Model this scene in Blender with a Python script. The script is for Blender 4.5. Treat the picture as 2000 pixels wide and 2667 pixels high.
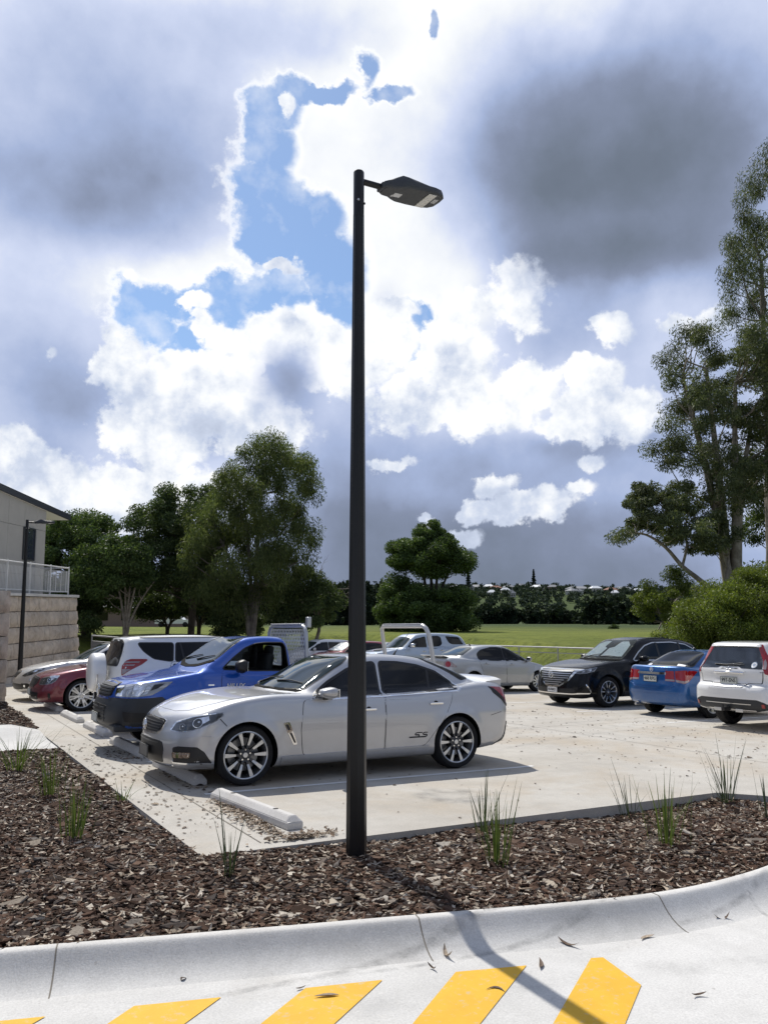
import bpy, bmesh, math, random
import numpy as np
from mathutils import Vector, Matrix
from mathutils.bvhtree import BVHTree
from mathutils.geometry import tessellate_polygon

for _o in list(bpy.data.objects):
    bpy.data.objects.remove(_o)
SC = bpy.context.scene
COL = SC.collection
random.seed(7)
RNG = np.random.default_rng(7)

# ------------------------------------------------------------------ camera
# World axes: X runs along the parking bays (away to the right), Y along the rows of bays (away to the left), Z up.
EYE = 1.70
PITCH = math.radians(6.575)
FWD = Vector((0.49849, 0.86690, 0.0))
RIGHT = Vector((0.86690, -0.49849, 0.0))
cam_d = bpy.data.cameras.new('camera')
cam = bpy.data.objects.new('camera', cam_d)
COL.objects.link(cam)
cam_d.sensor_fit = 'VERTICAL'
cam_d.sensor_height = 36.0
cam_d.lens = 36.0 * 2135.0 / 2667.0
cam_d.clip_start = 0.1
cam_d.clip_end = 4000.0
_look = FWD * math.cos(PITCH) + Vector((0, 0, math.sin(PITCH)))
cam.location = (0, 0, EYE)
cam.rotation_euler = _look.to_track_quat('-Z', 'Y').to_euler()
SC.camera = cam

# ------------------------------------------------------------------ sun and exposure
SUN_EL = math.radians(52.5)
SUN_DIR = Vector((0.075 * math.cos(SUN_EL), 0.997 * math.cos(SUN_EL), math.sin(SUN_EL)))      # towards the sun
sun_d = bpy.data.lights.new('sun', 'SUN')
sun_d.energy = 4.2
sun_d.angle = math.radians(0.53)
sun_d.color = (1.0, 0.955, 0.88)
sun = bpy.data.objects.new('sun', sun_d)
COL.objects.link(sun)
sun.rotation_euler = SUN_DIR.to_track_quat('Z', 'Y').to_euler()
SC.view_settings.view_transform = 'Standard'
SC.view_settings.look = 'None'
SC.view_settings.exposure = 0.0
SC.view_settings.gamma = 1.0
SC.view_settings.use_curve_mapping = False
SC.cycles.max_bounces = 8
SC.cycles.transparent_max_bounces = 12

# ------------------------------------------------------------------ sky: Nishita blue behind banks of cloud
# every row: azimuth and elevation (radians, azimuth from the view axis), radii, weight
SPOT = [(-0.118, 0.267, 0.049, 0.052, 1.2),(0.287, 0.399, 0.168, 0.059, 0.8)]
GRAY = [(-0.335, 0.517, 0.239, 0.155, 0.6),(-0.348, 0.455, 0.206, 0.069, 0.4),(-0.439, 0.601, 0.16, 0.084, 0.22),(-0.163, 0.65, 0.2, 0.052, 0.36),(-0.242, 0.552, 0.116, 0.086, 0.16),(0.289, 0.462, 0.212, 0.148, 0.95),(0.375, 0.564, 0.225, 0.142, 0.62),(0.161, 0.559, 0.12, 0.115, 0.4),(0.302, 0.382, 0.171, 0.049, 0.5),(0.205, 0.451, 0.073, 0.081, 0.3),(0.438, 0.407, 0.093, 0.134, 0.35),(-0.118, 0.268, 0.052, 0.057, 0.55),(-0.422, 0.302, 0.155, 0.111, 0.32),(-0.368, 0.221, 0.088, 0.067, 0.42),(-0.438, 0.235, 0.099, 0.099, 0.2),(-0.318, 0.102, 0.177, 0.032, 0.22),(-0.396, 0.161, 0.045, 0.026, 0.2),(0.43, 0.261, 0.092, 0.099, 0.3),(-0.296, 0.232, 0.032, 0.063, 0.22),(0.259, 0.027, 0.267, 0.196, 0.78),(0.029, 0.051, 0.252, 0.169, 0.62),(0.358, -0.047, 0.221, 0.157, 0.4),(-0.072, -0.05, 0.276, 0.145, 0.35),(-0.04, 0.141, 0.103, 0.145, 0.42),(0.328, 0.219, 0.16, 0.114, 0.5),(0.201, 0.313, 0.14, 0.047, 0.45),(0.126, 0.184, 0.143, 0.05, 0.36),(-0.225, 0.192, 0.089, 0.038, 0.3),(-0.284, 0.162, 0.032, 0.022, 0.25),(-0.232, 0.225, 0.238, 0.123, 0.24),(-0.37, 0.147, 0.135, 0.063, 0.22),(-0.364, 0.005, 0.264, 0.116, 0.55),(-0.275, 0.07, 0.163, 0.065, 0.2),(0.041, 0.247, 0.187, 0.066, 0.22),(-0.006, 0.372, 0.035, 0.031, 0.15),(0.175, 0.408, 0.068, 0.04, 0.15),(-0.232, 0.246, 0.072, 0.022, 0.3),(-0.153, 0.195, 0.079, 0.022, 0.24),(0.104, 0.252, 0.062, 0.022, 0.34),(0.237, 0.205, 0.09, 0.022, 0.25),(-0.078, 0.541, 0.036, 0.028, 0.06),(0.03, 0.528, 0.089, 0.064, 0.16),(-0.104, 0.322, 0.07, 0.016, 0.2),(0.152, 0.106, 0.26, 0.033, 0.15)]
GAP = [(-0.138, 0.577, 0.042, 0.027, 1),(-0.111, 0.594, 0.03, 0.018, 1),(-0.078, 0.593, 0.054, 0.01, 1),(-0.024, 0.612, 0.017, 0.024, 1),(0.012, 0.588, 0.033, 0.011, 1),(-0.145, 0.528, 0.044, 0.044, 1),(-0.147, 0.47, 0.05, 0.06, 1),(-0.123, 0.421, 0.064, 0.045, 1),(-0.088, 0.458, 0.05, 0.042, 1),(-0.07, 0.397, 0.059, 0.061, 1),(-0.058, 0.356, 0.041, 0.032, 1),(-0.157, 0.368, 0.104, 0.03, 1),(-0.235, 0.358, 0.102, 0.032, 1),(-0.295, 0.347, 0.043, 0.03, 1),(-0.242, 0.31, 0.039, 0.042, 1),(-0.284, 0.328, 0.038, 0.031, 1),(0.064, 0.646, 0.013, 0.019, 1),(0.05, 0.345, 0.02, 0.029, 1),(0.044, 0.31, 0.013, 0.026, 1),(0.024, 0.359, 0.029, 0.012, 1),(-0.44, 0.189, 0.012, 0.01, 0.9)]
PUFF = [(-0.133, 0.308, 0.098, 0.037, 1),(-0.19, 0.319, 0.034, 0.026, 0.9),(-0.075, 0.296, 0.087, 0.043, 1),(-0.205, 0.275, 0.05, 0.032, 1),(-0.249, 0.253, 0.089, 0.048, 1),(-0.314, 0.278, 0.032, 0.047, 1),(-0.28, 0.206, 0.07, 0.059, 1),(-0.154, 0.228, 0.085, 0.049, 0.9),(-0.298, 0.129, 0.124, 0.043, 1),(-0.389, 0.136, 0.065, 0.047, 0.9),(0.006, 0.357, 0.044, 0.016, 1),(0.012, 0.321, 0.041, 0.027, 1),(0.09, 0.296, 0.052, 0.059, 1),(0.098, 0.246, 0.118, 0.041, 1),(0.172, 0.266, 0.061, 0.038, 1),(0.26, 0.229, 0.079, 0.04, 1),(0.25, 0.272, 0.048, 0.029, 1),(0.279, 0.318, 0.037, 0.023, 0.65),(0.146, 0.369, 0.079, 0.052, 0.8),(0.0, 0.177, 0.051, 0.013, 0.8),(0.191, 0.124, 0.065, 0.023, 0.85),(0.23, 0.137, 0.032, 0.016, 0.7),(0.142, 0.151, 0.031, 0.022, 0.6),(0.119, 0.123, 0.02, 0.017, 0.6),(0.247, 0.169, 0.029, 0.015, 0.6),(0.057, 0.111, 0.017, 0.01, 0.75),(0.11, 0.089, 0.025, 0.018, 0.5),(-0.425, 0.165, 0.044, 0.036, 0.9),(-0.238, 0.363, 0.028, 0.017, 0.9),(-0.229, 0.337, 0.02, 0.021, 0.8),(-0.128, 0.395, 0.035, 0.008, 0.55),(-0.296, 0.375, 0.022, 0.015, 0.45),(-0.396, 0.288, 0.013, 0.011, 0.5),(-0.111, 0.391, 0.015, 0.013, 0.5),(-0.12, 0.582, 0.012, 0.011, 0.5),(0.373, 0.323, 0.059, 0.015, 0.5)]


class NT:
    """small helper to wire nodes"""
    def __init__(self, tree):
        self.t = tree
        self.n = tree.nodes
        self.l = tree.links
    def add(self, typ, **kw):
        n = self.n.new(typ)
        for k, v in kw.items():
            setattr(n, k, v)
        return n
    def set(self, sock, v):
        if hasattr(v, 'is_output'):
            self.l.new(v, sock)
        else:
            sock.default_value = v
    def math(self, op, a, b=None, c=None, clamp=False):
        n = self.add('ShaderNodeMath', operation=op, use_clamp=clamp)
        for i, v in enumerate((a, b, c)):
            if v is not None:
                self.set(n.inputs[i], v)
        return n.outputs[0]
    def vmath(self, op, a, b=None, c=None):
        n = self.add('ShaderNodeVectorMath', operation=op)
        for i, v in enumerate((a, b, c)):
            if v is not None:
                self.set(n.inputs[i], v)
        return n.outputs['Value'] if op in ('LENGTH', 'DOT_PRODUCT', 'DISTANCE') else n.outputs[0]
    def noise(self, vec, scale, detail=4.0, rough=0.55, dim='3D', lac=2.0, dist=0.0):
        n = self.add('ShaderNodeTexNoise', noise_dimensions=dim)
        if vec is not None:
            self.l.new(vec, n.inputs['Vector'])
        n.inputs['Scale'].default_value = scale
        n.inputs['Detail'].default_value = detail
        n.inputs['Roughness'].default_value = rough
        n.inputs['Lacunarity'].default_value = lac
        n.inputs['Distortion'].default_value = dist
        return n
    def rng(self, v, a, b, c=0.0, d=1.0, interp='LINEAR'):
        n = self.add('ShaderNodeMapRange', interpolation_type=interp, clamp=True)
        self.set(n.inputs['Value'], v)
        for k, x in zip(('From Min', 'From Max', 'To Min', 'To Max'), (a, b, c, d)):
            self.set(n.inputs[k], x)
        return n.outputs[0]
    def mix(self, f, a, b, typ='RGBA', blend='MIX'):
        n = self.add('ShaderNodeMix', data_type=typ, blend_type=blend)
        i = {'RGBA': (6, 7, 2), 'FLOAT': (2, 3, 0)}[typ]
        self.set(n.inputs[0], f)
        for k, v in ((i[0], a), (i[1], b)):
            if not hasattr(v, 'is_output') and typ == 'RGBA' and len(v) == 3:
                v = (*v, 1.0)
            self.set(n.inputs[k], v)
        return n.outputs[i[2]]
    def ramp(self, f, stops, interp='LINEAR'):
        n = self.add('ShaderNodeValToRGB')
        self.set(n.inputs[0], f)
        cr = n.color_ramp
        cr.interpolation = interp
        while len(cr.elements) > 1:
            cr.elements.remove(cr.elements[-1])
        cr.elements[0].position, cr.elements[0].color = stops[0][0], (*stops[0][1], 1.0)
        for p, c in stops[1:]:
            e = cr.elements.new(p)
            e.color = (*c, 1.0)
        return n.outputs[0]

def build_sky():
    w = bpy.data.worlds.new('World')
    SC.world = w
    w.use_nodes = True
    w.cycles.sampling_method = 'MANUAL'
    w.cycles.sample_map_resolution = 512
    N = NT(w.node_tree)
    N.n.clear()
    out = N.add('ShaderNodeOutputWorld')
    d = N.add('ShaderNodeTexCoord').outputs['Generated']
    fx = N.vmath('DOT_PRODUCT', d, tuple(RIGHT))
    fy = N.vmath('DOT_PRODUCT', d, tuple(FWD))
    sep = N.add('ShaderNodeSeparateXYZ')
    N.l.new(d, sep.inputs[0])
    az = N.math('ARCTAN2', fx, fy)
    el = N.math('ARCSINE', sep.outputs[2])
    cb = N.add('ShaderNodeCombineXYZ')
    N.l.new(az, cb.inputs[0]); N.l.new(el, cb.inputs[1])
    p = cb.outputs[0]
    # billow noises on the direction vector itself, so the clouds go on round the whole sky
    nz = N.noise(d, 9.0, 9.0, 0.58)
    nsoft = N.noise(d, 3.5, 4.0, 0.5)
    nfine = N.noise(d, 26.0, 8.0, 0.62)
    nmid = N.noise(d, 14.0, 7.0, 0.55)
    def warped(n, amp):
        v = N.vmath('SUBTRACT', n.outputs['Color'], (0.5, 0.5, 0.5))
        v = N.vmath('MULTIPLY', v, (amp, amp, 0.0))
        return N.vmath('ADD', p, v)
    p_hard = N.vmath('ADD', warped(nz, 0.075), N.vmath('MULTIPLY', N.vmath('SUBTRACT', nfine.outputs['Color'], (0.5, 0.5, 0.5)), (0.03, 0.03, 0.0)))
    p_soft = N.vmath('ADD', warped(nsoft, 0.10), N.vmath('MULTIPLY', N.vmath('SUBTRACT', nz.outputs['Color'], (0.5, 0.5, 0.5)), (0.05, 0.05, 0.0)))
    def field(rows, pos, op='ADD', reach=1.25):
        acc = None
        for a, e, ra, re, wt in rows:
            q = N.vmath('MULTIPLY_ADD', pos, (1 / ra, 1 / re, 0.0), (-a / ra, -e / re, 0.0))
            v = N.rng(N.vmath('LENGTH', q), 0.0, reach, wt, 0.0, 'SMOOTHSTEP')
            acc = v if acc is None else N.math(op, acc, v)
        return acc
    g = field(GRAY, p_soft, 'ADD', 1.3)
    gap = field(GAP, p_hard, 'MAXIMUM', 1.5)
    pf = field(PUFF, p_hard, 'MAXIMUM', 1.5)
    # how far a direction is from the part of the sky that was mapped by hand
    q = N.vmath('MULTIPLY', N.vmath('SUBTRACT', p, (0.0, 0.32, 0.0)), (1 / 0.62, 1 / 0.46, 0.0))
    outside = N.rng(N.vmath('LENGTH', q), 1.0, 1.5, 0.0, 1.0, 'SMOOTHSTEP')
    wide = N.noise(d, 2.6, 8.0, 0.55)
    g_far = N.rng(wide.outputs[0], 0.34, 0.66, 0.55, 1.20)
    gap_far = N.rng(N.noise(N.vmath('ADD', d, (7.0, 3.0, 1.0)), 2.2, 9.0, 0.58).outputs[0], 0.56, 0.70, 0.0, 0.9)
    g = N.mix(outside, g, g_far, 'FLOAT')
    gap = N.mix(outside, gap, gap_far, 'FLOAT')
    # grain inside the cloud, and a relief from the difference of two samples along the light's slant
    d2 = N.vmath('ADD', d, (-0.012, 0.008, 0.022))
    nz2 = N.noise(d2, 9.0, 7.0, 0.58)
    nmid2 = N.noise(d2, 20.0, 6.0, 0.56)
    nmid1 = N.noise(d, 20.0, 6.0, 0.56)
    relief = N.math('ADD', N.math('MULTIPLY', N.math('SUBTRACT', nz2.outputs[0], nz.outputs[0]), 1.6),
                    N.math('MULTIPLY', N.math('SUBTRACT', nmid2.outputs[0], nmid1.outputs[0]), 0.9))
    grain = N.math('SUBTRACT', nz.outputs[0], 0.5)
    g = N.math('ADD', N.math('MULTIPLY', g, 0.80), N.math('MULTIPLY', grain, 0.24))
    g = N.math('ADD', g, N.math('MULTIPLY', N.math('SUBTRACT', nsoft.outputs[0], 0.5), 0.34))
    g = N.math('ADD', g, N.math('MULTIPLY', relief, 0.17))
    g = N.math('ADD', g, 0.05)
    grit = N.math('ADD', N.math('MULTIPLY', grain, 0.9), N.math('MULTIPLY', N.math('SUBTRACT', nfine.outputs[0], 0.5), 0.75))
    gap = N.math('ADD', gap, N.math('MULTIPLY', N.math('MULTIPLY', grit, 1.5), N.rng(gap, 0.0, 0.2)))
    pf = N.math('ADD', pf, N.math('MULTIPLY', N.math('MULTIPLY', grit, 1.9), N.rng(pf, 0.0, 0.22)))
    base = N.ramp(N.math('DIVIDE', g, 1.4), [(0.0, (1.05, 1.06, 1.07)), (0.10, (0.90, 0.93, 0.98)), (0.215, (0.64, 0.71, 0.91)), (0.40, (0.39, 0.475, 0.70)),
                      (0.57, (0.245, 0.29, 0.41)), (0.74, (0.17, 0.205, 0.27)), (1.0, (0.115, 0.14, 0.18))])
    # blue gaps, brightest rim where cloud thins
    gm = N.rng(gap, 0.30, 0.66, 0.0, 1.0, 'SMOOTHSTEP')
    veil = N.math('ADD', N.rng(nmid.outputs[0], 0.50, 0.72, 0.0, 0.55), 0.06)
    gm = N.math('MULTIPLY', gm, N.math('SUBTRACT', 1.0, veil))
    rim = N.rng(gap, 0.10, 0.42, 0.0, 0.7, 'SMOOTHSTEP')
    base = N.mix(rim, base, (1.08, 1.09, 1.10))
    # puffs of cumulus, lit on top, grey underneath
    pm = N.rng(pf, 0.22, 0.50, 0.0, 1.0, 'SMOOTHSTEP')
    spot = field(SPOT, p_soft, 'MAXIMUM', 1.2)
    pm = N.math('MULTIPLY', pm, N.math('SUBTRACT', 1.0, N.math('MULTIPLY', spot, 0.95, clamp=True)))
    pshade = N.math('ADD', N.math('ADD', N.rng(nz.outputs[0], 0.44, 0.68, 0.0, 0.28), N.math('MULTIPLY', relief, 1.15)), N.math('MULTIPLY', g, 0.45))
    pcol = N.ramp(pshade, [(0.0, (1.10, 1.10, 1.10)), (0.22, (0.92, 0.95, 1.0)), (0.5, (0.62, 0.69, 0.84)), (1.0, (0.4, 0.46, 0.60))])
    sky = N.add('ShaderNodeTexSky', sky_type='NISHITA')
    sky.sun_disc = False
    sky.sun_elevation = SUN_EL
    sky.sun_rotation = math.atan2(SUN_DIR.x, SUN_DIR.y)
    sky.air_density = 1.0
    sky.dust_density = 0.6
    sky.ozone_density = 2.2
    bg_sky = N.add('ShaderNodeBackground')
    N.l.new(N.mix(1.0, sky.outputs[0], (0.74, 0.92, 1.08), 'RGBA', 'MULTIPLY'), bg_sky.inputs[0])
    bg_sky.inputs[1].default_value = 0.11
    bg_c = N.add('ShaderNodeBackground')
    cl = N.mix(pm, base, pcol)
    N.l.new(cl, bg_c.inputs[0])
    bg_c.inputs[1].default_value = 1.0
    mx = N.add('ShaderNodeMixShader')
    blue = N.math('MULTIPLY', gm, N.math('SUBTRACT', 1.0, pm))
    N.l.new(blue, mx.inputs[0])
    N.l.new(bg_c.outputs[0], mx.inputs[1])
    N.l.new(bg_sky.outputs[0], mx.inputs[2])
    N.l.new(mx.outputs[0], out.inputs[0])
build_sky()

# ------------------------------------------------------------------ helpers
def gz(x, y):
    """height of the car park's gently falling plane"""
    return -0.02857 * x - 0.02481 * y
LOT_N = Vector((0.02857, 0.02481, 1.0)).normalized()
_lx = Vector((1.0, 0.0, -0.02857)).normalized()
LOT_ROT = Matrix((_lx, LOT_N.cross(_lx), LOT_N)).transposed().to_4x4()

def tag(o, label=None, cat=None, group=None, kind=None):
    if label: o['label'] = label
    if cat: o['category'] = cat
    if group: o['group'] = group
    if kind: o['kind'] = kind
    return o

def empty(name, loc=(0, 0, 0), label=None, cat=None, group=None, parent=None):
    o = bpy.data.objects.new(name, None)
    o.empty_display_size = 0.2
    COL.objects.link(o)
    o.location = loc
    if parent: o.parent = parent
    return tag(o, label, cat, group)

def link(name, me, parent=None, mats=None):
    o = bpy.data.objects.new(name, me)
    COL.objects.link(o)
    if parent is not None: o.parent = parent
    if mats is not None and not me.materials:
        for m in (mats if isinstance(mats, (list, tuple)) else [mats]):
            me.materials.append(m)
    return o

def mesh_np(name, verts, faces, smooth=False, midx=None):
    """mesh from numpy verts (n,3) and faces (m,k) with constant k"""
    me = bpy.data.meshes.new(name)
    verts = np.asarray(verts, dtype=np.float32); faces = np.asarray(faces, dtype=np.int32)
    k = faces.shape[1]
    me.vertices.add(len(verts)); me.vertices.foreach_set('co', verts.ravel())
    me.loops.add(faces.size); me.loops.foreach_set('vertex_index', faces.ravel())
    me.polygons.add(len(faces))
    me.polygons.foreach_set('loop_start', np.arange(0, faces.size, k, dtype=np.int32))
    me.polygons.foreach_set('use_smooth', np.full(len(faces), smooth))
    if midx is not None:
        me.polygons.foreach_set('material_index', np.asarray(midx, dtype=np.int32))
    me.update(); me.validate()
    return me

class MB:
    """collects shapes into one mesh"""
    def __init__(self):
        self.v, self.f, self.m, self.s = [], [], [], []
    def add(self, verts, faces, mat=0, smooth=False):
        o = len(self.v)
        self.v += [tuple(p) for p in verts]
        for f in faces:
            self.f.append([o + i for i in f]); self.m.append(mat); self.s.append(smooth)
    def box(self, c, size, mat=0, M=None, bev=0.0):
        sx, sy, sz = (s / 2 for s in size)
        if bev <= 0:
            vs = [(x, y, z) for x in (-sx, sx) for y in (-sy, sy) for z in (-sz, sz)]
            fs = [(0, 1, 3, 2), (4, 6, 7, 5), (0, 4, 5, 1), (2, 3, 7, 6), (0, 2, 6, 4), (1, 5, 7, 3)]
        else:
            b = min(bev, 0.49 * min(size))
            bm = bmesh.new(); bmesh.ops.create_cube(bm, size=1.0)
            bmesh.ops.scale(bm, vec=size, verts=bm.verts)
            bmesh.ops.bevel(bm, geom=bm.edges[:], offset=b, segments=2, affect='EDGES', profile=0.5)
            bm.verts.index_update()
            vs = [v.co.copy() for v in bm.verts]; fs = [[v.index for v in f.verts] for f in bm.faces]
            bm.free()
        c = Vector(c)
        vs = [(M @ Vector(v) if M is not None else Vector(v)) + c for v in vs]
        self.add(vs, fs, mat)
    def tube(self, pts, rad, n=8, mat=0, caps=True, smooth=True):
        pts = [Vector(p) for p in pts]
        if not hasattr(rad, '__len__'): rad = [rad] * len(pts)
        vs, fs = [], []
        prev = None
        for i, p in enumerate(pts):
            t = (pts[min(i + 1, len(pts) - 1)] - pts[max(i - 1, 0)]).normalized()
            if prev is None:
                a = t.orthogonal().normalized()
            else:
                a = (prev - t * prev.dot(t)).normalized()
            prev = a
            b = t.cross(a)
            for k in range(n):
                th = 2 * math.pi * k / n
                vs.append(p + (a * math.cos(th) + b * math.sin(th)) * rad[i])
        for i in range(len(pts) - 1):
            for k in range(n):
                fs.append((i * n + k, i * n + (k + 1) % n, (i + 1) * n + (k + 1) % n, (i + 1) * n + k))
        self.add(vs, fs, mat, smooth)
        if caps:
            self.add(vs[:n], [tuple(range(n - 1, -1, -1))], mat)
            self.add(vs[-n:], [tuple(range(n))], mat)
    def lathe(self, prof, n=32, mat=0, M=None, smooth=True, closed=False):
        """prof: (radius, height) pairs turned round the z axis"""
        vs, fs = [], []
        for r, h in prof:
            for k in range(n):
                th = 2 * math.pi * k / n
                vs.append(Vector((r * math.cos(th), r * math.sin(th), h)))
        m = len(prof)
        for i in range(m if closed else m - 1):
            j = (i + 1) % m
            for k in range(n):
                fs.append((i * n + k, i * n + (k + 1) % n, j * n + (k + 1) % n, j * n + k))
        if M is not None: vs = [M @ v for v in vs]
        self.add(vs, fs, mat, smooth)
    def prism(self, poly, axis, a, b, mat=0):
        """polygon extruded along an axis from a to b; poly holds the other two coordinates in order"""
        n = len(poly)
        def P(p, t):
            return {0: (t, p[0], p[1]), 1: (p[0], t, p[1]), 2: (p[0], p[1], t)}[axis]
        vs = [P(p, a) for p in poly] + [P(p, b) for p in poly]
        fs = [tuple(range(n - 1, -1, -1)), tuple(range(n, 2 * n))] + [(i, (i + 1) % n, n + (i + 1) % n, n + i) for i in range(n)]
        self.add(vs, fs, mat)
    def build(self, name, mats, parent=None, sharp=None):
        me = bpy.data.meshes.new(name)
        me.from_pydata(self.v, [], self.f)
        for m in (mats if isinstance(mats, (list, tuple)) else [mats]):
            me.materials.append(m)
        me.polygons.foreach_set('material_index', self.m)
        me.polygons.foreach_set('use_smooth', self.s)
        bm = bmesh.new(); bm.from_mesh(me)
        bmesh.ops.recalc_face_normals(bm, faces=bm.faces)
        bm.to_mesh(me); bm.free()
        if sharp is not None:
            me.set_sharp_from_angle(angle=math.radians(sharp))
        me.update()
        return link(name, me, parent)

def copy_tree(o, parent=None):
    """a thing, its parts and their sub-parts"""
    c = o.copy(); COL.objects.link(c); c.parent = parent
    for ch in [x for x in KIDS.get(o.name, [])]:
        copy_tree(ch, c)
    return c
KIDS = {}
def index_kids(o):
    for x in o.children_recursive:
        KIDS.setdefault(x.parent.name, [])
        if x not in KIDS[x.parent.name]: KIDS[x.parent.name].append(x)

# ------------------------------------------------------------------ materials
MATS = {}
def mat(name, col=(0.5, 0.5, 0.5), rough=0.6, metal=0.0, coat=0.0, spec=0.5, fn=None, **kw):
    if name in MATS: return MATS[name]
    m = bpy.data.materials.new(name); m.use_nodes = True
    N = NT(m.node_tree)
    b = N.n['Principled BSDF']
    b.inputs['Base Color'].default_value = (*col, 1.0)
    b.inputs['Roughness'].default_value = rough
    b.inputs['Metallic'].default_value = metal
    b.inputs['Specular IOR Level'].default_value = spec
    b.inputs['Coat Weight'].default_value = coat
    b.inputs['Coat Roughness'].default_value = 0.03
    for k, v in kw.items():
        b.inputs[k].default_value = v
    if fn: fn(N, b)
    MATS[name] = m
    return m

def obj_co(N):
    return N.add('ShaderNodeTexCoord').outputs['Object']
def bump(N, b, h, strength=0.3, dist=0.02):
    n = N.add('ShaderNodeBump')
    n.inputs['Strength'].default_value = strength; n.inputs['Distance'].default_value = dist
    N.l.new(h, n.inputs['Height']); N.l.new(n.outputs[0], b.inputs['Normal'])

def mottled(c1, c2, scale=6.0, detail=6.0, bs=0.0, bscale=60.0, lo=0.35, hi=0.65):
    def fn(N, b):
        co = obj_co(N)
        f = N.rng(N.noise(co, scale, detail, 0.6).outputs[0], lo, hi)
        N.l.new(N.mix(f, c1, c2), b.inputs['Base Color'])
        if bs: bump(N, b, N.noise(co, bscale, 4.0).outputs[0], bs, 0.01)
    return fn

SCUFFS = [(2.2, 12.6, 8.30, 0.05, 1.2, 5.0, .55), (3.4, 9.9, 5.78, 0.035, 2.0, 5.4, .55), (5.95, 3.55, 0.80, 0.03, 4.6, 6.6, .5), (4.6, 6.4, 2.50, 0.03, 4.2, 7.0, .5), (1.0, -6.0, 9.9, .16, -2, 6, .16), (1.0, -6.0, 9.2, .16, -2, 6, .12)]
LOT_SCUFFS = [(30.0, 22.0, 20.3, .10, 8.0, 13.5, .30), (30.0, 22.0, 21.9, .10, 7.6, 13.5, .26), (14.0, -3.0, 14.6, .10, 7.5, 14.5, .28), (14.0, -3.0, 16.1, .10, 7.5, 14.5, .24), (5.2, 7.6, .28, .22, 4, 7, .5), (11.8, 15.5, .4, .3, 10, 14, .4)]
def concrete_fn(c_lo, c_hi, stain, sc=1.0, stain_lo=0.52, stain_hi=0.72, brush=False, scuff=None):
    def fn(N, b):
        co = obj_co(N)
        big = N.rng(N.noise(co, 0.55 * sc, 8.0, 0.62).outputs[0], 0.36, 0.66)
        col = N.mix(big, c_lo, c_hi)
        st = N.rng(N.noise(N.vmath('ADD', co, (11.3, 4.1, 0.0)), 0.38 * sc, 7.0, 0.66, dist=0.4).outputs[0], stain_lo, stain_hi, 0.0, 0.75)
        col = N.mix(st, col, stain)
        blot = N.rng(N.noise(co, 3.2, 6.0, 0.6).outputs[0], 0.45, 0.72, 0.0, 0.35)
        col = N.mix(blot, col, tuple(c * 0.72 for c in c_lo))
        spk = N.rng(N.noise(co, 85.0, 3.0, 0.6).outputs[0], 0.35, 0.72, 0.86, 1.08)
        mulv = N.add('ShaderNodeCombineXYZ')
        for i in range(3): N.l.new(spk, mulv.inputs[i])
        col = N.mix(1.0, col, mulv.outputs[0], 'RGBA', 'MULTIPLY')
        pit = N.rng(N.noise(co, 34.0, 2.0).outputs[0], 0.70, 0.76, 0.0, 0.30)
        col = N.mix(pit, col, (0.16, 0.13, 0.10))
        if scuff:
            # tyre rubber left along the kerb in long arcs
            sp = N.add('ShaderNodeSeparateXYZ'); N.l.new(co, sp.inputs[0])
            brk = N.rng(N.noise(co, 5.5, 6.0, 0.7).outputs[0], 0.40, 0.66, 0.0, 1.0)
            for cx_, cy_, r_, w_, x0_, x1_, amt_ in scuff:
                dv = N.vmath('MULTIPLY', N.vmath('SUBTRACT', co, (cx_, cy_, 0.0)), (1.0, 1.0, 0.0))
                d_ = N.math('ABSOLUTE', N.math('SUBTRACT', N.vmath('LENGTH', dv), r_))
                m_ = N.rng(d_, w_ * 0.2, w_, amt_, 0.0, 'SMOOTHSTEP')
                m_ = N.math('MULTIPLY', m_, N.math('MULTIPLY', N.rng(sp.outputs[0], x0_, x0_ + 0.5), N.rng(sp.outputs[0], x1_ - 0.5, x1_, 1.0, 0.0)))
                col = N.mix(N.math('MULTIPLY', m_, brk), col, (0.10, 0.10, 0.10))
        N.l.new(col, b.inputs['Base Color'])
        h = N.noise(co, 120.0, 4.0, 0.65).outputs[0]
        if brush:
            mp = N.add('ShaderNodeMapping'); N.l.new(co, mp.inputs[0]); mp.inputs['Scale'].default_value = (150.0, 9.0, 20.0)
            mp.inputs['Rotation'].default_value = (0, 0, math.radians(14))
            h = N.math('ADD', h, N.noise(mp.outputs[0], 1.0, 3.0).outputs[0])
        bump(N, b, h, 0.35, 0.006)
    return fn

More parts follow.
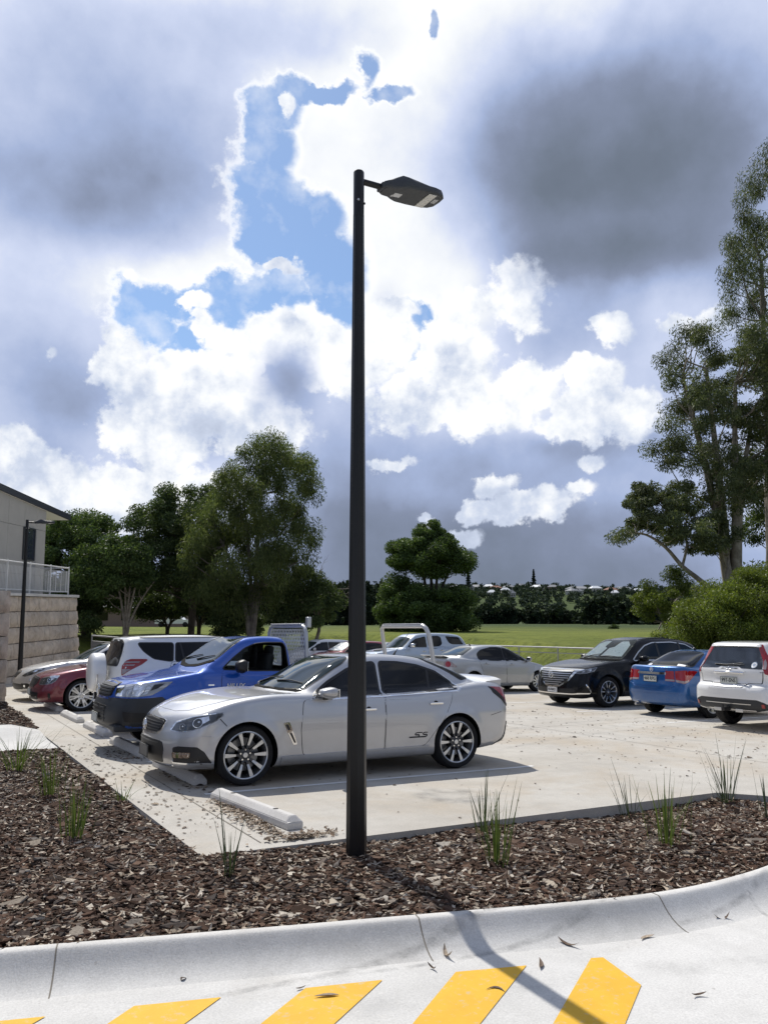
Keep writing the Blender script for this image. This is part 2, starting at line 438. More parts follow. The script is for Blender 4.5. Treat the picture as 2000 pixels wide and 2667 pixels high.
M_SLAB = mat('slab_concrete', rough=0.85, spec=0.3, fn=concrete_fn((0.465, 0.435, 0.385), (0.555, 0.53, 0.48), (0.43, 0.35, 0.25), 1.0, 0.48, 0.70, False, LOT_SCUFFS))
M_ROAD = mat('road_concrete', rough=0.82, spec=0.3, fn=concrete_fn((0.60, 0.59, 0.565), (0.68, 0.67, 0.645), (0.46, 0.42, 0.35), 1.6, 0.56, 0.8, True, SCUFFS))
M_KERB = mat('kerb_concrete', rough=0.8, spec=0.3, fn=concrete_fn((0.58, 0.57, 0.545), (0.66, 0.65, 0.625), (0.36, 0.345, 0.32), 2.2, 0.52, 0.8, True, SCUFFS))
M_STOP = mat('stop_concrete', rough=0.8, spec=0.3, fn=concrete_fn((0.60, 0.58, 0.55), (0.68, 0.66, 0.63), (0.5, 0.46, 0.4), 3.0))
def paint_fn(c, under, lo=0.60, hi=0.70, amt=0.8):
    def fn(N, b):
        co = obj_co(N)
        w = N.rng(N.noise(co, 22.0, 8.0, 0.7).outputs[0], lo, hi, 0.0, amt)
        t = N.rng(N.noise(co, 5.0, 5.0).outputs[0], 0.35, 0.7)
        N.l.new(N.mix(w, N.mix(t, c, tuple(x * 0.88 for x in c)), under), b.inputs['Base Color'])
        bump(N, b, N.noise(co, 120.0, 4.0, 0.65).outputs[0], 0.3, 0.005)
    return fn
M_YELLOW = mat('yellow_road_paint', rough=0.7, fn=paint_fn((0.76, 0.43, 0.014), (0.52, 0.45, 0.32), 0.55, 0.70, 0.75))
M_WHITE_PAINT = mat('white_road_paint', rough=0.7, fn=paint_fn((0.80, 0.80, 0.78), (0.56, 0.53, 0.49), 0.55, 0.72, 0.7))
M_SOIL = mat('soil', rough=0.95, spec=0.2, fn=mottled((0.030, 0.018, 0.012), (0.075, 0.048, 0.034), 14.0, 8.0, 1.0, 45.0))
M_GALV = mat('galvanised_steel', (0.56, 0.57, 0.58), 0.42, 0.85)
M_BLACKPOLE = mat('charcoal_powdercoat', (0.008, 0.0085, 0.0095), 0.38, 0.0, spec=0.35, fn=mottled((0.0065, 0.007, 0.008), (0.010, 0.0105, 0.0115), 3.0))
M_LEAF_DRY = mat('dry_leaf', rough=0.7, fn=mottled((0.10, 0.065, 0.040), (0.26, 0.18, 0.11), 14.0))

# ------------------------------------------------------------------ ground
def zview(yc):
    """height of the paddock and of the land behind it, along the view"""
    xs = [-60, 0, 30, 36, 45, 70, 110, 150, 220, 300, 420, 520, 640, 800, 950, 1200, 2600]
    zs = [0.6, -0.3, -0.35, -0.06, 0.06, -0.28, -0.9, -1.7, -3.1, -4.7, -6.5, -7.0, 1.0, 14.5, 21.0, 20.0, 5.0]
    return np.interp(yc, xs, zs)

def terrain_z(X, Y):
    X = np.asarray(X, dtype=float); Y = np.asarray(Y, dtype=float)
    xc = RIGHT.x * X + RIGHT.y * Y; yc = FWD.x * X + FWD.y * Y
    z = zview(yc)
    z = z + 0.12 * np.sin(xc * 0.09 + 1.0) * np.sin(yc * 0.07) * np.clip((yc - 30) / 30, 0, 1)
    # towards the right the land beyond the lot stands a little higher
    z = z + np.clip((xc - 8) / 22, 0, 1) * 0.35 * np.clip((70 - yc) / 40, 0, 1)
    hill = np.clip((yc - 560) / 300, 0, 1)
    z = z + hill * (1.8 * np.sin(xc * 0.012 + 0.6) + 0.8 * np.sin(xc * 0.041) - np.clip((-60 - xc) / 200, 0, 1) * 14)
    plane = -0.02857 * X - 0.02481 * Y - 0.55
    out = np.maximum.reduce([X - 22.6, Y - 46.0, -X - 30.0, -Y - 30.0])
    left = np.clip((-xc - 14.0) / 3, 0, 1) * np.clip((yc - 15) / 8, 0, 1)
    t = np.clip(out / 3.0, 0, 1); t = t * t * (3 - 2 * t)
    t = np.maximum(t, left)
    return plane * (1 - t) + z * t

def terrain():
    def axis(a, b, fine, lim, grow):
        xs = list(np.arange(a, b, fine)); s = fine; x = b
        while x < lim: x += s; s *= grow; xs.append(x)
        s = fine; x = a; pre = []
        while x > -lim: x -= s; s *= grow; pre.append(x)
        return np.array(pre[::-1] + xs)
    xs = axis(-20, 60, 1.2, 2600, 1.09); ys = axis(-20, 80, 1.2, 2600, 1.09)
    gx, gy = np.meshgrid(xs, ys, indexing='ij')
    z = terrain_z(gx, gy)
    V = np.stack([gx, gy, z], -1).reshape(-1, 3)
    nx, ny = len(xs), len(ys)
    i, j = np.meshgrid(np.arange(nx - 1), np.arange(ny - 1), indexing='ij')
    a = (i * ny + j).ravel()
    F = np.stack([a, a + ny, a + ny + 1, a + 1], -1)
    def grass(N, b):
        co = obj_co(N)
        f1 = N.rng(N.noise(co, 0.22, 9.0, 0.68).outputs[0], 0.36, 0.64)
        col = N.mix(f1, (0.150, 0.190, 0.034), (0.245, 0.275, 0.056))
        f2 = N.rng(N.noise(co, 1.9, 8.0, 0.7).outputs[0], 0.46, 0.68, 0.0, 0.75)
        col = N.mix(f2, col, (0.058, 0.082, 0.022))
        f3 = N.rng(N.noise(co, 0.035, 4.0, 0.5).outputs[0], 0.45, 0.62, 0.0, 0.5)
        col = N.mix(f3, col, (0.125, 0.145, 0.050))
        # cloud shadow over the far paddock, put into the grass as darker green
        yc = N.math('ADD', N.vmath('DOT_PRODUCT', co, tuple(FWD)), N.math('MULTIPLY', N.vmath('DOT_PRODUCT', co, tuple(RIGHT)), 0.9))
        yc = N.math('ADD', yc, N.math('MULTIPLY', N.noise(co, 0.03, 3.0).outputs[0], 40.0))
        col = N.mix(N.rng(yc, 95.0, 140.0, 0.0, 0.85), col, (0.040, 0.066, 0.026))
        N.l.new(col, b.inputs['Base Color'])
        bump(N, b, N.noise(co, 2.6, 8.0, 0.7).outputs[0], 0.9, 0.35)
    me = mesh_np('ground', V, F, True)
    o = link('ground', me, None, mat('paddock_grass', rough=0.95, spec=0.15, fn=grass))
    tag(o, kind='structure')
terrain()

def sheet(name, poly, m, dz=0.0, thick=0.0, zf=gz, kind='structure'):
    mb = MB(); n = len(poly)
    top = [(x, y, zf(x, y) + dz) for x, y in poly]
    if thick:
        bot = [(x, y, z - thick) for x, y, z in top]
        mb.add(top + bot, [tuple(range(n)), tuple(range(2 * n - 1, n - 1, -1))] + [(i, n + i, n + (i + 1) % n, (i + 1) % n) for i in range(n)])
    else:
        mb.add(top, [tuple(range(n))])
    o = mb.build(name, m)
    if kind: o['kind'] = kind
    return o

LOT_X0, LOT_Y0 = 2.07, 6.42
# slab of the car park; the planting beds lie outside its edge
sheet('car_park', [(LOT_X0, LOT_Y0), (8.02, LOT_Y0), (8.35, 6.05), (8.55, 5.0), (8.75, -25), (60, -25), (60, 10), (23.2, 10), (23.2, 46), (5.2, 46), (-2.0, 31.0), (-12, 26), (-12, 21.18), (LOT_X0, 21.18)], M_SLAB, 0.0, 0.16)

# kerb line: back (bed side) edge of the kerb as X, Y
KERB = [(-14.0, 8.95), (-6.0, 6.84), (-2.0, 5.76), (-0.4, 5.34), (0.53, 5.10), (1.35, 4.883), (2.0, 4.712), (2.62, 4.56), (3.2, 4.415), (3.8, 4.265), (4.31, 4.16), (4.78, 4.118), (5.29, 4.139), (5.82, 4.215), (6.35, 4.37), (6.9, 4.62), (7.42, 4.98), (7.88, 5.41), (8.2, 5.85)]
def spline(pts, n=6):
    P = [np.array(p, float) for p in pts]; out = []
    for i in range(len(P) - 1):
        p0 = P[max(i - 1, 0)]; p1 = P[i]; p2 = P[i + 1]; p3 = P[min(i + 2, len(P) - 1)]
        for k in range(n):
            t = k / n
            out.append(0.5 * ((2 * p1) + (-p0 + p2) * t + (2 * p0 - 5 * p1 + 4 * p2 - p3) * t * t + (-p0 + 3 * p1 - 3 * p2 + p3) * t ** 3))
    out.append(P[-1]); return np.array(out)
KB = spline(KERB, 6)
KT = np.gradient(KB, axis=0); KT /= np.linalg.norm(KT, axis=1)[:, None]
KN = np.stack([KT[:, 1], -KT[:, 0]], 1)           # towards the road
ROAD_DZ = -0.15
KPROF = [(-0.02, -0.07), (0.0, -0.004), (0.006, 0.004), (0.066, 0.004), (0.076, -0.001), (0.086, -0.010), (0.100, -0.024), (0.125, -0.052), (0.155, -0.080), (0.190, -0.105), (0.230, -0.126), (0.270, -0.140), (0.310, -0.149), (0.345, ROAD_DZ - 0.003)]
def kerb():
    V = []
    for (x, y), n in zip(KB, KN):
        for o, dz in KPROF:
            X, Y = x + n[0] * o, y + n[1] * o
            V.append((X, Y, gz(X, Y) + dz))
    m = len(KPROF); F = []
    for i in range(len(KB) - 1):
        for k in range(m - 1):
            F.append((i * m + k, (i + 1) * m + k, (i + 1) * m + k + 1, i * m + k + 1))
    o = link('kerb', mesh_np('kerb', V, F, True), None, M_KERB)
    tag(o, kind='structure')
kerb()
def kerb_joint(i):
    V = []
    for o, dz in KPROF[2:]:
        for s in (-0.004, 0.004):
            X = KB[i][0] + KN[i][0] * o + KT[i][0] * s; Y = KB[i][1] + KN[i][1] * o + KT[i][1] * s
            V.append((X, Y, gz(X, Y) + dz + 0.0022))
    n = len(V) // 2
    o = link('kerb_joint', mesh_np('kerb_joint', V, [(k * 2, k * 2 + 1, k * 2 + 3, k * 2 + 2) for k in range(n - 1)]), None, mat('joint_filler', (0.20, 0.18, 0.15), 0.9)); tag(o, kind='structure')
for _i in (26, 44, 62, 82): kerb_joint(_i)
edge = [(x + n[0] * 0.28, y + n[1] * 0.28) for (x, y), n in zip(KB, KN)]
sheet('road', edge + [(9.6, 4.6), (12, -25), (-16, -25), (-16, 8.6)], M_ROAD, ROAD_DZ)

# yellow hatching on the road
def mark(name, poly, m, dz, label=None):
    return sheet(name, poly, m, dz, 0.0, kind='structure')
def stripe(a, b, c, d): return [a, b, c, d]
YD = ROAD_DZ + 0.004
mark('road_marking', [(2.757, 3.992), (3.166, 3.878), (1.932, 3.034), (1.661, 3.156)], M_YELLOW, YD)
mark('road_marking', [(3.571, 3.785), (3.641, 3.76), (3.542, 3.375), (2.754, 2.837), (2.105, 2.761)], M_YELLOW, YD)
mark('road_marking', [(1.09, 4.403), (1.506, 4.295), (0.624, 3.597), (0.305, 3.732)], M_YELLOW, YD)
mark('road_marking', [(1.933, 4.193), (2.343, 4.091), (1.361, 3.376), (1.08, 3.553)], M_YELLOW, YD)
mark('road_marking', [(0.255, 4.604), (0.689, 4.49), (0.111, 4.03), (-0.295, 4.196)], M_YELLOW, YD)

# bay lines
def bay_line(x0, x1, y, w=0.08):
    mark('bay_marking', [(x0, y - w / 2), (x1, y - w / 2), (x1, y + w / 2), (x0, y + w / 2)], M_WHITE_PAINT, 0.004)
for k in range(6): bay_line(2.86, 7.38, 8.82 + 2.49 * k)
for k in range(-1, 9): bay_line(13.7, 18.9, 12.12 + 2.66 * k)
# saw-cut joints in the slab
M_JOINT = mat('joint_filler', (0.20, 0.18, 0.15), 0.9)
for x, y0, y1 in ((10.6, 6.42, 45.0), (2.62, 6.6, 21.0)):
    mark('slab_joint', [(x, y0), (x + 0.012, y0), (x + 0.012, y1), (x, y1)], M_JOINT, 0.0035)
for y in (12.55, 20.0, 27.5):
    mark('slab_joint', [(7.5, y), (13.6, y), (13.6, y + 0.012), (7.5, y + 0.012)], M_JOINT, 0.0030)

# concrete crossing between the two left beds, its far side ramped up to the upper bed
def crossing():
    mb = MB()
    prof = [(13.3, -0.012), (14.42, -0.012), (14.62, 0.015), (15.15, 0.125), (15.55, 0.135), (15.57, -0.02)]
    xs = [-14.0, 1.62, 2.055]
    V = []
    for x in xs:
        for y, dz in prof:
            f = 1.0 if x < 1.7 else 0.25
            V.append((x, y, gz(x, y) + (dz * f if dz > 0 else dz)))
    n = len(prof)
    mb.add(V, [(i * n + k, (i + 1) * n + k, (i + 1) * n + k + 1, i * n + k + 1) for i in range(2) for k in range(n - 1)])
    o = mb.build('path', M_KERB); o['kind'] = 'structure'
crossing()

# ------------------------------------------------------------------ planting beds: soil sheets, bark chips, fallen leaves
def in_poly(px, py, poly):
    inside = np.zeros(len(px), bool); n = len(poly)
    for i in range(n):
        x1, y1 = poly[i]; x2, y2 = poly[(i + 1) % n]
        c = ((y1 > py) != (y2 > py)) & (px < (x2 - x1) * (py - y1) / (y2 - y1 + 1e-12) + x1)
        inside ^= c
    return inside
kb = [tuple(p) for p in KB]
BED_MAIN = [p for p in kb if p[0] > -9] + [(8.30, 5.98), (7.98, LOT_Y0 - 0.005), (LOT_X0 - 0.005, LOT_Y0 - 0.005), (LOT_X0 - 0.005, 13.3), (-9, 13.3)]
BED_UPPER = [(-9, 15.56), (LOT_X0 - 0.005, 15.56), (LOT_X0 - 0.005, 21.18), (-9, 21.18)]
def bed_z(x, y):
    """bark surface: a little under the slab, deepest on the right, mounded between"""
    x = np.asarray(x, float); y = np.asarray(y, float)
    b = -0.030 - 0.065 * np.clip((x - 3.0) / 2.5, 0, 1) * np.clip((y - 5.3) / 0.8, 0, 1)
    b = b + 0.02 * np.sin(x * 2.1 + 0.4) * np.sin(y * 1.7) + 0.012 * np.sin(x * 5.3) * np.sin(y * 4.7 + 1)
    b = b + np.where(y > 15.5, 0.09, 0.0)
    return -0.02857 * x - 0.02481 * y + b
def grid_in(poly, step):
    xs = [p[0] for p in poly]; ys = [p[1] for p in poly]
    bm = bmesh.new()
    f = bm.faces.new([bm.verts.new((x, y, 0)) for x, y in poly])
    for ax, lo, hi in ((0, min(xs), max(xs)), (1, min(ys), max(ys))):
        t = lo + step
        while t < hi:
            co = (t, 0, 0) if ax == 0 else (0, t, 0); no = (1, 0, 0) if ax == 0 else (0, 1, 0)
            bmesh.ops.bisect_plane(bm, geom=bm.verts[:] + bm.edges[:] + bm.faces[:], plane_co=co, plane_no=no)
            t += step
    return bm
for nm, poly in (('planting_bed', BED_MAIN), ('planting_bed', BED_UPPER)):
    bm = grid_in(poly, 0.3)
    for v in bm.verts: v.co.z = float(bed_z(v.co.x, v.co.y)) - 0.018
    me = bpy.data.meshes.new(nm); bm.to_mesh(me); bm.free()
    for q in me.polygons: q.use_smooth = True
    o = link(nm, me, None, M_SOIL); o['kind'] = 'structure'

def rot_matrices(n, tilt, rng):
    """random spin about z then a random lean up to tilt"""
    a = rng.uniform(0, 2 * np.pi, n); t = rng.normal(0, tilt, n); d = rng.uniform(0, 2 * np.pi, n)
    ca, sa = np.cos(a), np.sin(a); z = np.zeros(n); o = np.ones(n)
    Rz = np.stack([np.stack([ca, -sa, z], -1), np.stack([sa, ca, z], -1), np.stack([z, z, o], -1)], 1)
    kx, ky = np.cos(d), np.sin(d); c, s = np.cos(t), np.sin(t); C = 1 - c
    Rt = np.stack([np.stack([c + kx * kx * C, kx * ky * C, ky * s], -1), np.stack([kx * ky * C, c + ky * ky * C, -kx * s], -1), np.stack([-ky * s, kx * s, c], -1)], 1)
    return Rt @ Rz

def scatter_points(poly, dens, rng, keep=None):
    xs = [p[0] for p in poly]; ys = [p[1] for p in poly]
    x0, x1, y0, y1 = min(xs), max(xs), min(ys), max(ys)
    n = int((x1 - x0) * (y1 - y0) * dens)
    px = rng.uniform(x0, x1, n); py = rng.uniform(y0, y1, n)
    m = in_poly(px, py, poly)
    xc = RIGHT.x * px + RIGHT.y * py; yc = FWD.x * px + FWD.y * py
    m &= (np.abs(xc) < 0.72 * yc + 1.2) & (yc > 2.0)
    if keep is not None: m &= keep(px, py, xc, yc)
    return px[m], py[m]

def island_ramp(stops, rough, spec=0.3):
    def fn(N, b):
        r = N.add('ShaderNodeNewGeometry').outputs['Random Per Island']
        col = N.ramp(r, stops)
        co = obj_co(N)
        v = N.rng(N.noise(co, 70.0, 4.0).outputs[0], 0.3, 0.7, 0.65, 1.2)
        cx = N.add('ShaderNodeCombineXYZ')
        for i in range(3): N.l.new(v, cx.inputs[i])
        N.l.new(N.mix(1.0, col, cx.outputs[0], 'RGBA', 'MULTIPLY'), b.inputs['Base Color'])
    return fn
M_BARK = mat('bark_chip', rough=0.85, spec=0.12, fn=island_ramp([(0.0, (0.022, 0.014, 0.010)), (0.20, (0.060, 0.034, 0.022)), (0.44, (0.105, 0.060, 0.040)), (0.62, (0.062, 0.052, 0.046)),
    (0.75, (0.15, 0.092, 0.062)), (0.85, (0.19, 0.17, 0.15)), (0.94, (0.34, 0.28, 0.21)), (1.0, (0.60, 0.54, 0.45))], 0.8))
M_PALE_LEAF = mat('pale_dry_leaf', rough=0.65, spec=0.4, fn=island_ramp([(0.0, (0.20, 0.13, 0.08)), (0.4, (0.34, 0.26, 0.18)), (0.75, (0.46, 0.38, 0.29)), (1.0, (0.56, 0.50, 0.42))], 0.6))
M_DARK_LEAF = mat('brown_leaf_litter', rough=0.7, fn=island_ramp([(0.0, (0.035, 0.024, 0.017)), (0.5, (0.09, 0.055, 0.034)), (0.85, (0.19, 0.12, 0.07)), (1.0, (0.34, 0.25, 0.16))], 0.6))

def chips(name, poly, dens, rng, lo, hi, keep=None):
    px, py = scatter_points(poly, dens, rng, keep)
    n = len(px)
    L = rng.uniform(lo, hi, n) * np.where(rng.random(n) < 0.12, 1.6, 1.0); W = L * rng.uniform(0.30, 0.75, n); T = rng.uniform(0.004, 0.012, n)
    hexa = np.array([[-1, 0.1], [-0.55, 0.95], [0.5, 0.85], [1, -0.05], [0.5, -0.9], [-0.6, -0.85]])
    jit = rng.uniform(0.65, 1.15, (n, 6, 1))
    P = hexa[None] * jit
    x = P[..., 0] * L[:, None] / 2; y = P[..., 1] * W[:, None] / 2
    bend = rng.normal(0, 0.12, n)[:, None] * L[:, None] * (P[..., 0] ** 2 - 0.4)
    top = np.stack([x, y, T[:, None] + bend], -1); bot = np.stack([x * 1.04, y * 1.04, bend - 0.002], -1)
    V = np.concatenate([top, bot], 1)
    V = np.einsum('nij,nkj->nki', rot_matrices(n, 0.24, rng), V)
    z = bed_z(px, py) + rng.uniform(-0.006, 0.016, n)
    V += np.stack([px, py, z], -1)[:, None, :]
    base = np.arange(n)[:, None, None] * 12
    sides = np.array([[i, 6 + i, 6 + (i + 1) % 6, (i + 1) % 6] for i in range(6)] + [[0, 1, 2, 3], [0, 3, 4, 5]])
    F = (base + sides[None]).reshape(-1, 4)
    o = link(name, mesh_np(name, V.reshape(-1, 3), F), None, M_BARK)
    return tag(o, kind='stuff')
near = lambda px, py, xc, yc: yc < 9.5
far = lambda px, py, xc, yc: yc >= 9.5
o = chips('bark_mulch', BED_MAIN, 2300, np.random.default_rng(3), 0.022, 0.062, near)
o = chips('bark_mulch', BED_MAIN, 1200, np.random.default_rng(4), 0.03, 0.075, far)
o = chips('bark_mulch', BED_MAIN, 130, np.random.default_rng(6), 0.07, 0.13, near)
o = chips('bark_mulch', BED_UPPER, 700, np.random.default_rng(5), 0.04, 0.09)

def leaf_batch(px, py, pz, L, W, rng, tilt=0.25, curl=0.25):
    """long curved gum leaves: 5 cross pairs"""
    n = len(px)
    t = np.linspace(-1, 1, 6)
    w = np.array([0.06, 0.75, 1.0, 0.9, 0.55, 0.03])
    arc = rng.normal(0, 0.30, n)
    cu = rng.normal(0, curl, n)
    x = t[None, :] * L[:, None] / 2
    yc_ = arc[:, None] * L[:, None] * (t[None, :] ** 2) * 0.5
    zc = np.abs(cu)[:, None] * L[:, None] * (t[None, :] ** 2) * 0.5
    hw = w[None, :] * W[:, None] / 2
    fold = rng.uniform(0.1, 0.7, n)[:, None] * hw
    A = np.stack([x, yc_ + hw, zc + fold], -1); B = np.stack([x, yc_ - hw, zc + fold], -1); Cn = np.stack([x, yc_, zc], -1)
    V = np.concatenate([A, Cn, B], 1)
    V = np.einsum('nij,nkj->nki', rot_matrices(n, tilt, rng), V) + np.stack([px, py, pz], -1)[:, None, :]
    q = []
    for i in range(5):
        q.append([i, i + 1, 7 + i, 6 + i]); q.append([6 + i, 7 + i, 13 + i, 12 + i])
    F = (np.arange(n)[:, None, None] * 18 + np.array(q)[None]).reshape(-1, 4)
    return V.reshape(-1, 3), F

def leaves_on(name, px, py, pz, lo, hi, rng, m, tilt=0.25):
    n = len(px)
    L = rng.uniform(lo, hi, n); W = L * rng.uniform(0.14, 0.26, n)
    V, F = leaf_batch(px, py, pz, L, W, rng, tilt)
    o = link(name, mesh_np(name, V, F, False), None, m)
    return tag(o, kind='stuff')
r8 = np.random.default_rng(8)
px, py = scatter_points(BED_MAIN, 110, r8)
leaves_on('fallen_leaves', px, py, bed_z(px, py) + 0.014, 0.05, 0.13, r8, M_PALE_LEAF, 0.3)
# litter on the slab: scattered, thicker by the wheel stops and along the left edge
def litter():
    rng = np.random.default_rng(12)
    pts = []
    def cl(cx, cy, sx, sy, n): pts.append(np.stack([rng.normal(cx, sx, n), rng.normal(cy, sy, n)], 1))
    n = 900; pts.append(np.stack([rng.uniform(2.3, 14.5, n), rng.uniform(6.5, 24, n)], 1))
    n = 420; pts.append(np.stack([rng.uniform(8.5, 14.5, n), rng.uniform(7.0, 15, n)], 1))
    n = 330; pts.append(np.stack([2.1 + np.abs(rng.normal(0, 0.45, n)), rng.uniform(7.2, 13.5, n)], 1))
    for y in (9.2, 9.6, 10.0, 10.3): cl(2.92, y, 0.07, 0.2, 45)
    for y in (11.9, 12.4): cl(2.72, y, 0.14, 0.35, 60)
    P = np.concatenate(pts)
    m = (P[:, 0] > 2.1) & (P[:, 1] > 6.47)
    P = P[m]; n = len(P)
    L = rng.uniform(0.014, 0.052, n) * np.where(rng.random(n) < 0.10, 1.7, 1.0); W = L * rng.uniform(0.25, 0.8, n)
    V, F = leaf_batch(P[:, 0], P[:, 1], -0.02857 * P[:, 0] - 0.02481 * P[:, 1] + 0.005, L, W, rng, 0.05, 0.10)
    o = link('leaf_litter', mesh_np('leaf_litter', V, F), None, M_DARK_LEAF); tag(o, kind='stuff')
    # drift of pale and brown chips held by the empty bay's stop
    n = 520
    s = rng.uniform(0, 1, n)
    x = 2.93 - np.abs(rng.normal(0, 0.10, n)) - 0.04 + 0.08 * (1 - s); y = 8.5 - s * 1.75
    k = 200
    x2 = 3.0 + rng.normal(0, 0.16, k); y2 = 6.72 + np.abs(rng.normal(0, 0.10, k)) - 0.18
    x = np.concatenate([x, x2]); y = np.concatenate([y, np.maximum(y2, 6.46)]); n = len(x)
    L = rng.uniform(0.025, 0.075, n); W = L * rng.uniform(0.3, 0.6, n)
    V, F = leaf_batch(x, y, -0.02857 * x - 0.02481 * y + 0.012 + rng.uniform(0, 0.012, n), L, W, rng, 0.4, 0.3)
    o = link('leaf_litter', mesh_np('leaf_litter', V, F), None, M_PALE_LEAF); tag(o, kind='stuff')
litter()

# single leaves lying on the road, each one its own thing
ROAD_LEAVES = [(2.706, 4.459, .11, 0.2, 'dark curled leaf low on the kerb face, left of the lamp shadow', 0), (2.667, 4.088, .075, 1.1, 'small dark curled leaf just above the widest yellow stripe', 0),
    (2.838, 4.206, .13, 2.6, 'long thin pale leaf lying in the gutter by the pole shadow', 1), (3.221, 4.229, .07, 0.4, 'short brown leaf alone on the concrete right of the pole shadow', 0),
    (3.246, 3.842, .13, 0.1, 'dark wavy leaf between the two right yellow stripes', 0), (3.596, 4.002, .14, 1.9, 'dark curved leaf above the pentagon-shaped yellow stripe', 0),
    (4.114, 3.873, .13, 0.3, 'broad pale leaf near the grey tyre scuffs', 1), (4.831, 3.861, .12, 1.4, 'slim dark leaf at the right end of the road, by the curving kerb', 0),
    (2.826, 3.716, .10, 0.2, 'reddish brown leaf on the yellow stripe crossed by the shadow', 0), (3.703, 3.139, .09, 0.8, 'dark folded leaf low on the right, clear of the stripes', 0),
    (1.985, 4.049, .13, -0.3, 'tan curled leaf lying on the second yellow stripe', 1), (1.906, 4.197, .06, 2.2, 'small purple-brown leaf at the upper corner of the second yellow stripe', 0),
    (1.393, 4.592, .035, 0.2, 'tiny round black seed pod on the bare concrete at the left', 0), (0.625, 4.839, .05, 1.9, 'small tan leaf lying upright to the kerb at the far left', 1)]
for i, (x, y, L, a, lab, pale) in enumerate(ROAD_LEAVES):
    rng = np.random.default_rng(100 + i)
    V, F = leaf_batch(np.zeros(1), np.zeros(1), np.zeros(1), np.array([L]), np.array([L * (0.2 if L > 0.05 else 0.9)]), rng, 0.05, 0.35)
    V = V - np.array([0, 0, V[:, 2].min()])
    T = np.concatenate([V + np.array([0, 0, 0.0015]), V])
    F2 = np.concatenate([F, F[:, ::-1] + len(V)])
    o = link('fallen_leaf', mesh_np('fallen_leaf', T, F2), None, M_PALE_LEAF if pale else M_DARK_LEAF)
    o.location = (x, y, gz(x, y) + (ROAD_DZ if i else -0.11) + 0.006); o.rotation_euler = (0, 0, a)
    tag(o, lab, 'leaf', 'single leaves lying on the road')

# ------------------------------------------------------------------ wheel stops
def wheel_stop_mesh():
    bm = bmesh.new()
    L, W, H = 1.65, 0.155, 0.115
    pts = [(-W / 2, 0), (W / 2, 0), (W / 2, H * 0.55), (W / 2 - 0.045, H), (-W / 2 + 0.045, H), (-W / 2, H * 0.55)]
    ends = []
    for y, s in ((-L / 2, 0.0), (-L / 2 + 0.05, 1.0), (L / 2 - 0.05, 1.0), (L / 2, 0.0)):
        ends.append([bm.verts.new((x, y, z if s or z < H * 0.9 else z - 0.05)) for x, z in pts])
    for a, b in zip(ends, ends[1:]):
        for k in range(6): bm.faces.new((a[k], a[(k + 1) % 6], b[(k + 1) % 6], b[k]))
    bm.faces.new(ends[0][::-1]); bm.faces.new(ends[-1])
    bmesh.ops.recalc_face_normals(bm, faces=bm.faces)
    bmesh.ops.bevel(bm, geom=bm.edges[:], offset=0.006, segments=2, affect='EDGES')
    me = bpy.data.meshes.new('wheel_stop'); bm.to_mesh(me); bm.free()
    me.materials.append(M_STOP)
    return me
STOP_ME = wheel_stop_mesh()
_b = MB(); _b.lathe([(0.0, 0.0), (0.019, 0.0), (0.026, 0.0015)], 14, 0)
M_HOLE = mat('bolt_recess', (0.05, 0.045, 0.04), 0.8)
STOPS = [(2.985, 7.72, 0.100, 'pale concrete wheel stop in the empty bay, nearest the corner of the planting bed'), (2.955, 10.18, 0.03, 'concrete wheel stop tucked under the nose of the silver sedan'),
    (2.925, 12.65, 0.03, 'concrete wheel stop under the front of the blue ute, leaves along its near side'), (2.955, 15.13, 0.02, 'concrete wheel stop behind the white four wheel drive with the spare wheel'),
    (2.93, 17.5, 0.02, 'concrete wheel stop of the empty bay just nearer than the maroon sedan'), (2.945, 20.06, 0.02, 'concrete wheel stop below the maroon sedan, half in its shadow'),
    (2.93, 22.6, 0.02, 'concrete wheel stop under the white sedan by the retaining wall')]
_hole = None
for x, y, a, lab in STOPS:
    o = bpy.data.objects.new('wheel_stop', STOP_ME); COL.objects.link(o)
    o.matrix_world = Matrix.Translation((x, y, gz(x, y))) @ LOT_ROT @ Matrix.Rotation(a, 4, 'Z')
    tag(o, lab, 'wheel stop', 'concrete wheel stops along the left bays')
    for s in (-0.45, 0.45):
        if _hole is None:
            h = _b.build('bolt', M_HOLE, o); _hole = h.data
        else:
            h = bpy.data.objects.new('bolt', _hole); COL.objects.link(h); h.parent = o
        h.location = (0, s, 0.1165)

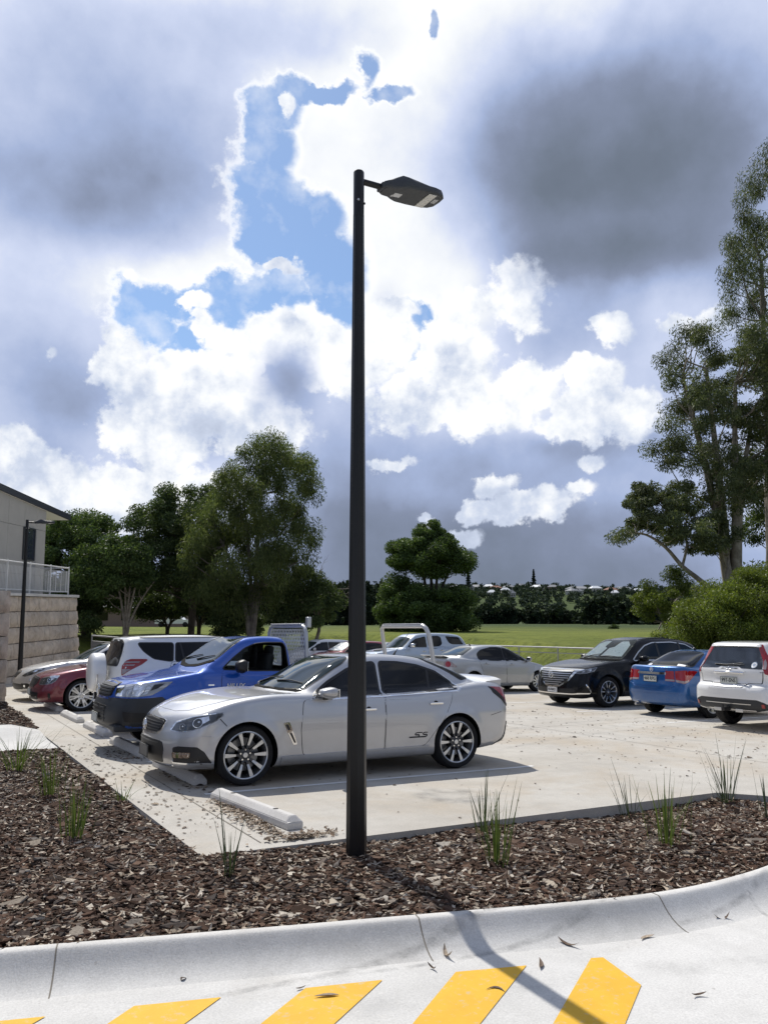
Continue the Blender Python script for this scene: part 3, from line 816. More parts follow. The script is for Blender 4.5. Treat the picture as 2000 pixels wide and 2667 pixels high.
# ------------------------------------------------------------------ street lamps
def lamp_post(x, y, z0, height, label, yaw=0.0, head_tilt=3.0):
    r = empty('street_lamp', (x, y, z0), label, 'street lamp', 'charcoal car park lamps')
    r.rotation_euler = (0, 0, yaw)
    mb = MB()
    hs = height - 0.40
    n = 8
    def ring(rad, z): return [(rad * math.cos(2 * math.pi * (k + 0.5) / n), rad * math.sin(2 * math.pi * (k + 0.5) / n), z) for k in range(n)]
    rings = [ring(0.086, -0.25), ring(0.084, 0.0), ring(0.079, 0.8), ring(0.048, hs)]
    V = sum(rings, []); F = [(i * n + k, i * n + (k + 1) % n, (i + 1) * n + (k + 1) % n, (i + 1) * n + k) for i in range(3) for k in range(n)]
    mb.add(V, F); mb.add(rings[-1], [tuple(range(n))])
    mb.build('pole', M_BLACKPOLE, r)
    mb = MB()
    mb.lathe([(0.0, hs - 0.02), (0.047, hs - 0.02), (0.047, height - 0.012), (0.040, height), (0.0, height)], 24, 0)
    sp = mb.build('spigot', M_BLACKPOLE, r, 40)
    mb = MB()
    for a, zz in ((-2.1, 0.115), (-0.3, 0.11)):
        M = Matrix.Rotation(a, 4, 'Z') @ Matrix.Translation((0.046, 0, hs + zz)) @ Matrix.Rotation(math.pi / 2, 4, 'Y')
        b2 = MB(); b2.lathe([(0.0, 0.012), (0.010, 0.012), (0.012, 0.0)], 6, 0, M, False)
        b2.build('bolt', M_GALV if zz > 0.112 else M_BLACKPOLE, sp)
    mb = MB(); mb.tube([(0.03, 0, height - 0.085), (0.27, 0, height - 0.082)], 0.027, 16)
    mb.build('arm', M_BLACKPOLE, r, 40)
    # luminaire: flat die-cast head, hump over the driver box near the arm
    Mh = Matrix.Translation((0.225, 0, height - 0.080)) @ Matrix.Rotation(math.radians(-head_tilt), 4, 'Y')
    out = [(0.0, 0.050), (0.03, 0.078), (0.10, 0.088), (0.15, 0.118), (0.21, 0.142), (0.34, 0.150), (0.50, 0.146), (0.575, 0.125), (0.615, 0.078), (0.622, 0.0)]
    loop = out + [(x_, -y_) for x_, y_ in out[-2::-1]]
    m_ = len(loop)
    def lay(sc, z):
        return [(0.31 + (x_ - 0.31) * sc, y_ * sc, z if not callable(z) else z(x_, y_)) for x_, y_ in loop]
    zt = lambda x_, y_: 0.030 + 0.030 * math.exp(-((x_ - 0.17) / 0.11) ** 2)
    zt2 = lambda x_, y_: 0.048 + 0.050 * math.exp(-((x_ - 0.15) / 0.10) ** 2) - 0.02 * max(0, x_ - 0.3)
    layers = [lay(0.95, -0.034), lay(1.0, -0.022), lay(1.0, 0.004), lay(0.965, zt), lay(0.80, zt2)]
    mb = MB(); V = sum(layers, [])
    F = [(i * m_ + k, i * m_ + (k + 1) % m_, (i + 1) * m_ + (k + 1) % m_, (i + 1) * m_ + k) for i in range(4) for k in range(m_)]
    mb.add(V, F, 0, True); mb.add(layers[0], [tuple(range(m_ - 1, -1, -1))], 0, False); mb.add(layers[-1], [tuple(range(m_))], 0, True)
    hd = mb.build('luminaire', mat('lamp_head_casting', (0.035, 0.039, 0.045), 0.5), r, 35); hd.matrix_local = Mh
    M_LED = mat('led_lens', (0.62, 0.62, 0.60), 0.25, fn=lambda N, b: (N.l.new(N.ramp(N.add('ShaderNodeTexVoronoi').outputs['Distance'], [(0, (0.85, 0.84, 0.78)), (1, (0.35, 0.35, 0.34))]), b.inputs['Base Color']), [setattr(n_.inputs['Scale'], 'default_value', 55.0) for n_ in N.n if n_.type == 'TEX_VORONOI']))
    mb = MB(); mb.box((0.468, 0.0, -0.038), (0.082, 0.255, 0.008), 0, None, 0.002); mb.build('led_panel', M_LED, hd)
    mb = MB(); mb.box((0.552, -0.02, -0.0355), (0.045, 0.075, 0.003)); mb.build('label_plate', mat('grey_sticker', (0.42, 0.43, 0.44), 0.5), hd)
    mb = MB(); mb.box((0.175, 0.02, -0.0355), (0.075, 0.065, 0.003)); mb.box((0.135, 0.045, -0.0355), (0.02, 0.03, 0.003)); mb.build('label_plate', mat('pale_sticker', (0.62, 0.63, 0.64), 0.5), hd)
    mb = MB(); mb.box((0.02, 0.0, -0.004), (0.07, 0.115, 0.052), 0, None, 0.008); mb.box((-0.005, 0.05, 0.03), (0.018, 0.018, 0.05), 0, None, 0.004)
    mb.build('clamp', mat('lamp_head_casting'), hd)
    return r
lamp_post(3.207, 6.02, gz(3.207, 6.02) - 0.035, 5.775, 'tall charcoal lamp post standing in the bark mulch in front of the silver sedan')

# ------------------------------------------------------------------ vehicles
def car_paint(name, col, metal=0.0, rough=0.38, dusty=1.0, coat=1.0, spec=0.5):
    def fn(N, b):
        co = obj_co(N)
        # road dust gathers low on the panels and in faint streaks
        sx = N.add('ShaderNodeSeparateXYZ'); N.l.new(co, sx.inputs[0])
        low = N.rng(sx.outputs[2], 0.15, 0.62, 0.30, 0.0)
        dn = N.rng(N.noise(co, 7.0, 6.0, 0.65).outputs[0], 0.35, 0.7)
        dust = N.math('MULTIPLY', N.math('MULTIPLY', low, dn), dusty)
        c = N.mix(dust, col, (0.30, 0.26, 0.21))
        N.l.new(c, b.inputs['Base Color'])
        N.l.new(N.math('ADD', N.math('MULTIPLY', dust, 0.35), rough), b.inputs['Roughness'])
        N.l.new(N.math('SUBTRACT', coat, N.math('MULTIPLY', dust, 1.2)), b.inputs['Coat Weight'])
    return mat(name, col, rough, metal, coat, spec=spec, fn=fn)
P_SILVER = car_paint('silver_paint', (0.50, 0.505, 0.52), 0.72, 0.36)
P_BLUE = car_paint('ute_blue_paint', (0.003, 0.080, 0.44), 0.25, 0.34)
P_WHITE = car_paint('white_paint', (0.78, 0.78, 0.77), 0.0, 0.4)
P_MAROON = car_paint('maroon_paint', (0.16, 0.006, 0.022), 0.25, 0.34)
P_PEARL = car_paint('pearl_silver_paint', (0.62, 0.62, 0.62), 0.35, 0.36)
P_RED = car_paint('red_paint', (0.22, 0.006, 0.018), 0.1, 0.34)
P_ICE = car_paint('pale_blue_silver_paint', (0.42, 0.49, 0.58), 0.5, 0.36)
P_GREYSIL = car_paint('warm_silver_paint', (0.47, 0.48, 0.48), 0.55, 0.36)
P_BLACK = car_paint('black_paint', (0.003, 0.003, 0.004), 0.0, 0.25, 0.05, 0.28, 0.2)
P_CRUZE = car_paint('sedan_blue_paint', (0.002, 0.085, 0.29), 0.35, 0.32)
M_GLASS = mat('tinted_glass', (0.005, 0.006, 0.0075), 0.03, spec=0.32)
M_SCREEN = mat('windscreen_glass', (0.022, 0.034, 0.036), 0.03, spec=0.6)
M_CLEARGLASS = mat('clear_side_glass', (0.55, 0.62, 0.60), 0.02, fn=None, **{'Transmission Weight': 1.0, 'IOR': 1.02})
M_CHROME = mat('chrome', (0.80, 0.80, 0.80), 0.08, 1.0)
M_SATIN = mat('satin_alloy', (0.62, 0.63, 0.64), 0.28, 0.9)
M_GUN = mat('gunmetal_alloy', (0.075, 0.077, 0.082), 0.35, 0.7)
M_TRIM = mat('black_trim', (0.012, 0.012, 0.013), 0.45)
M_COWL = mat('cowl_plastic', (0.008, 0.008, 0.008), 0.85, spec=0.1)
M_GREYTRIM = mat('charcoal_bumper_plastic', (0.026, 0.030, 0.036), 0.5)
M_RUBBER = mat('tyre_rubber', (0.018, 0.018, 0.019), 0.78, spec=0.3)
M_LINER = mat('wheel_arch_liner', (0.008, 0.008, 0.008), 0.9, spec=0.1)
M_LAMP = mat('headlamp_lens', (0.42, 0.43, 0.45), 0.08, 0.7, coat=1.0)
M_LAMPDARK = mat('headlamp_housing', (0.075, 0.08, 0.085), 0.10, 0.5, coat=1.0)
M_REFLECT = mat('lamp_reflector', (0.85, 0.86, 0.88), 0.06, 1.0)
M_TAIL = mat('tail_lamp_red', (0.30, 0.004, 0.008), 0.08, coat=1.0)
M_TAILCLEAR = mat('tail_lamp_clear', (0.34, 0.28, 0.28), 0.12, 0.2, coat=1.0)
M_PLATE = mat('number_plate', (0.66, 0.68, 0.62), 0.4)
M_PLATEDARK = mat('plate_border', (0.03, 0.035, 0.03), 0.5)
M_MAROONTEXT = mat('plate_lettering_dark', (0.045, 0.045, 0.05), 0.5)
M_PLATEWHITE = mat('white_plate', (0.78, 0.78, 0.78), 0.4)
M_SHADE = mat('foil_sunshade', (0.85, 0.88, 0.88), 0.32, 0.75, fn=lambda N, b: bump(N, b, N.noise(obj_co(N), 16.0, 3.0).outputs[0], 1.0, 0.08))
M_BADGE = mat('bright_badge', (0.75, 0.76, 0.78), 0.3, 0.6)
M_SEAT = mat('seat_fabric', (0.03, 0.03, 0.032), 0.9)

def smax(a, b, k):
    h = np.clip(k - np.abs(a - b), 0, None) / k
    return np.maximum(a, b) + h * h * k * 0.25
def smin(a, b, k): return -smax(-a, -b, k)
def sm01(t):
    t = np.clip(t, 0, 1); return t * t * (3 - 2 * t)

def sd_polygon(P, poly):
    d = np.full(len(P), 1e9); s = np.ones(len(P))
    n = len(poly)
    for i in range(n):
        a = poly[i]; b = poly[i - 1]
        e = b - a; w = P - a
        t = np.clip((w @ e) / (e @ e + 1e-12), 0, 1)
        q = w - t[:, None] * e
        d = np.minimum(d, (q * q).sum(1))
        c1 = P[:, 1] >= a[1]; c2 = P[:, 1] < b[1]; c3 = e[0] * w[:, 1] > e[1] * w[:, 0]
        flip = (c1 & c2 & c3) | (~c1 & ~c2 & ~c3)
        s = np.where(flip, -s, s)
    return s * np.sqrt(d)

def smooth_loop(pts, n=4):
    """closed outline; a point given with a third value is a hard corner, the rest are rounded by a spline"""
    P = [np.array(p[:2], float) for p in pts]; hard = [len(p) > 2 for p in pts]; m = len(P); out = []
    for i in range(m):
        p1, p2 = P[i], P[(i + 1) % m]
        p0 = P[i - 1] if not hard[i] else p1 - (p2 - p1)
        p3 = P[(i + 2) % m] if not hard[(i + 1) % m] else p2 + (p2 - p1)
        la, lb, lc = (max(np.linalg.norm(q) ** 0.5, 1e-4) for q in (p1 - p0, p2 - p1, p3 - p2))
        t0, t1, t2, t3 = 0, la, la + lb, la + lb + lc
        for k in range(n):
            t = t1 + (t2 - t1) * k / n
            A1 = p0 * (t1 - t) / (t1 - t0) + p1 * (t - t0) / (t1 - t0)
            A2 = p1 * (t2 - t) / (t2 - t1) + p2 * (t - t1) / (t2 - t1)
            A3 = p2 * (t3 - t) / (t3 - t2) + p3 * (t - t2) / (t3 - t2)
            B1 = A1 * (t2 - t) / (t2 - t0) + A2 * (t - t0) / (t2 - t0)
            B2 = A2 * (t3 - t) / (t3 - t1) + A3 * (t - t1) / (t3 - t1)
            out.append(B1 * (t2 - t) / (t2 - t1) + B2 * (t - t1) / (t2 - t1))
    return np.array(out)

class Grid:
    def __init__(self, poly, L):
        self.x0, self.z0, self.h = -0.5, -0.3, 0.0125
        xs = np.arange(self.x0, L + 0.5, self.h); zs = np.arange(self.z0, 2.4, self.h)
        gx, gz_ = np.meshgrid(xs, zs, indexing='ij')
        self.g = sd_polygon(np.stack([gx.ravel(), gz_.ravel()], 1), poly).reshape(gx.shape)
    def __call__(self, x, z):
        u = np.clip((x - self.x0) / self.h, 0, self.g.shape[0] - 1.001); v = np.clip((z - self.z0) / self.h, 0, self.g.shape[1] - 1.001)
        i = u.astype(int); j = v.astype(int); a = u - i; b = v - j; g = self.g
        return (g[i, j] * (1 - a) + g[i + 1, j] * a) * (1 - b) + (g[i, j + 1] * (1 - a) + g[i + 1, j + 1] * a) * b

def offset_poly(poly, d):
    P = np.array(poly, float); n = len(P)
    area = 0.5 * sum(P[i - 1][0] * P[i][1] - P[i][0] * P[i - 1][1] for i in range(n))
    out = []
    for i in range(n):
        e1 = P[i] - P[i - 1]; e2 = P[(i + 1) % n] - P[i]
        e1 /= np.linalg.norm(e1) + 1e-9; e2 /= np.linalg.norm(e2) + 1e-9
        n1 = np.array([e1[1], -e1[0]]); n2 = np.array([e2[1], -e2[0]])
        if area < 0: n1, n2 = -n1, -n2
        b = n1 + n2; b /= max(np.dot(b, b) / 2, 0.35)
        out.append(P[i] + b * d)
    return [tuple(p) for p in out]
def rnd(poly, r=0.03, n=4):
    """rounds the corners of a polygon"""
    P = [np.array(p, float) for p in poly]; out = []; m = len(P)
    for i in range(m):
        a, b, c = P[i - 1], P[i], P[(i + 1) % m]
        da, dc = np.linalg.norm(a - b), np.linalg.norm(c - b)
        q = min(r, 0.45 * da, 0.45 * dc)
        p0 = b + (a - b) / da * q; p2 = b + (c - b) / dc * q
        for k in range(n + 1):
            t = k / n
            out.append(tuple((1 - t) ** 2 * p0 + 2 * t * (1 - t) * b + t * t * p2))
    return out
def sym(half):
    """outline given on one side (second value >= 0, from the centre line outwards and back), mirrored"""
    return list(half) + [(x, -y) for x, y in half[::-1] if abs(y) > 1e-6]
def symy(half):
    return list(half) + [(-y, z) for y, z in half[::-1] if abs(y) > 1e-6]

class Car:
    def __init__(self, name, label, cat, paint, L, W, A, B, axles, R, belt=(0.93, 0.84), roof=(1.34, 0.62), plan=None, gplan=None, vert=None,
                 bowF=0.22, bowR=0.18, wsb=0.22, rgb=0.12, ks=0.09, ke=0.26, kr=0.13, kj=0.05, flare=0.022, Ra=None, spine=None, res=1.0, bodyname='body', group=None, archz=None):
        self.L, self.W, self.s = L, W, 1
        self.root = empty(name, (0, 0, 0), label, cat, group)
        self.paint = paint; self.axles = axles; self.R = R
        A = smooth_loop(A); gA = Grid(A, L)
        gB = Grid(smooth_loop(B), L) if B is not None else None
        wb = W / 2
        plan = plan or [(0, 0.93), (0.35, 0.965), (0.9, 1.0), (L - 1.0, 1.0), (L - 0.3, 0.955), (L, 0.92)]
        px_, pv = [p[0] for p in plan], [p[1] for p in plan]
        gplan = gplan or [(0, 1.0), (L * 0.45, 1.0), (L * 0.78, 0.93), (L, 0.86)]
        gx_, gv = [p[0] for p in gplan], [p[1] for p in gplan]
        vert = vert or [(0.0, 0.90), (0.18, 0.945), (0.34, 0.985), (0.55, 1.0), (0.72, 0.995), (0.88, 0.972), (1.05, 0.94), (1.3, 0.88)]
        vz, vv = [p[0] for p in vert], [p[1] for p in vert]
        (z0, w0), (z1, w1) = belt, roof
        Ra = Ra or R + 0.055
        def f(P):
            x, y, z = P[:, 0], P[:, 1], P[:, 2]; ay = np.abs(y)
            r = np.clip(ay / wb, 0, 1.2) ** 2.4
            xq = x - bowF * r * sm01(1 - x / 1.3) + bowR * r * sm01(1 - (L - x) / 1.2)
            half = wb * np.interp(z, vz, vv) * np.interp(x, px_, pv)
            for ax in axles:
                d = np.hypot(x - ax, z - R)
                half = half + flare * np.exp(-((d - Ra) / 0.075) ** 2) * (z < R + Ra + 0.2)
            ends = np.maximum(sm01(1 - x / 0.8), sm01(1 - (L - x) / 0.7))
            f1 = smax(gA(xq, z), ay - half, ks + (ke - ks) * ends)
            if gB is None: return f1
            q = np.clip(ay / w0, 0, 1.2) ** 2
            xg = x - wsb * q * sm01((L * 0.5 - x) / 0.5) + rgb * q * sm01((x - L * 0.55) / 0.5)
            wg = (w0 + (w1 - w0) * (z - z0) / (z1 - z0)) * np.interp(x, gx_, gv)
            f2 = smax(gB(xg, z), (ay - wg) * 0.9, kr)
            return smin(f1, f2, kj)
        self.f = f
        sp = spine or [(0.0, 0.5), (0.7, 0.52), (1.3, 0.66), (L * 0.5, 0.80), (L - 1.0, 0.74), (L - 0.6, 0.66), (L, 0.6)]
        sx_, sz_ = [p[0] for p in sp], [p[1] for p in sp]
        e0, e1 = 0.62, L - 0.62
        nb = int((e1 - e0) / (0.034 / res)); nt = int(150 * res) // 2 * 2; nc = int(34 * res)
        th = np.linspace(0, 2 * np.pi, nt, endpoint=False)
        orig, dirs = [], []
        for k in range(nc, 0, -1):
            a = math.pi / 2 * k / (nc + 0.4)
            for t in th: orig.append((e0, 0)); dirs.append((-math.sin(a), math.cos(a) * math.sin(t), math.cos(a) * math.cos(t)))
        for x in np.linspace(e0, e1, nb):
            for t in th: orig.append((x, 0)); dirs.append((0, math.sin(t), math.cos(t)))
        for k in range(1, nc + 1):
            a = math.pi / 2 * k / (nc + 0.4)
            for t in th: orig.append((e1, 0)); dirs.append((math.sin(a), math.cos(a) * math.sin(t), math.cos(a) * math.cos(t)))
        orig.append((e0, 0)); dirs.append((-1, 0, 0)); orig.append((e1, 0)); dirs.append((1, 0, 0))
        ox = np.array([o[0] for o in orig]); O = np.stack([ox, np.zeros(len(ox)), np.interp(ox, sx_, sz_)], 1); D = np.array(dirs)
        lo = np.zeros(len(O)); hi = np.full(len(O), 2.4)
        for _ in range(19):
            mid = (lo + hi) / 2
            ins = f(O + D * mid[:, None]) < 0
            lo = np.where(ins, mid, lo); hi = np.where(ins, hi, mid)
        V = O + D * ((lo + hi) / 2)[:, None]
        rows = nb + 2 * nc
        F = []
        i, k = np.meshgrid(np.arange(rows - 1), np.arange(nt), indexing='ij')
        a = i * nt + k; b = i * nt + (k + 1) % nt
        F = np.stack([a, b, b + nt, a + nt], -1).reshape(-1, 4).tolist()
        p0, p1 = rows * nt, rows * nt + 1
        F += [(p0, (k + 1) % nt, k) for k in range(nt)] + [(p1, (rows - 1) * nt + k, (rows - 1) * nt + (k + 1) % nt) for k in range(nt)]
        self.bvh = BVHTree.FromPolygons([Vector(v) for v in V], F)
        me = bpy.data.meshes.new(bodyname); me.from_pydata(V.tolist(), [], F)
        bm = bmesh.new(); bm.from_mesh(me); bmesh.ops.recalc_face_normals(bm, faces=bm.faces); bm.to_mesh(me); bm.free()
        me.materials.append(paint); me.materials.append(M_LINER)
        body = link(bodyname, me, self.root)
        # wheel arches cut with drums
        cut = MB()
        for ax in axles:
            for s in (-1, 1):
                M = Matrix.Translation((ax, s * (wb - 0.30), R + (archz or 0.0))) @ Matrix.Rotation(-s * math.pi / 2, 4, 'X')
                n = 44; ring = [(Ra * math.cos(2 * math.pi * q / n), Ra * math.sin(2 * math.pi * q / n)) for q in range(n)]
                vs = [M @ Vector((a_, b_, 0)) for a_, b_ in ring] + [M @ Vector((a_, b_, 0.7)) for a_, b_ in ring]
                cut.add(vs, [tuple(range(n - 1, -1, -1)), tuple(range(n, 2 * n))] + [(q, (q + 1) % n, n + (q + 1) % n, n + q) for q in range(n)], 1)
        self.cut_with(body, cut)
        self.body = body
        me = body.data
        me.polygons.foreach_set('use_smooth', np.ones(len(me.polygons), bool))
        me.set_sharp_from_angle(angle=math.radians(38))
    def cut_with(self, body, mb):
        c = mb.build('cutter', [self.paint, M_LINER])
        md = body.modifiers.new('cut', 'BOOLEAN'); md.operation = 'DIFFERENCE'; md.object = c; md.solver = 'EXACT'
        bpy.context.view_layer.update()
        dg = bpy.context.evaluated_depsgraph_get()
        me = bpy.data.meshes.new_from_object(body.evaluated_get(dg))
        body.modifiers.clear(); old = body.data; body.data = me; me.name = old.name
        bpy.data.meshes.remove(old); cm = c.data; bpy.data.objects.remove(c); bpy.data.meshes.remove(cm)
    # ---- panels laid on the shell
    def cast(self, proj, u, v, s, ang):
        if proj == 'S': o = Vector((u, s * 2.2, v)); d = Vector((0, -s, 0))
        elif proj == 'T': o = Vector((u, v, 3.0)); d = Vector((0, 0, -1))
        elif proj == 'F': o = Vector((-2, u, v)); d = Vector((1, 0, 0))
        elif proj == 'R': o = Vector((self.L + 2, u, v)); d = Vector((-1, 0, 0))
        else:
            a = math.radians(ang); c, sn = math.cos(a), math.sin(a)
            if proj == 'Q':      # front corner; u grows outwards along the bumper and back along the wing
                d = Vector((c, -s * sn, 0)); eu = Vector((sn, s * c, 0)); o = eu * u + Vector((0, 0, v)) - d * 3
            else:                # 'K': rear corner; u grows outwards and forward along the side, measured from the tail
                d = Vector((-c, -s * sn, 0)); eu = Vector((-sn, s * c, 0)); o = Vector((self.L, 0, 0)) + eu * u + Vector((0, 0, v)) - d * 3
        h = self.bvh.ray_cast(o, d)
        if h[0] is None:
            n = self.bvh.find_nearest(o + d * 2.5)
            return n[0], d
        return h[0], d
    def panel(self, name, poly, m, proj='S', off=0.004, s=1, ang=45, parent=None, step=0.05, depth=None, lift=None):
        bm = bmesh.new()
        f = bm.faces.new([bm.verts.new((p[0], p[1], 0)) for p in poly])
        xs = [p[0] for p in poly]; ys = [p[1] for p in poly]
        for ax, lo, hi in ((0, min(xs), max(xs)), (1, min(ys), max(ys))):
            k = max(1, int(round((hi - lo) / step)))
            for i in range(1, k):
                t = lo + (hi - lo) * i / k
                bmesh.ops.bisect_plane(bm, geom=bm.verts[:] + bm.edges[:] + bm.faces[:], dist=1e-5, plane_co=(t, 0, 0) if ax == 0 else (0, t, 0), plane_no=(1, 0, 0) if ax == 0 else (0, 1, 0))
        bmesh.ops.triangulate(bm, faces=[q for q in bm.faces if len(q.verts) > 4])
        dirs = {}
        for v in bm.verts:
            p, d = self.cast(proj, v.co.x, v.co.y, s, ang)
            v.co = p - d * off; dirs[v] = d
            if lift: v.co = v.co + Vector(lift)
        dep = depth if depth is not None else off + 0.006
        bedges = [e for e in bm.edges if e.is_boundary]
        dd = next(iter(dirs.values()))
        r = bmesh.ops.extrude_edge_only(bm, edges=bedges)
        for g in r['geom']:
            if isinstance(g, bmesh.types.BMVert): g.co += dd * dep
        bmesh.ops.recalc_face_normals(bm, faces=bm.faces)
        # outward is against the projection direction
        tot = sum((q.normal.dot(dd) * q.calc_area() for q in bm.faces if abs(q.normal.dot(dd)) > 0.3), 0.0)
        if tot > 0: bmesh.ops.reverse_faces(bm, faces=bm.faces)
        me = bpy.data.meshes.new(name); bm.to_mesh(me); bm.free()
        me.polygons.foreach_set('use_smooth', np.ones(len(me.polygons), bool))
        me.set_sharp_from_angle(angle=math.radians(50))
        o = link(name, me, parent or self.root, m)
        return o
    def both(self, *a, **k):
        return [self.panel(*a, s=s, **k) for s in (-1, 1)]
    def text(self, name, body, size, loc, facing, m, parent, shear=0.0, sx=1.0, bold=0.0, font=None):
        c = bpy.data.curves.new(name, 'FONT'); c.body = body; c.size = size; c.align_x = 'CENTER'; c.align_y = 'CENTER'
        c.extrude = 0.0015; c.shear = shear; c.offset = bold; c.resolution_u = 3
        c.materials.append(m)
        tmp = bpy.data.objects.new(name, c); COL.objects.link(tmp); bpy.context.view_layer.update()
        me = bpy.data.meshes.new_from_object(tmp.evaluated_get(bpy.context.evaluated_depsgraph_get()))
        bpy.data.objects.remove(tmp); bpy.data.curves.remove(c); me.name = name
        o = link(name, me, parent)
        rz = {'F': -math.pi / 2, 'R': math.pi / 2, 'S-': 0.0, 'S+': math.pi}[facing]
        o.matrix_local = Matrix.Translation(loc) @ Matrix.Rotation(rz, 4, 'Z') @ Matrix.Rotation(math.pi / 2, 4, 'X') @ Matrix.Diagonal((sx, 1, 1, 1))
        return o
    def plate(self, body, loc, facing, w=0.372, h=0.134, mplate=None, tilt=0.0, size=None):
        mb = MB(); mb.box((0, 0, 0), (0.012, w, h), 0, None, 0.004)
        o = mb.build('number_plate', mplate or M_PLATE, self.root); o.location = loc
        fx = -1 if facing == 'F' else 1
        o.rotation_euler = (0, tilt, 0)
        b = MB()
        for dy, dz, sy, sz in ((0, h / 2 - 0.004, w, 0.007), (0, -h / 2 + 0.004, w, 0.007), (w / 2 - 0.004, 0, 0.007, h), (-w / 2 + 0.004, 0, 0.007, h)):
            b.box((fx * 0.0065, dy, dz), (0.003, sy, sz))
        b.build('border', M_PLATEDARK, o)
        if body: self.text('lettering', body, size or h * 0.78, (fx * 0.008, 0, 0.004), facing, M_MAROONTEXT, o, 0, 0.86, 0.0015)
        return o
    def wheels(self, Rr, style, n=5, width=0.235, inset=0.0, pair=0.0, w0=0.03, w1=0.05, mface=None, mside=None, track=None):
        R = self.R
        tb = MB(); hw = width / 2
        tb.lathe([(Rr - 0.008, hw * 0.70), (Rr + 0.004, hw * 0.90), (Rr + 0.018, hw * 0.98), ((R + Rr) / 2 + 0.012, hw * 1.05), (R - 0.040, hw * 1.0), (R - 0.018, hw * 0.88), (R - 0.006, hw * 0.74), (R, hw * 0.55),
                  (R, 0.012), (R - 0.008, 0.01), (R - 0.008, -0.01), (R, -0.012), (R, -hw * 0.55), (R - 0.01, -hw * 0.85), (Rr, -hw)], 56)
        for q in range(3): tb.lathe([(Rr + 0.026 + q * 0.012, hw * 1.005 + 0.002), (Rr + 0.029 + q * 0.012, hw * 1.03 + 0.003), (Rr + 0.032 + q * 0.012, hw * 1.01 + 0.002)], 56)
        rb = MB(); mf, ms = 0, 1
        rb.lathe([(Rr - 0.002, hw * 0.62), (Rr + 0.004, hw * 0.92), (Rr - 0.004, hw * 0.95), (Rr - 0.013, hw * 0.90), (Rr - 0.018, hw * 0.62), (Rr - 0.03, -hw * 0.5)], 56, mf)
        rb.lathe([(Rr - 0.022, -hw * 0.30), (0.05, -hw * 0.30)], 40, 2)
        rb.lathe([(Rr * 0.72, -hw * 0.10), (Rr * 0.70, -hw * 0.05), (Rr * 0.38, -hw * 0.05)], 40, 3)
        zi, zo = hw * 0.62, hw * 0.80
        def spoke(a, r0, r1, a0, a1, zi, zo, mt, ms_, t=0.035, skew=0.0):
            c, s_ = math.cos(a), math.sin(a)
            def P(r, w, z): return (r * c - w * s_, r * s_ + w * c, z)
            seg = [(r0, a0, zi), ((r0 + r1) / 2, (a0 + a1) / 2, (zi + zo) / 2 + 0.006), (r1, a1, zo)]
            vs = []
            for i_, (r, w, z) in enumerate(seg):
                sk = skew * (i_ / 2.0)
                vs += [P(r, -w / 2 + sk, z), P(r, w / 2 + sk, z), P(r, w / 2 + 0.006 + sk, z - t), P(r, -w / 2 - 0.006 + sk, z - t)]
            fs, mm = [], []
            for i in range(2):
                b = i * 4
                rb.add([vs[j] for j in range(b, b + 8)], [(0, 1, 5, 4)], mt)
                rb.add([vs[j] for j in range(b, b + 8)], [(1, 2, 6, 5), (3, 0, 4, 7), (2, 3, 7, 6)], ms_)
        for k in range(n):
            a = 2 * math.pi * k / n + math.pi / 2
            if style == 'pairs':
                for d in (-pair, pair):
                    spoke(a + d, Rr * 0.30, Rr - 0.012, w0, w1, zi, zo, mf, ms, skew=0.0)
                    spoke(a + d, Rr * 0.18, Rr * 0.45, w0 * 1.5, w0 * 1.25, zi - 0.004, zi + 0.006, ms, ms)
            else:
                spoke(a, Rr * 0.2, Rr - 0.012, w0, w1, zi, zo, mf, ms)
        rb.lathe([(Rr * 0.30, zi - 0.03), (Rr * 0.285, zi - 0.002), (Rr * 0.17, zi + 0.002), (Rr * 0.15, zi + 0.010), (0.0, zi + 0.012)], 28, ms if style == 'pairs' else mf)
        for k in range(5):
            a = 2 * math.pi * k / 5 + math.pi / 2
            rb.lathe([(0.0, 0.012), (0.010, 0.012), (0.0135, 0.0)], 8, 4, Matrix.Translation((Rr * 0.225 * math.cos(a), Rr * 0.225 * math.sin(a), zi + 0.001)))
        hb = MB(); hb.lathe([(0.0, zi + 0.017), (Rr * 0.105, zi + 0.016), (Rr * 0.115, zi + 0.011)], 20)
        mats = [mface or M_SATIN, mside or M_GUN, M_LINER, mat('brake_disc', (0.25, 0.25, 0.25), 0.4, 0.9), M_CHROME]
        tr = track or (self.W / 2 - width / 2 - 0.012 - inset)
        t0 = None
        for ax in self.axles:
            for s in (-1, 1):
                w = empty('wheel', parent=self.root)
                w.matrix_local = Matrix.Translation((ax, s * tr, R)) @ Matrix.Rotation(-s * math.pi / 2, 4, 'X')
                if t0 is None:
                    t0 = tb.build('tyre', M_RUBBER, w, 40); r0 = rb.build('rim', mats, w, 35); h0 = hb.build('hub_cap', M_SATIN, w, 40)
                else:
                    for src in (t0, r0, h0):
                        c = src.copy(); COL.objects.link(c); c.parent = w
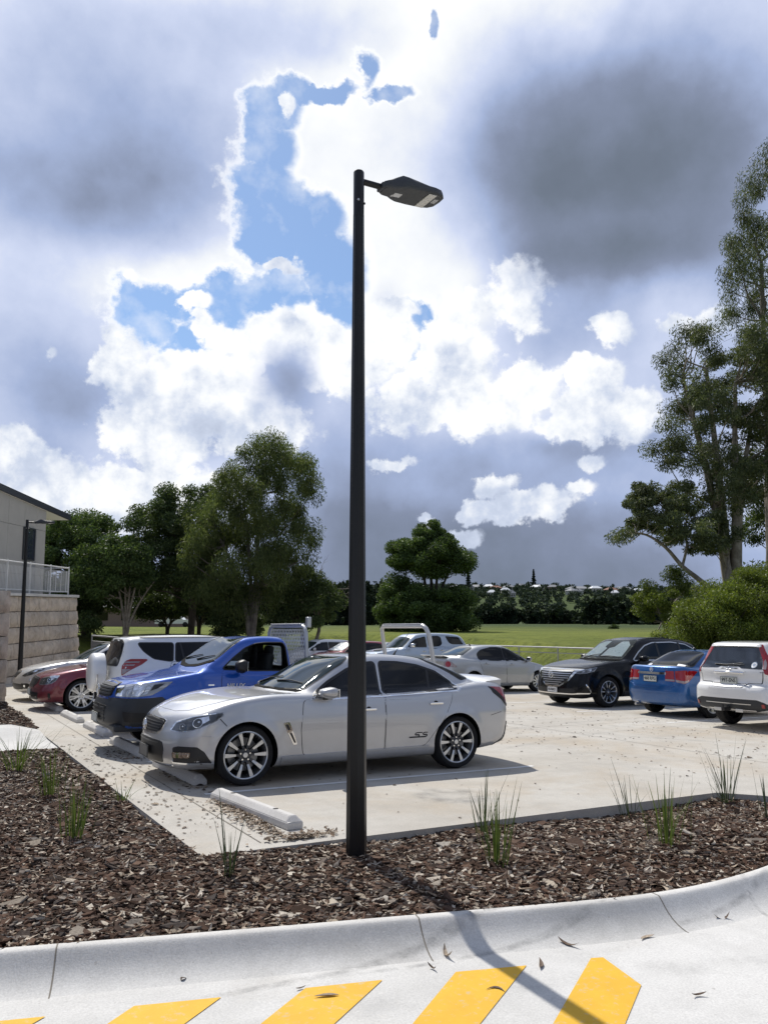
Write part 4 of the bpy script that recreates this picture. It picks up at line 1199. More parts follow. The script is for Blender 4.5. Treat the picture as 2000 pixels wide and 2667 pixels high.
    def mirror(self, x, z, y, m, size=(0.20, 0.105, 0.15), base=None):
        """a pair of door mirrors: shell, glass, stalk"""
        for s in (-1, 1):
            bm = bmesh.new()
            bmesh.ops.create_uvsphere(bm, u_segments=20, v_segments=12, radius=1.0)
            for v in bm.verts:
                c = v.co
                k = 1.0 / max((abs(c.x) ** 3.5 + abs(c.y) ** 3.5 + abs(c.z) ** 3.5) ** (1 / 3.5), 1e-6)
                c *= k * 0.5
                tx = 0.5 - c.x                       # 0 at the glass, 1 at the leading edge
                sh = 1.0 - 0.55 * max(0.0, tx - 0.35)
                yy = c.y * s
                c.x, c.y, c.z = c.x * size[1], c.y * size[0] * (1.0 - 0.12 * tx), c.z * size[2] * sh * (1.0 - 0.22 * yy) + 0.012 * yy
            me = bpy.data.meshes.new('door_mirror'); bm.to_mesh(me); bm.free()
            for q in me.polygons: q.use_smooth = True
            o = link('door_mirror', me, self.root, m); o.location = (x, s * y, z); o.rotation_euler = (0, 0, s * 0.12)
            if s > 0: o.scale = (1, -1, 1) if False else (1, 1, 1)
            g = MB(); g.box((size[1] * 0.49, 0, 0), (0.008, size[0] * 0.8, size[2] * 0.72), 0, None, 0.003); g.build('mirror_glass', M_CHROME, o)
            st = MB(); st.box((0.0, -s * size[0] * 0.5, -size[2] * 0.36), (0.07, size[0] * 0.5, 0.045), 0, None, 0.012); st.build('stalk', base or M_TRIM, o)
    def handle(self, x, z, m, w=0.20, parent=None, sides=(-1, 1)):
        for s in sides:
            p, d = self.cast('S', x, z, s, 0)
            mb = MB()
            mb.box((0, 0, 0), (w, 0.022, 0.028), 0, None, 0.009)
            o = mb.build('door_handle', m, (parent[s] if parent else self.root)); o.location = (p.x, p.y + s * 0.022, p.z)
            c = MB(); c.lathe([(0.0, 0.002), (0.034, 0.002), (0.036, -0.006)], 20, 0, Matrix.Rotation(-s * math.pi / 2, 4, 'X')); q = c.build('cup', M_TRIM, o, 40); q.location = (0.0, -s * 0.019, 0)
    def door(self, name, poly, handle=None, hm=None, off=0.0035):
        """door skin standing proud of a dark shut line; returns the two skins by side"""
        out = {}
        for s in (-1, 1):
            self.panel('door_seal', offset_poly(poly, 0.007), M_TRIM, 'S', 0.0008, s, parent=self.root, step=0.09, depth=0.004)
            out[s] = self.panel(name, poly, self.paint, 'S', off, s, depth=off - 0.001, step=0.06)
        if handle:
            self.handle(handle[0], handle[1], hm or self.paint, parent=out)
        return out
    def glass(self, name, poly, m=None, proj='S', trim=0.022, tm=None, off=0.006, parent=None, **k):
        m = m or M_GLASS
        res = []
        for s in ((-1, 1) if proj in 'SQK' else (1,)):
            par = parent[s] if isinstance(parent, dict) else None
            g = self.panel(name, poly, m, proj, off, s, parent=par, **k)
            if trim: self.panel('window_seal', offset_poly(poly, trim), tm or M_TRIM, proj, off - 0.003, s, parent=g, **k)
            res.append(g)
        return res
    def wipers(self, x, z, y0=(-0.05, 0.55), L_=0.55):
        for y in y0:
            p1, d = self.cast('T', x, y, 1, 0); p2, d = self.cast('T', x + 0.10, y - L_, 1, 0); pm = (p1 + p2) / 2; pm2, d = self.cast('T', pm.x, pm.y, 1, 0)
            mb = MB(); up = Vector((0, 0, 0.022)); mb.tube([p1 + up, pm2 + up * 1.3, p2 + up], [0.012, 0.009, 0.006], 6); mb.build('wiper', M_TRIM, self.root)
    def place(self, X, Y, tail_left=False, yaw=0.0):
        """nose at X (or tail at X when tail_left), centre line at Y"""
        base = LOT_ROT.copy()
        if tail_left:
            M = Matrix.Translation((X, Y, gz(X, Y))) @ base @ Matrix.Rotation(math.pi + yaw, 4, 'Z') @ Matrix.Translation((-self.L, 0, 0))
            o = M @ Vector((0, 0, 0)); M = Matrix.Translation(o) @ M.to_3x3().to_4x4()
        else:
            M = Matrix.Translation((X, Y, gz(X, Y))) @ base @ Matrix.Rotation(yaw, 4, 'Z')
        self.root.matrix_world = M
        return self
def H(x, z): return (x, z, 1)

def ring_emblem(car, loc, facing, r, kind, parent=None):
    mb = MB()
    M = {'F': Matrix.Rotation(-math.pi / 2, 4, 'Y'), 'R': Matrix.Rotation(math.pi / 2, 4, 'Y')}[facing]
    mb.lathe([(r * 0.80, 0), (r * 0.84, 0.008), (r * 0.94, 0.010), (r, 0.004), (r, 0)], 28, 0, M)
    def bar(pts, w):
        fx = -1 if facing == 'F' else 1
        mb.tube([(fx * 0.006, a * r, b * r) for a, b in pts], w * r, 6)
    if kind == 'lion':
        bar([(-0.5, -0.2), (-0.25, 0.35), (0.2, 0.55), (0.5, 0.25), (0.2, -0.05), (0.4, -0.5)], 0.17); bar([(-0.5, -0.2), (-0.1, -0.55)], 0.13); bar([(-0.15, 0.05), (0.15, 0.1)], 0.14)
    elif kind == 'wing':
        bar([(-0.82, 0.30), (-0.35, 0.25), (0.0, -0.42), (0.35, 0.25), (0.82, 0.30)], 0.10)
    elif kind == 'bar':
        bar([(-1.15, 0.0), (1.15, 0.0)], 0.20)
    elif kind == 'ovals':
        bar([(-0.6, 0.45), (0.6, 0.45)], 0.10); bar([(0.0, 0.45), (0.0, -0.8)], 0.10)
    elif kind == 'h':
        bar([(-0.45, 0.55), (-0.38, -0.55)], 0.13); bar([(0.45, 0.55), (0.38, -0.55)], 0.13); bar([(-0.4, 0), (0.4, 0)], 0.11)
    o = mb.build('emblem', M_CHROME, parent or car.root); o.location = loc
    return o

def headlamp(car, poly, bulbs, ang=45, dark=True):
    """front lamp on both corners: smoked housing, projector rings, a stepped bright reflector towards the wing"""
    us = [q[0] for q in poly]; u0, u1 = min(us), max(us)
    def disc(u, v, r, n=16): return [(u + r * math.cos(t), v + r * 0.9 * math.sin(t)) for t in np.linspace(0, 2 * math.pi, n, endpoint=False)]
    for s in (-1, 1):
        h = car.panel('headlight', poly, M_LAMPDARK, 'Q', 0.006, s, ang)
        inner = offset_poly(poly, -0.010)
        car.panel('lens_rim', poly, M_LAMP, 'Q', 0.0065, s, ang, parent=h, depth=0.002)
        car.panel('lens', inner, M_LAMPDARK, 'Q', 0.0085, s, ang, parent=h, depth=0.002)
        for i, (u, v, r) in enumerate(bulbs):
            car.panel('lamp_ring', disc(u, v, r), M_REFLECT if i else M_LAMP, 'Q', 0.0105, s, ang, parent=h, depth=0.003)
            car.panel('projector', disc(u, v, r * .86), M_LAMPDARK, 'Q', 0.0125, s, ang, parent=h, depth=0.003)
            car.panel('projector_lens', disc(u + r * .2, v + r * .2, r * .22, 8), M_REFLECT, 'Q', 0.0145, s, ang, parent=h, depth=0.003)
        u, v, r = bulbs[-1]
        car.panel('reflector', [(u + r * .3, v - r * .7), (u + r * .1, v + r * .9), (u + r * 1.7, v + r * 1.25), (u + r * 2.0, v + r * .5)], M_REFLECT, 'Q', 0.0115, s, ang, parent=h, depth=0.003)

# ---- silver sedan, nose to the left
def silver_sedan():
    L = 4.95
    A = [H(0.34, .19), (0.13, .20), (0.065, .27), (0.045, .40), (0.055, .56), (0.085, .665), (0.16, .76), (.34, .85), (.62, .925), (.98, .975), (1.30, 1.0), (1.60, 1.0), (2.4, .985), (3.3, .995), (3.9, 1.05), (4.35, 1.085), (4.72, 1.085), (4.85, 1.05), (4.91, .93), (4.945, .70), (4.92, .46), (4.85, .30), H(4.60, .24), H(3.5, .185), H(1.3, .175)]
    B = [H(1.28, .72), (1.40, .96), (1.50, 1.02), (1.80, 1.175), (2.08, 1.32), (2.36, 1.42), (2.75, 1.46), (3.15, 1.455), (3.55, 1.415), (3.92, 1.315), (4.25, 1.175), (4.45, 1.06), H(4.2, .75), H(2, .7)]
    c = Car('parked_car', 'silver four door sedan with SS on its rear door, behind the tall lamp post', 'car', P_SILVER, L, 1.90, A, B, (0.94, 3.86), 0.338,
            belt=(0.93, 0.835), roof=(1.40, 0.60), Ra=0.378, res=1.3, bowF=0.30, bowR=0.22, flare=0.020, ks=0.10, group='cars parked in the left bays', vert=[(0, .90), (.20, .955), (.30, .984), (.42, .985), (.58, .997), (.71, 1.0), (.80, .987), (.92, .966), (1.06, .94), (1.3, .89)])
    # windows
    fw = [(1.79, .955), (2.06, 1.125), (2.34, 1.265), (2.58, 1.335), (2.75, 1.352), (2.73, .975)]
    rw = [(2.82, .98), (2.85, 1.355), (3.12, 1.348), (3.42, 1.305), (3.68, 1.225), (3.87, 1.105), (3.91, 1.04), (3.87, 1.015)]
    fd = c.door('front_door', rnd([(1.645, .30), (1.61, .60), (1.645, .93), (2.755, .955), (2.745, .295)], .05), (2.52, .80), M_CHROME)
    rd = c.door('rear_door', rnd([(2.765, .295), (2.775, .958), (3.80, .99), (3.77, .87), (3.62, .64), (3.47, .47), (3.36, .335), (3.22, .31)], .05), (3.52, .845), M_CHROME)
    c.glass('window', rnd(fw, .03), trim=.030, parent=fd); c.glass('window', rnd(rw, .035), trim=.030, parent=rd)
    for s in (-1, 1):
        c.panel('quarter_bar', [(3.50, .995), (3.535, 1.27), (3.575, 1.255), (3.535, .995)], M_TRIM, 'S', .009, s)
        c.panel('window_moulding', [(1.74, .925), (2.75, .945), (3.88, .988), (3.88, 1.004), (2.75, .961), (1.74, .941)], M_CHROME, 'S', .008, s)
        c.panel('window_moulding', [(3.87, .988), (3.945, 1.04), (3.90, 1.11), (3.70, 1.245), (3.705, 1.262), (3.92, 1.122), (3.972, 1.04), (3.90, .985)], M_CHROME, 'S', .008, s)
        c.panel('side_skirt', rnd([(1.37, .175), (1.37, .30), (3.42, .325), (3.44, .20), (3.2, .19)], .02), P_SILVER, 'S', .020, s, depth=.03)
        v = c.panel('wing_vent', rnd([(1.375, .685), (1.455, .690), (1.565, .43), (1.515, .425)], .015), M_CHROME, 'S', .008, s)
        c.panel('vent_slot', rnd([(1.40, .66), (1.435, .663), (1.545, .45), (1.525, .447)], .008), M_TRIM, 'S', .012, s, parent=v)
        c.panel('vent_bar', [(1.415, .60), (1.47, .60), (1.485, .565), (1.43, .565)], M_CHROME, 'S', .016, s, parent=v)
        t = c.panel('tail_light', rnd([(.60, .79), (.585, .985), (.70, 1.02), (.86, 1.035), (.98, 1.04), (.93, .96), (.80, .83), (.70, .78)], .02), M_TAIL, 'K', .008, s, 45)
        c.panel('lamp_surround', rnd([(.60, .775), (.60, .80), (.69, .795), (.79, .845), (.93, 1.02), (.98, 1.045), (.95, .955), (.81, .815), (.70, .765)], .006), M_TRIM, 'K', .012, s, 45, parent=t)
        c.panel('bumper_insert', rnd([(.15, .27), (.15, .44), (.60, .46), (.715, .57), (.755, .42), (.90, .285), (.92, .255), (.70, .25)], .015), M_TRIM, 'K', .010, s, 45)
        c.panel('bumper_seam', [(4.42, .665), (4.60, .705), (4.60, .699), (4.42, .659)], M_TRIM, 'S', .002, s)
    def ess(x0):
        mb = MB(); q = .055
        P = [(1.15, 1.0), (.25, 1.0), (.10, .86), (.10, .64), (.22, .52), (.80, .52), (.92, .40), (.92, .16), (.80, .02), (-.55, .02)]
        mb.tube([(x0 + .092 * (px_ + .45 * pz_), -.0, pz_ * q) for px_, pz_ in P], .0085, 5); return mb
    for x0 in (0.0, .118):
        mb = ess(x0); o = mb.build('lettering', mat('dark_badge', (.02, .02, .022), .3, .3), rd[-1]); pp, _ = c.cast('S', 3.22 + x0, .46, -1, 0); o.location = (3.16, pp.y - .005, .432); o.scale = (1, .35, 1)
    # front end
    gl = c.panel('bonnet', sym([(.24, 0), (.26, .35), (.36, .58), (.62, .71), (1.1, .765), (1.46, .775), (1.55, .72), (1.43, .4), (1.39, 0)]), P_SILVER, 'T', .004, depth=.006, step=.06)
    g = c.panel('grille', rnd(symy([(0, .545), (.33, .552), (.42, .62), (.43, .71), (.36, .725), (0, .735)]), .02), M_CHROME, 'F', .010, step=.06)
    gi = c.panel('grille_mesh', rnd(symy([(0, .57), (.315, .576), (.395, .632), (.405, .697), (.35, .71), (0, .72)]), .02), M_TRIM, 'F', .014, parent=g)
    for z in (.597, .626, .655, .684): c.panel('grille_bar', [(-.37, z - .004), (.37, z - .004), (.37, z + .004), (-.37, z + .004)], M_GUN, 'F', .020, parent=g)
    ring_emblem(c, (.015, 0, .645), 'F', .066, 'lion', g)
    low = c.panel('lower_grille', rnd(symy([(0, .245), (.46, .25), (.50, .40), (.47, .475), (.40, .49), (0, .495)]), .02), M_TRIM, 'F', .007)
    c.panel('intake_bar', [(-.40, .46), (.40, .46), (.40, .472), (-.40, .472)], M_GUN, 'F', .012, parent=low)
    c.panel('chin_strip', symy([(0, .212), (.55, .216), (.62, .226), (.62, .236), (.55, .228), (0, .224)]), M_CHROME, 'F', .012)
    c.plate('', (.012, 0, .345), 'F', mplate=mat('dark_plate', (.10, .10, .10), .4))
    c.text('lettering', '610 XVG', .10, (-.036, 0, .348), 'F', M_PLATEWHITE, c.root, 0, .80, .001) if False else None
    headlamp(c, rnd([(.50, .615), (.565, .715), (.80, .785), (1.03, .825), (1.125, .825), (1.115, .77), (1.02, .70), (.87, .635), (.69, .605)], .025),
             [(.70, .665, .040), (.885, .715, .058)])
    for s in (-1, 1):
        c.panel('lamp_brow', [(.515, .625), (.575, .712), (.80, .783), (1.05, .822), (1.05, .808), (.80, .769), (.595, .70), (.54, .622)], M_CHROME, 'Q', .009, s)
        fg = c.panel('fog_light_recess', rnd([(.60, .265), (.585, .435), (.66, .455), (.90, .455), (.965, .40), (1.04, .275)], .02), M_TRIM, 'Q', .005, s)
        c.panel('fog_light_trim', [(.59, .262), (.575, .30), (.60, .278), (1.0, .280), (1.06, .268), (1.04, .262)], M_CHROME, 'Q', .012, s, parent=fg)
        c.panel('running_light', rnd([(.59, .325), (.58, .385), (.83, .395), (.82, .335)], .012), M_CHROME, 'Q', .012, s, parent=fg)
        c.panel('running_light_lens', rnd([(.62, .337), (.615, .372), (.81, .38), (.80, .345)], .008), M_REFLECT, 'Q', .016, s, parent=fg)
        c.panel('bumper_line', [(.50, .525), (.93, .575), (1.05, .56), (1.05, .552), (.93, .565), (.50, .515)], P_SILVER, 'Q', .010, s)
        c.panel('bumper_seam', [(1.09, .76), (1.165, .675), (1.16, .67), (1.085, .754)], M_TRIM, 'Q', .002, s)
    # screens
    c.panel('cowl', sym([(1.495, 0), (1.535, .40), (1.63, .70), (1.70, .725), (1.60, .45), (1.55, 0)]), M_COWL, 'T', .007)
    c.glass('windscreen', rnd(sym([(1.53, 0), (1.57, .35), (1.70, .715), (2.30, .60), (2.42, .52), (2.36, .25), (2.34, 0)]), .05), M_SCREEN, 'T', .009, off=.010, step=.06)
    c.glass('rear_window', rnd(sym([(3.50, 0), (3.53, .35), (3.60, .52), (4.10, .66), (4.23, .60), (4.30, .25), (4.30, 0)]), .05), M_GLASS, 'T', .02, off=.010, step=.07)
    c.wipers(1.66, 1.0)
    # lip spoiler on the boot
    mb = MB()
    for i, (y) in enumerate(np.linspace(-.70, .70, 15)):
        pass
    ys = np.linspace(-.72, .72, 17); V = []; F = []
    for y in ys:
        e = 1 - (abs(y) / .74) ** 4
        x0 = 4.50 - .10 * (y / .72) ** 2
        for dx, dz in ((0, 1.055), (.10, 1.10 + .015 * e), (.26, 1.112 + .032 * e), (.345, 1.118 + .036 * e), (.356, 1.106 + .032 * e), (.345, 1.07), (.32, 1.0)):
            V.append((x0 + dx, y, dz))
    F = [(i * 7 + k, (i + 1) * 7 + k, (i + 1) * 7 + k + 1, i * 7 + k + 1) for i in range(16) for k in range(6)]
    mb.add(V, F, 0, True); mb.add(V[:7], [tuple(range(7))]); mb.add(V[-7:], [tuple(range(7))])
    mb.build('boot_spoiler', P_SILVER, c.root, 45)
    c.mirror(1.93, 1.015, 1.00, P_SILVER, (.24, .22, .14))
    c.wheels(.264, 'pairs', 5, .245, 0.0, pair=.30, w0=.018, w1=.046)
    # roof aerial
    mb = MB(); p, d = c.cast('T', 3.42, 0, 1, 0); mb.tube([p, p + Vector((.03, 0, .05)), p + Vector((.05, 0, .07))], [.018, .012, .006], 8); mb.tube([p + Vector((.03, 0, .05)), p + Vector((.26, 0, .33))], .004, 5)
    mb.build('aerial', M_TRIM, c.root)
    c.place(2.475, 10.02)
    return c
silver_sedan()

# ---- blue single-cab ute with aluminium tray, nose to the left
def blue_ute():
    L = 2.84
    A = [H(0.36, .37), (0.14, .37), (0.04, .42), (0.0, .55), (0.01, .70), (0.05, .80), (0.10, .93), (0.20, 1.0), (.50, 1.045), (.95, 1.105), (1.35, 1.16), (1.70, 1.17), (2.3, 1.16), H(2.81, 1.15), H(2.83, .42), H(2.7, .33), H(1.4, .30)]
    B = [H(1.10, .9), (1.22, 1.16), (1.36, 1.24), (1.62, 1.42), (1.86, 1.575), (2.02, 1.635), (2.30, 1.672), (2.55, 1.67), (2.68, 1.645), (2.755, 1.57), (2.81, 1.35), H(2.84, 1.10), H(2.8, .8), H(1.2, .8)]
    c = Car('parked_ute', 'bright blue single cab ute with charcoal bumper and an aluminium tray, HILUX on its door', 'ute', P_BLUE, L, 1.80, A, B, (0.96,), 0.345,
            belt=(1.16, 0.80), roof=(1.60, 0.645), Ra=0.41, res=1.15, bowF=.26, bowR=.02, flare=.03, ke=.18, kr=.10, gplan=[(0, 1), (1.2, 1), (2.84, .985)], plan=[(0, .95), (.4, .975), (.9, 1.0), (2.84, 1.0)],
            spine=[(0, .62), (.6, .66), (1.1, .80), (2.84, .85)], group='cars parked in the left bays',
            vert=[(0, .90), (.30, .955), (.5, .99), (.75, 1.0), (.95, .985), (1.12, .955), (1.4, .9)])
    # open cab: the side windows are cut right through
    win = rnd([(1.60, 1.19), (1.78, 1.345), (1.98, 1.49), (2.14, 1.555), (2.32, 1.575), (2.60, 1.575), (2.64, 1.52), (2.66, 1.165), (2.10, 1.165)], .04)
    k = MB(); k.prism(win, 1, -1.3, 1.3, 1); c.cut_with(c.body, k)
    k = MB(); k.box((2.62, 0, 1.365), (0.6, 1.02, .32), 1, None, .05); c.cut_with(c.body, k)
    c.body.data.polygons.foreach_set('use_smooth', np.ones(len(c.body.data.polygons), bool)); c.body.data.set_sharp_from_angle(angle=math.radians(38))
    dr = c.door('door', rnd([(1.585, .40), (1.565, 1.0), (1.585, 1.17), (2.685, 1.145), (2.69, .42)], .05), (2.55, .98), M_TRIM)
    for s in (-1, 1):
        c.panel('window', win, M_CLEARGLASS, 'S', .002, s, parent=dr[s], depth=.004)
        ringo = offset_poly(win, .02)
        n = len(win)
        # black rubber round the glass as a thin tube
        mb = MB(); pts = []
        for x, z in list(offset_poly(win, .006)) + [offset_poly(win, .006)[0]]:
            p, d = c.cast('S', x, z, s, 0); pts.append(p - d * .002)
        mb.tube(pts, .011, 6, caps=False); mb.build('window_seal', M_TRIM, dr[s])
        c.panel('bumper_corner', [(.02, .33), (.02, .795), (.52, .80), (.70, .815), (.83, .70), (.74, .62), (.64, .50), (.585, .40), (.585, .33)], M_GREYTRIM, 'S', .010, s, depth=.03)
    mb = MB(); mb.tube([(2.76, y, 1.365) for y in (-.52, .52)], .002, 4); 
    # seats
    for y in (-.36, .36):
        s_ = MB(); s_.box((2.42, y, 1.16), (.14, .46, .52), 0, Matrix.Rotation(.15, 3, 'Y'), .06); s_.build('seat_back', M_SEAT, c.root)
        s_ = MB(); s_.box((2.49, y, 1.44), (.09, .27, .18), 0, Matrix.Rotation(.12, 3, 'Y'), .04); s_.build('headrest', M_SEAT, c.root)
    s_ = MB(); s_.tube([(1.92 + .07 * math.sin(t), .36 + .18 * math.cos(t), 1.20 + .17 * math.sin(t)) for t in np.linspace(0, 2 * math.pi, 21)], .014, 6, caps=False); s_.build('steering_wheel', M_TRIM, c.root)
    mb = MB(); mb.box((.34, 0, .385), (.50, 1.50, .10), 0, None, .03); mb.build('bumper_underside', M_GREYTRIM, c.root)
    bn = c.panel('bonnet', sym([(.17, 0), (.18, .40), (.24, .60), (.55, .72), (1.0, .775), (1.32, .785), (1.40, .70), (1.28, .35), (1.25, 0)]), P_BLUE, 'T', .004, depth=.007, step=.06)
    for y in (-.36, .36): c.panel('bonnet_rib', [(.32, y * .9), (1.18, y * 1.15), (1.18, y * 1.15 + .05), (.32, y * .9 + .05)], P_BLUE, 'T', .007, parent=bn, depth=.004)
    g = c.panel('grille', rnd(symy([(0, .80), (.30, .80), (.43, .82), (.45, .94), (.42, .965), (0, .985)]), .02), M_TRIM, 'F', .014)
    for z in (.845, .885, .925): c.panel('grille_bar', rnd([(-.42, z - .012), (.42, z - .012), (.42, z + .010), (-.42, z + .010)], .006), M_GREYTRIM, 'F', .030, parent=g, depth=.02)
    c.panel('grille_hood', rnd(symy([(0, .955), (.40, .945), (.46, .965), (.44, 1.005), (0, 1.015)]), .01), M_GREYTRIM, 'F', .022)
    ring_emblem(c, (-.005, 0, .885), 'F', .085, 'ovals', g)
    c.panel('bumper', rnd(symy([(0, .335), (.50, .34), (.70, .36), (.80, .44), (.82, .77), (.62, .795), (.44, .79), (.40, .765), (0, .765)]), .03), M_GREYTRIM, 'F', .012, step=.06)
    lg = c.panel('lower_grille', rnd(symy([(0, .44), (.33, .445), (.42, .68), (0, .70)]), .02), M_TRIM, 'F', .016)
    for z in (.50, .55, .60, .65): c.panel('grille_bar', [(-.38, z - .008), (.38, z - .008), (.38, z + .006), (-.38, z + .006)], M_GREYTRIM, 'F', .022, parent=lg)
    c.plate('', (-.035, .0, .50), 'F')
    for s in (-1, 1):
        c.panel('fog_light_recess', rnd([(.72, .48), (.68, .62), (.98, .60), (.94, .47)], .03), M_TRIM, 'Q', .016, s)
        h = c.panel('headlight', rnd([(.47, .815), (.455, .955), (.75, .995), (1.05, 1.015), (1.22, 1.025), (1.14, .93), (1.02, .84), (.86, .815)], .015), M_LAMP, 'Q', .012, s)
        c.panel('reflector', rnd([(.475, .825), (.465, .945), (.62, .965), (.63, .825)], .01), M_REFLECT, 'Q', .016, s, parent=h)
        c.panel('reflector', rnd([(.65, .825), (.64, .965), (.78, .98), (.79, .825)], .02), M_LAMP, 'Q', .017, s, parent=h)
        c.panel('reflector', rnd([(.81, .835), (.80, .975), (.93, .985), (1.02, .985), (.97, .86), (.88, .83)], .01), M_REFLECT, 'Q', .016, s, parent=h)
        c.panel('indicator', rnd([(1.0, .90), (1.03, .985), (1.14, 1.0), (1.07, .93)], .008), M_GREYTRIM, 'Q', .017, s, parent=h)
    c.panel('cowl', sym([(1.27, 0), (1.31, .40), (1.42, .70), (1.50, .72), (1.40, .42), (1.345, 0)]), M_COWL, 'T', .008)
    c.glass('windscreen', rnd(sym([(1.33, 0), (1.37, .35), (1.49, .70), (1.88, .615), (2.00, .54), (1.965, .25), (1.955, 0)]), .05), M_SCREEN, 'T', .010, off=.010, step=.07)
    c.wipers(1.44, 1.2)
    c.mirror(1.80, 1.235, 1.03, M_TRIM, (.22, .17, .20))
    pp, _ = c.cast('S', 1.76, .95, -1, 0); c.text('lettering', 'HILUX', .085, (1.775, pp.y - .008, .95), 'S-', M_BADGE, dr[-1], .12, 1.15, .002)
    c.panel('side_badge', rnd([(1.36, .955), (1.45, .955), (1.45, .975), (1.36, .975)], .006), M_CHROME, 'S', .006, -1)
    # tray: alloy deck with drop sides, mesh headboard, ladder rack at the tail
    al = mat('tray_alloy', (.52, .53, .54), .38, .75)
    mb = MB(); mb.box((4.12, 0, .90), (2.38, 1.78, .06), 0, None, .01); mb.box((4.1, -.42, .72), (2.5, .10, .18)); mb.box((4.1, .42, .72), (2.5, .10, .18)); tr = mb.build('tray', al, c.root)
    for s in (-1, 1):
        mb = MB(); mb.box((4.12, s * .885, 1.015), (2.36, .03, .24), 0, None, .008); ds = mb.build('drop_side', al, c.root)
        for z in (.97, 1.02, 1.07):
            mb = MB(); mb.box((4.12, s * .903, z), (2.34, .008, .018), 0, None, .003); mb.build('pressed_rib', al, ds)
    mb = MB(); mb.box((5.31, 0, 1.015), (.03, 1.76, .24), 0, None, .008); mb.build('tailgate', al, c.root)
    hb = MB(); 
    hb.tube([(2.97, -.80, .92), (2.955, -.785, 1.55), (2.95, -.765, 1.74), (2.95, -.70, 1.825), (2.95, -.60, 1.845), (2.95, .60, 1.845), (2.95, .70, 1.825), (2.95, .765, 1.74), (2.955, .785, 1.55), (2.97, .80, .92)], .030, 10)
    ho = hb.build('headboard', al, c.root, 40)
    mb = MB(); mb.box((2.95, 0, 1.872), (.09, 1.22, .03), 0, None, .008); mb.box((2.97, -.80, 1.905), (.07, .09, .16), 0, None, .012); mb.build('rack_pad', al, ho)
    me_ = MB(); cell = .064
    z0, z1 = 1.0, 1.80
    for q in range(-14, 36):
        for sgn in (-1, 1):
            y0 = -.75 + q * cell * 1.0
            pts = [(y0 + sgn * (z - z0) * .55, z) for z in (z0, z1)]
            (ya, za), (yb, zb) = pts
            lo_, hi_ = -.75, .75
            def clip(y1_, z1_, y2_, z2_):
                t0, t1 = 0., 1.; dy = y2_ - y1_
                if abs(dy) < 1e-9: return None
                a_, b_ = (lo_ - y1_) / dy, (hi_ - y1_) / dy
                t0, t1 = max(0, min(a_, b_)), min(1, max(a_, b_))
                return None if t0 >= t1 else ((y1_ + dy * t0, z1_ + (z2_ - z1_) * t0), (y1_ + dy * t1, z1_ + (z2_ - z1_) * t1))
            r_ = clip(ya, za, yb, zb)
            if r_: me_.tube([(2.95, *r_[0]), (2.95, *r_[1])], .0055, 4, caps=False, smooth=False)
    me_.build('mesh', al, ho)
    rr = MB()
    rr.tube([(5.36, -.83, .95), (5.29, -.81, 1.45), (5.24, -.80, 1.72), (5.20, -.76, 1.84), (5.19, -.68, 1.885), (5.19, .68, 1.885), (5.20, .76, 1.84), (5.24, .80, 1.72), (5.29, .81, 1.45), (5.36, .83, .95)], .038, 10)
    rk = rr.build('ladder_rack', mat('rack_alloy', (.66, .65, .62), .42, .55), c.root, 40)
    mb = MB(); mb.box((5.19, 0, 1.918), (.07, 1.30, .018), 0, None, .006); mb.build('rack_pad', al, rk)
    c.W = 1.80; c.axles = (0.96, 4.04)
    c.wheels(.215, 'single', 8, .205, .02, w0=.05, w1=.085, mface=M_GUN)
    c.place(2.45, 12.66)
    return c
blue_ute()

